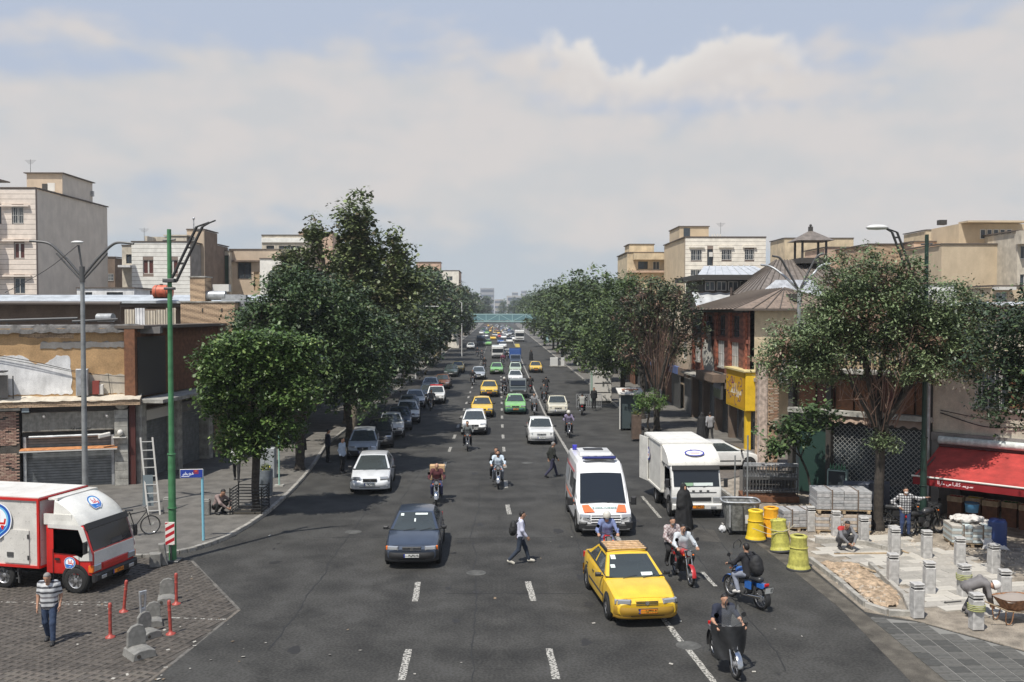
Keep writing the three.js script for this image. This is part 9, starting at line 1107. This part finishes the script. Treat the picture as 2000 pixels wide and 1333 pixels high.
// shop goods in the dark under the awning
{ const th = -Math.atan2(0.69, 0.72), O = V(17.1, 0.02, -36.1); const cols = [[0.3, 0.03, 0.03], [0.55, 0.4, 0.04], [0.35, 0.12, 0.03], [0.06, 0.18, 0.05], [0.4, 0.1, 0.05], [0.5, 0.35, 0.2]]; for (let i = 0; i < 9; i++) { const x = 0.6 + i * 0.62, p = V(x, 0, 0.3 - (i % 2) * 0.15).applyAxisAngle(V(0, 1, 0), th).add(O), t = thing('produce_crate', ['crate of red goods on the low shelf by the awning post', 'second crate from the awning post, yellow goods', 'third crate from the awning post, brown goods', 'fourth crate from the awning post, green goods', 'fifth crate from the awning post, rusty goods', 'sixth crate from the awning post, tan goods', 'seventh crate from the awning post, red goods', 'eighth crate from the awning post, yellow goods', 'last crate along the awning shop, brown goods'][i], 'crate', p, th); b_().box(0, 0.35, 0, 0.5, 0.7, 0.4).build('stand', M.wood, t); b_().box(0, 0.8, 0.2, 0.52, 0.2, 0.02).box(0, 0.8, -0.2, 0.52, 0.2, 0.02).box(0.26, 0.8, 0, 0.02, 0.2, 0.42).box(-0.26, 0.8, 0, 0.02, 0.2, 0.42).build('crate_sides', M.woodPale, t); const b = b_(); for (let k = 0; k < 12; k++) b.ball(-0.18 + (k % 4) * 0.12, 0.84, -0.12 + Math.floor(k / 4) * 0.12, 0.065, 0.065, 0.065, 7); b.build('goods', mt(...cols[i % 6], 0.6), t); } }
{ const g = G(1762, 1042), t = bike('parked black motorcycle behind the checked shirt man', V(g.x + 0.25, 0.02, g.z - 0.55), Math.PI / 2 - 0.25, { paint: M.black, apron: 0 }); const g2q = G(1838, 1050); bike('parked black motorcycle with grey cover beside the green pole', V(g2q.x - 0.45, 0.02, g2q.z - 0.3), Math.PI / 2 + 0.35, { paint: paint(0.03, 0.03, 0.032), apron: 1, fender: M.chrome }); }
{ // utility cabinets and glass display stand before the shuttered shop
  const a = G(1690, 1035), t = thing('utility_cabinet', 'dark blue grey utility cabinet beside the large tree trunk', 'cabinet', [a.x - 0.1, 0.02, a.z - 0.6], -0.4); b_().cbox(0, 0.8, 0, 0.9, 1.6, 0.5, 0.03).build('housing', mt(0.05, 0.06, 0.085, 0.5), t); b_().box(0, 0.85, 0.256, 0.02, 1.4, 0.01).build('door_seam', M.black, t); b_().cbox(0.1, 1.0, 0.26, 0.05, 0.12, 0.03, 0.01).build('handle', M.steel, t);
  const b = G(1742, 1032), t2 = thing('utility_cabinet', 'second blue grey utility cabinet behind the checked shirt man', 'cabinet', [b.x - 0.2, 0.02, b.z - 0.7], -0.4); b_().cbox(0, 0.78, 0, 0.75, 1.56, 0.5, 0.03).build('housing', mt(0.055, 0.06, 0.08, 0.5), t2); b_().box(0, 1.1, 0.256, 0.3, 0.25, 0.01).build('notice', M.paper, t2); b_().box(0, 0.5, 0.256, 0.6, 0.02, 0.01).build('door_seam', M.black, t2);
  const c = G(1636, 985), t3 = thing('display_stand', 'pale blue framed glass display stand with plants on top', 'stand', [c.x, 0.02, c.z], -0.5), fr = b_(); for (const x of [-0.36, 0.36]) for (const z of [-0.2, 0.2]) fr.box(x, 0.7, z, 0.04, 1.4, 0.04); for (const y of [0.05, 0.7, 1.38]) fr.box(0, y, 0.2, 0.76, 0.04, 0.04).box(0, y, -0.2, 0.76, 0.04, 0.04).box(0.36, y, 0, 0.04, 0.04, 0.4).box(-0.36, y, 0, 0.04, 0.04, 0.4); fr.build('frame', mt(0.36, 0.5, 0.48, 0.5), t3); b_().box(0, 0.7, 0.17, 0.7, 1.3, 0.01).build('pane', M.pane, t3); const bt = b_(); for (let i = 0; i < 6; i++) bt.lathe([[0.001, 0], [0.04, 0], [0.04, 0.14], [0.015, 0.2], [0.015, 0.26]], 8, -0.28 + i * 0.11, 1.4, 0.05 * (i % 2)); bt.build('bottles', mt(0.1, 0.25, 0.15, 0.3), t3); }
// shaded pavement side: tree cage, planters, bins, ladder, bicycle
{ const g = G(478, 1003, 0.12), t = thing('tree_cage', 'black iron cage fence round the big leaved tree', 'fence', [g.x + 0.1, 0.12, g.z - 0.35]), b = (x0, z0, x1, z1) => { const q = b_(); for (let i = 0; i < 8; i++) q.beam(V(x0, 0.1 + i * 0.12, z0), V(x1, 0.1 + i * 0.12, z1), 0.03, 0.03); q.bar(V(x0, 0, z0), V(x0, 1.02, z0), 0.025).bar(V(x1, 0, z1), V(x1, 1.02, z1), 0.025); q.build('side_panel', M.iron, t); }; b(-0.6, 0.6, 0.6, 0.6); b(-0.6, -0.6, 0.6, -0.6); b(-0.6, -0.6, -0.6, 0.6); b(0.6, -0.6, 0.6, 0.6); b_().box(0, 0.05, 0, 1.1, 0.08, 1.1).build('soil', M.earth, t); }
[[519, 968, [0.14, 0.16, 0.18], 'grey cylindrical planter with yellow flowers by the cage'], [1243, 858, [0.11, 0.075, 0.055], 'brown square stone planter at the sunny kerb']].forEach(([px, py, c, l]) => { const g = G(px, py, 0.12), t = thing('planter', l, 'planter', [g.x, 0.12, g.z]); const hh = px < 1000 ? 1.1 : 1.5; (px < 1000 ? b_().lathe([[0.001, 0], [0.28, 0], [0.3, hh], [0.26, hh], [0.24, hh - 0.1], [0.001, hh - 0.1]], 18, 0, 0, 0) : b_().cbox(0, hh / 2, 0, 0.55, hh, 0.55, 0.03)).build('pot', mt(...c, 0.7, { map: grime(161, 0.3), size: 1 }), t); const [q] = leaves([[0, hh + 0.12, 0, 0.26, 0.16, 0.26, 14]], { leaf: 0.1, clump: 0.12, per: 14, col: [0.09, 0.12, 0.03], light: [0.5, 0.4, 0.04] }, mul(px)); mesh('plants', q, leafM, t).userData.kind = 'stuff'; });
{ const g = G(508, 935, 0.12), t = thing('utility_cabinet', 'pale grey utility cabinet behind the cage tree', 'cabinet', [g.x + 0.2, 0.12, g.z - 0.3]); b_().cbox(0, 0.7, 0, 0.9, 1.4, 0.5, 0.03).build('housing', mt(0.3, 0.32, 0.33, 0.5), t); b_().box(0, 0.7, 0.256, 0.02, 1.2, 0.01).build('door_seam', M.dark, t); const g3 = G(545, 950, 0.12), s = thing('sign_post', 'thin pale green post by the shaded kerb', 'post', [g3.x, 0.12, g3.z]); b_().bar(V(0, 0, 0), V(0, 2.6, 0), 0.035).build('shaft', mt(0.3, 0.5, 0.42, 0.5), s); b_().box(0, 0.03, 0, 0.4, 0.06, 0.3).build('foot', M.concrete, s); }
{ const g = G(290, 1003, 0.12), t = thing('ladder', 'white metal frame ladder leaning at the shop corner', 'ladder', [g.x, 0.12, g.z], 0.2); const f = (u, x) => V(x + lerp(0.25, -0.1, u), lerp(0, 2.9, u), lerp(0.4, -0.3, u)); b_().beam(f(0, 0.22), f(1, 0.22), 0.05, 0.05).beam(f(0, -0.22), f(1, -0.22), 0.05, 0.05).build('rails', M.frameW, t); for (let i = 0; i < 9; i++) b_().beam(f((i + 0.5) / 9, 0.22), f((i + 0.5) / 9, -0.22), 0.03, 0.03).build('rung', M.ironW, t); b_().slab([[-0.2, 0.3], [0.2, 0.3], [0.18, 1.5], [-0.18, 1.5]], 0.12, 0.02).build('panel', M.paneLight, t); }
{ // parked bicycle on the pavement corner
  const g = G(268, 1048, 0.12), t = thing('bicycle', 'black bicycle parked on the pavement behind the truck cab', 'bicycle', [g.x - 0.1, 0.12, g.z], 0.5); for (const x of [-0.52, 0.52]) { const w = new THREE.Group(); w.name = 'wheel'; w.position.set(x, 0.34, 0); t.add(w); b_().torus(0, 0, 0, 0.32, 0.02, 28, 'z', 6).build('tyre', M.tyre, w); const sp = b_().torus(0, 0, 0, 0.3, 0.01, 24, 'z', 4); for (let i = 0; i < 12; i++) { const a = i / 12 * 6.283; sp.bar(V(0, 0, 0), V(Math.cos(a) * 0.3, Math.sin(a) * 0.3, 0), 0.003, 0.003, 3); } sp.build('rim', M.chrome, w); } b_().bar(V(-0.52, 0.34, 0), V(-0.15, 0.85, 0), 0.015).bar(V(-0.15, 0.85, 0), V(0, 0.32, 0), 0.018).bar(V(0, 0.32, 0), V(0.38, 0.8, 0), 0.018).bar(V(-0.13, 0.78, 0), V(0.38, 0.85, 0), 0.018).bar(V(-0.52, 0.34, 0), V(0, 0.32, 0), 0.014).bar(V(0.38, 0.95, 0), V(0.52, 0.34, 0), 0.018).build('frame', M.black, t); b_().cbox(-0.17, 0.92, 0, 0.26, 0.06, 0.14, 0.03).build('saddle', M.vinyl, t); b_().tube([V(0.28, 1.0, 0.26), V(0.4, 1.02, 0), V(0.28, 1.0, -0.26)], 0.014, 6).build('handlebar', M.chrome, t); b_().cbox(-0.55, 0.75, 0, 0.4, 0.03, 0.16, 0.01).build('carrier', M.steel, t); b_().bar(V(0, 0.32, 0.05), V(0.1, 0.2, 0.08), 0.012).bar(V(0, 0.32, -0.05), V(-0.1, 0.44, -0.08), 0.012).disc(0, 0.32, 0.04, 0.09, 0.01, 16, 'z').build('crank', M.steel, t); }
// white panel truck body and barrier by the far sunny kerb, green kiosk
{ const g = G(1148, 792, 0.12), t = thing('site_panel', 'tall white panel standing among the dark trunks', 'panel', [g.x + 1.2, 0.12, g.z - 4]); b_().cbox(0.3, 1.3, 0, 1.8, 2.6, 1.2, 0.04).build('panel_body', M.frameW, t); b_().box(-0.55, 1.3, 0.61, 0.18, 2.6, 0.02).build('edge_strip', mt(0.3, 0.4, 0.34, 0.7), t); for (const y of [0.8, 1.6, 2.4]) b_().box(0.4, y, 0.62, 1.4, 0.03, 0.03).build('rail', M.steel, t); const g2q = G(1150, 797, 0.12), c = thing('crowd_barrier', 'grey crowd barrier beside the white panel', 'fence', [g2q.x, 0.12, g2q.z]); const b = b_(); for (let i = 0; i <= 12; i++) b.box(-1 + i / 6, 0.55, 0, 0.05, 1.1, 0.03); b.box(0, 1.1, 0, 2, 0.05, 0.05).box(0, 0.1, 0, 2, 0.05, 0.05).build('bars', M.galv, c); b_().box(0.9, 0.03, 0, 0.06, 0.06, 0.6).box(-0.9, 0.03, 0, 0.06, 0.06, 0.6).build('feet', M.steel, c); }
{ const g = G(1222, 838, 0.12), t = thing('kiosk', 'small green kiosk with litter on its sloping roof', 'kiosk', [g.x + 0.35, 0.12, g.z - 0.6]); b_().cbox(0, 1.15, 0, 1.3, 2.3, 1.3, 0.03).build('walls', mt(0.05, 0.07, 0.075, 0.6), t); b_().box(0, 2.45, 0.1, 1.7, 0.08, 1.7, 0, 0.16).build('roof', M.frameW, t); b_().bar(V(-0.75, 0, 0.8), V(-0.75, 2.4, 0.8), 0.05).build('post', M.frameW, t); const b = b_(); for (let i = 0; i < 10; i++) b.cbox(rr(-0.6, 0.6), 2.55, rr(-0.4, 0.4), 0.25, 0.08, 0.2, 0.03, rr(0, 3)); b.build('litter', mt(0.4, 0.2, 0.13, 0.9), t); }
for (const [px, py, l] of [[1082, 716, 'grey roadside cabinet at the far sunny kerb'], [1099, 716, 'white stone post at the far sunny kerb']]) { const g = G(px, py, 0.12), t = thing('roadside_cabinet', l, 'cabinet', [g.x, 0.12, g.z]); b_().cbox(0, 0.6, 0, /post/.test(l) ? 0.5 : 1.1, 1.3, 0.6, 0.03).build('housing', M.head, t); b_().box(0, 0.05, 0, 1.2, 0.1, 0.8).build('plinth', M.concrete, t); }
renderer.render(scene, camera);
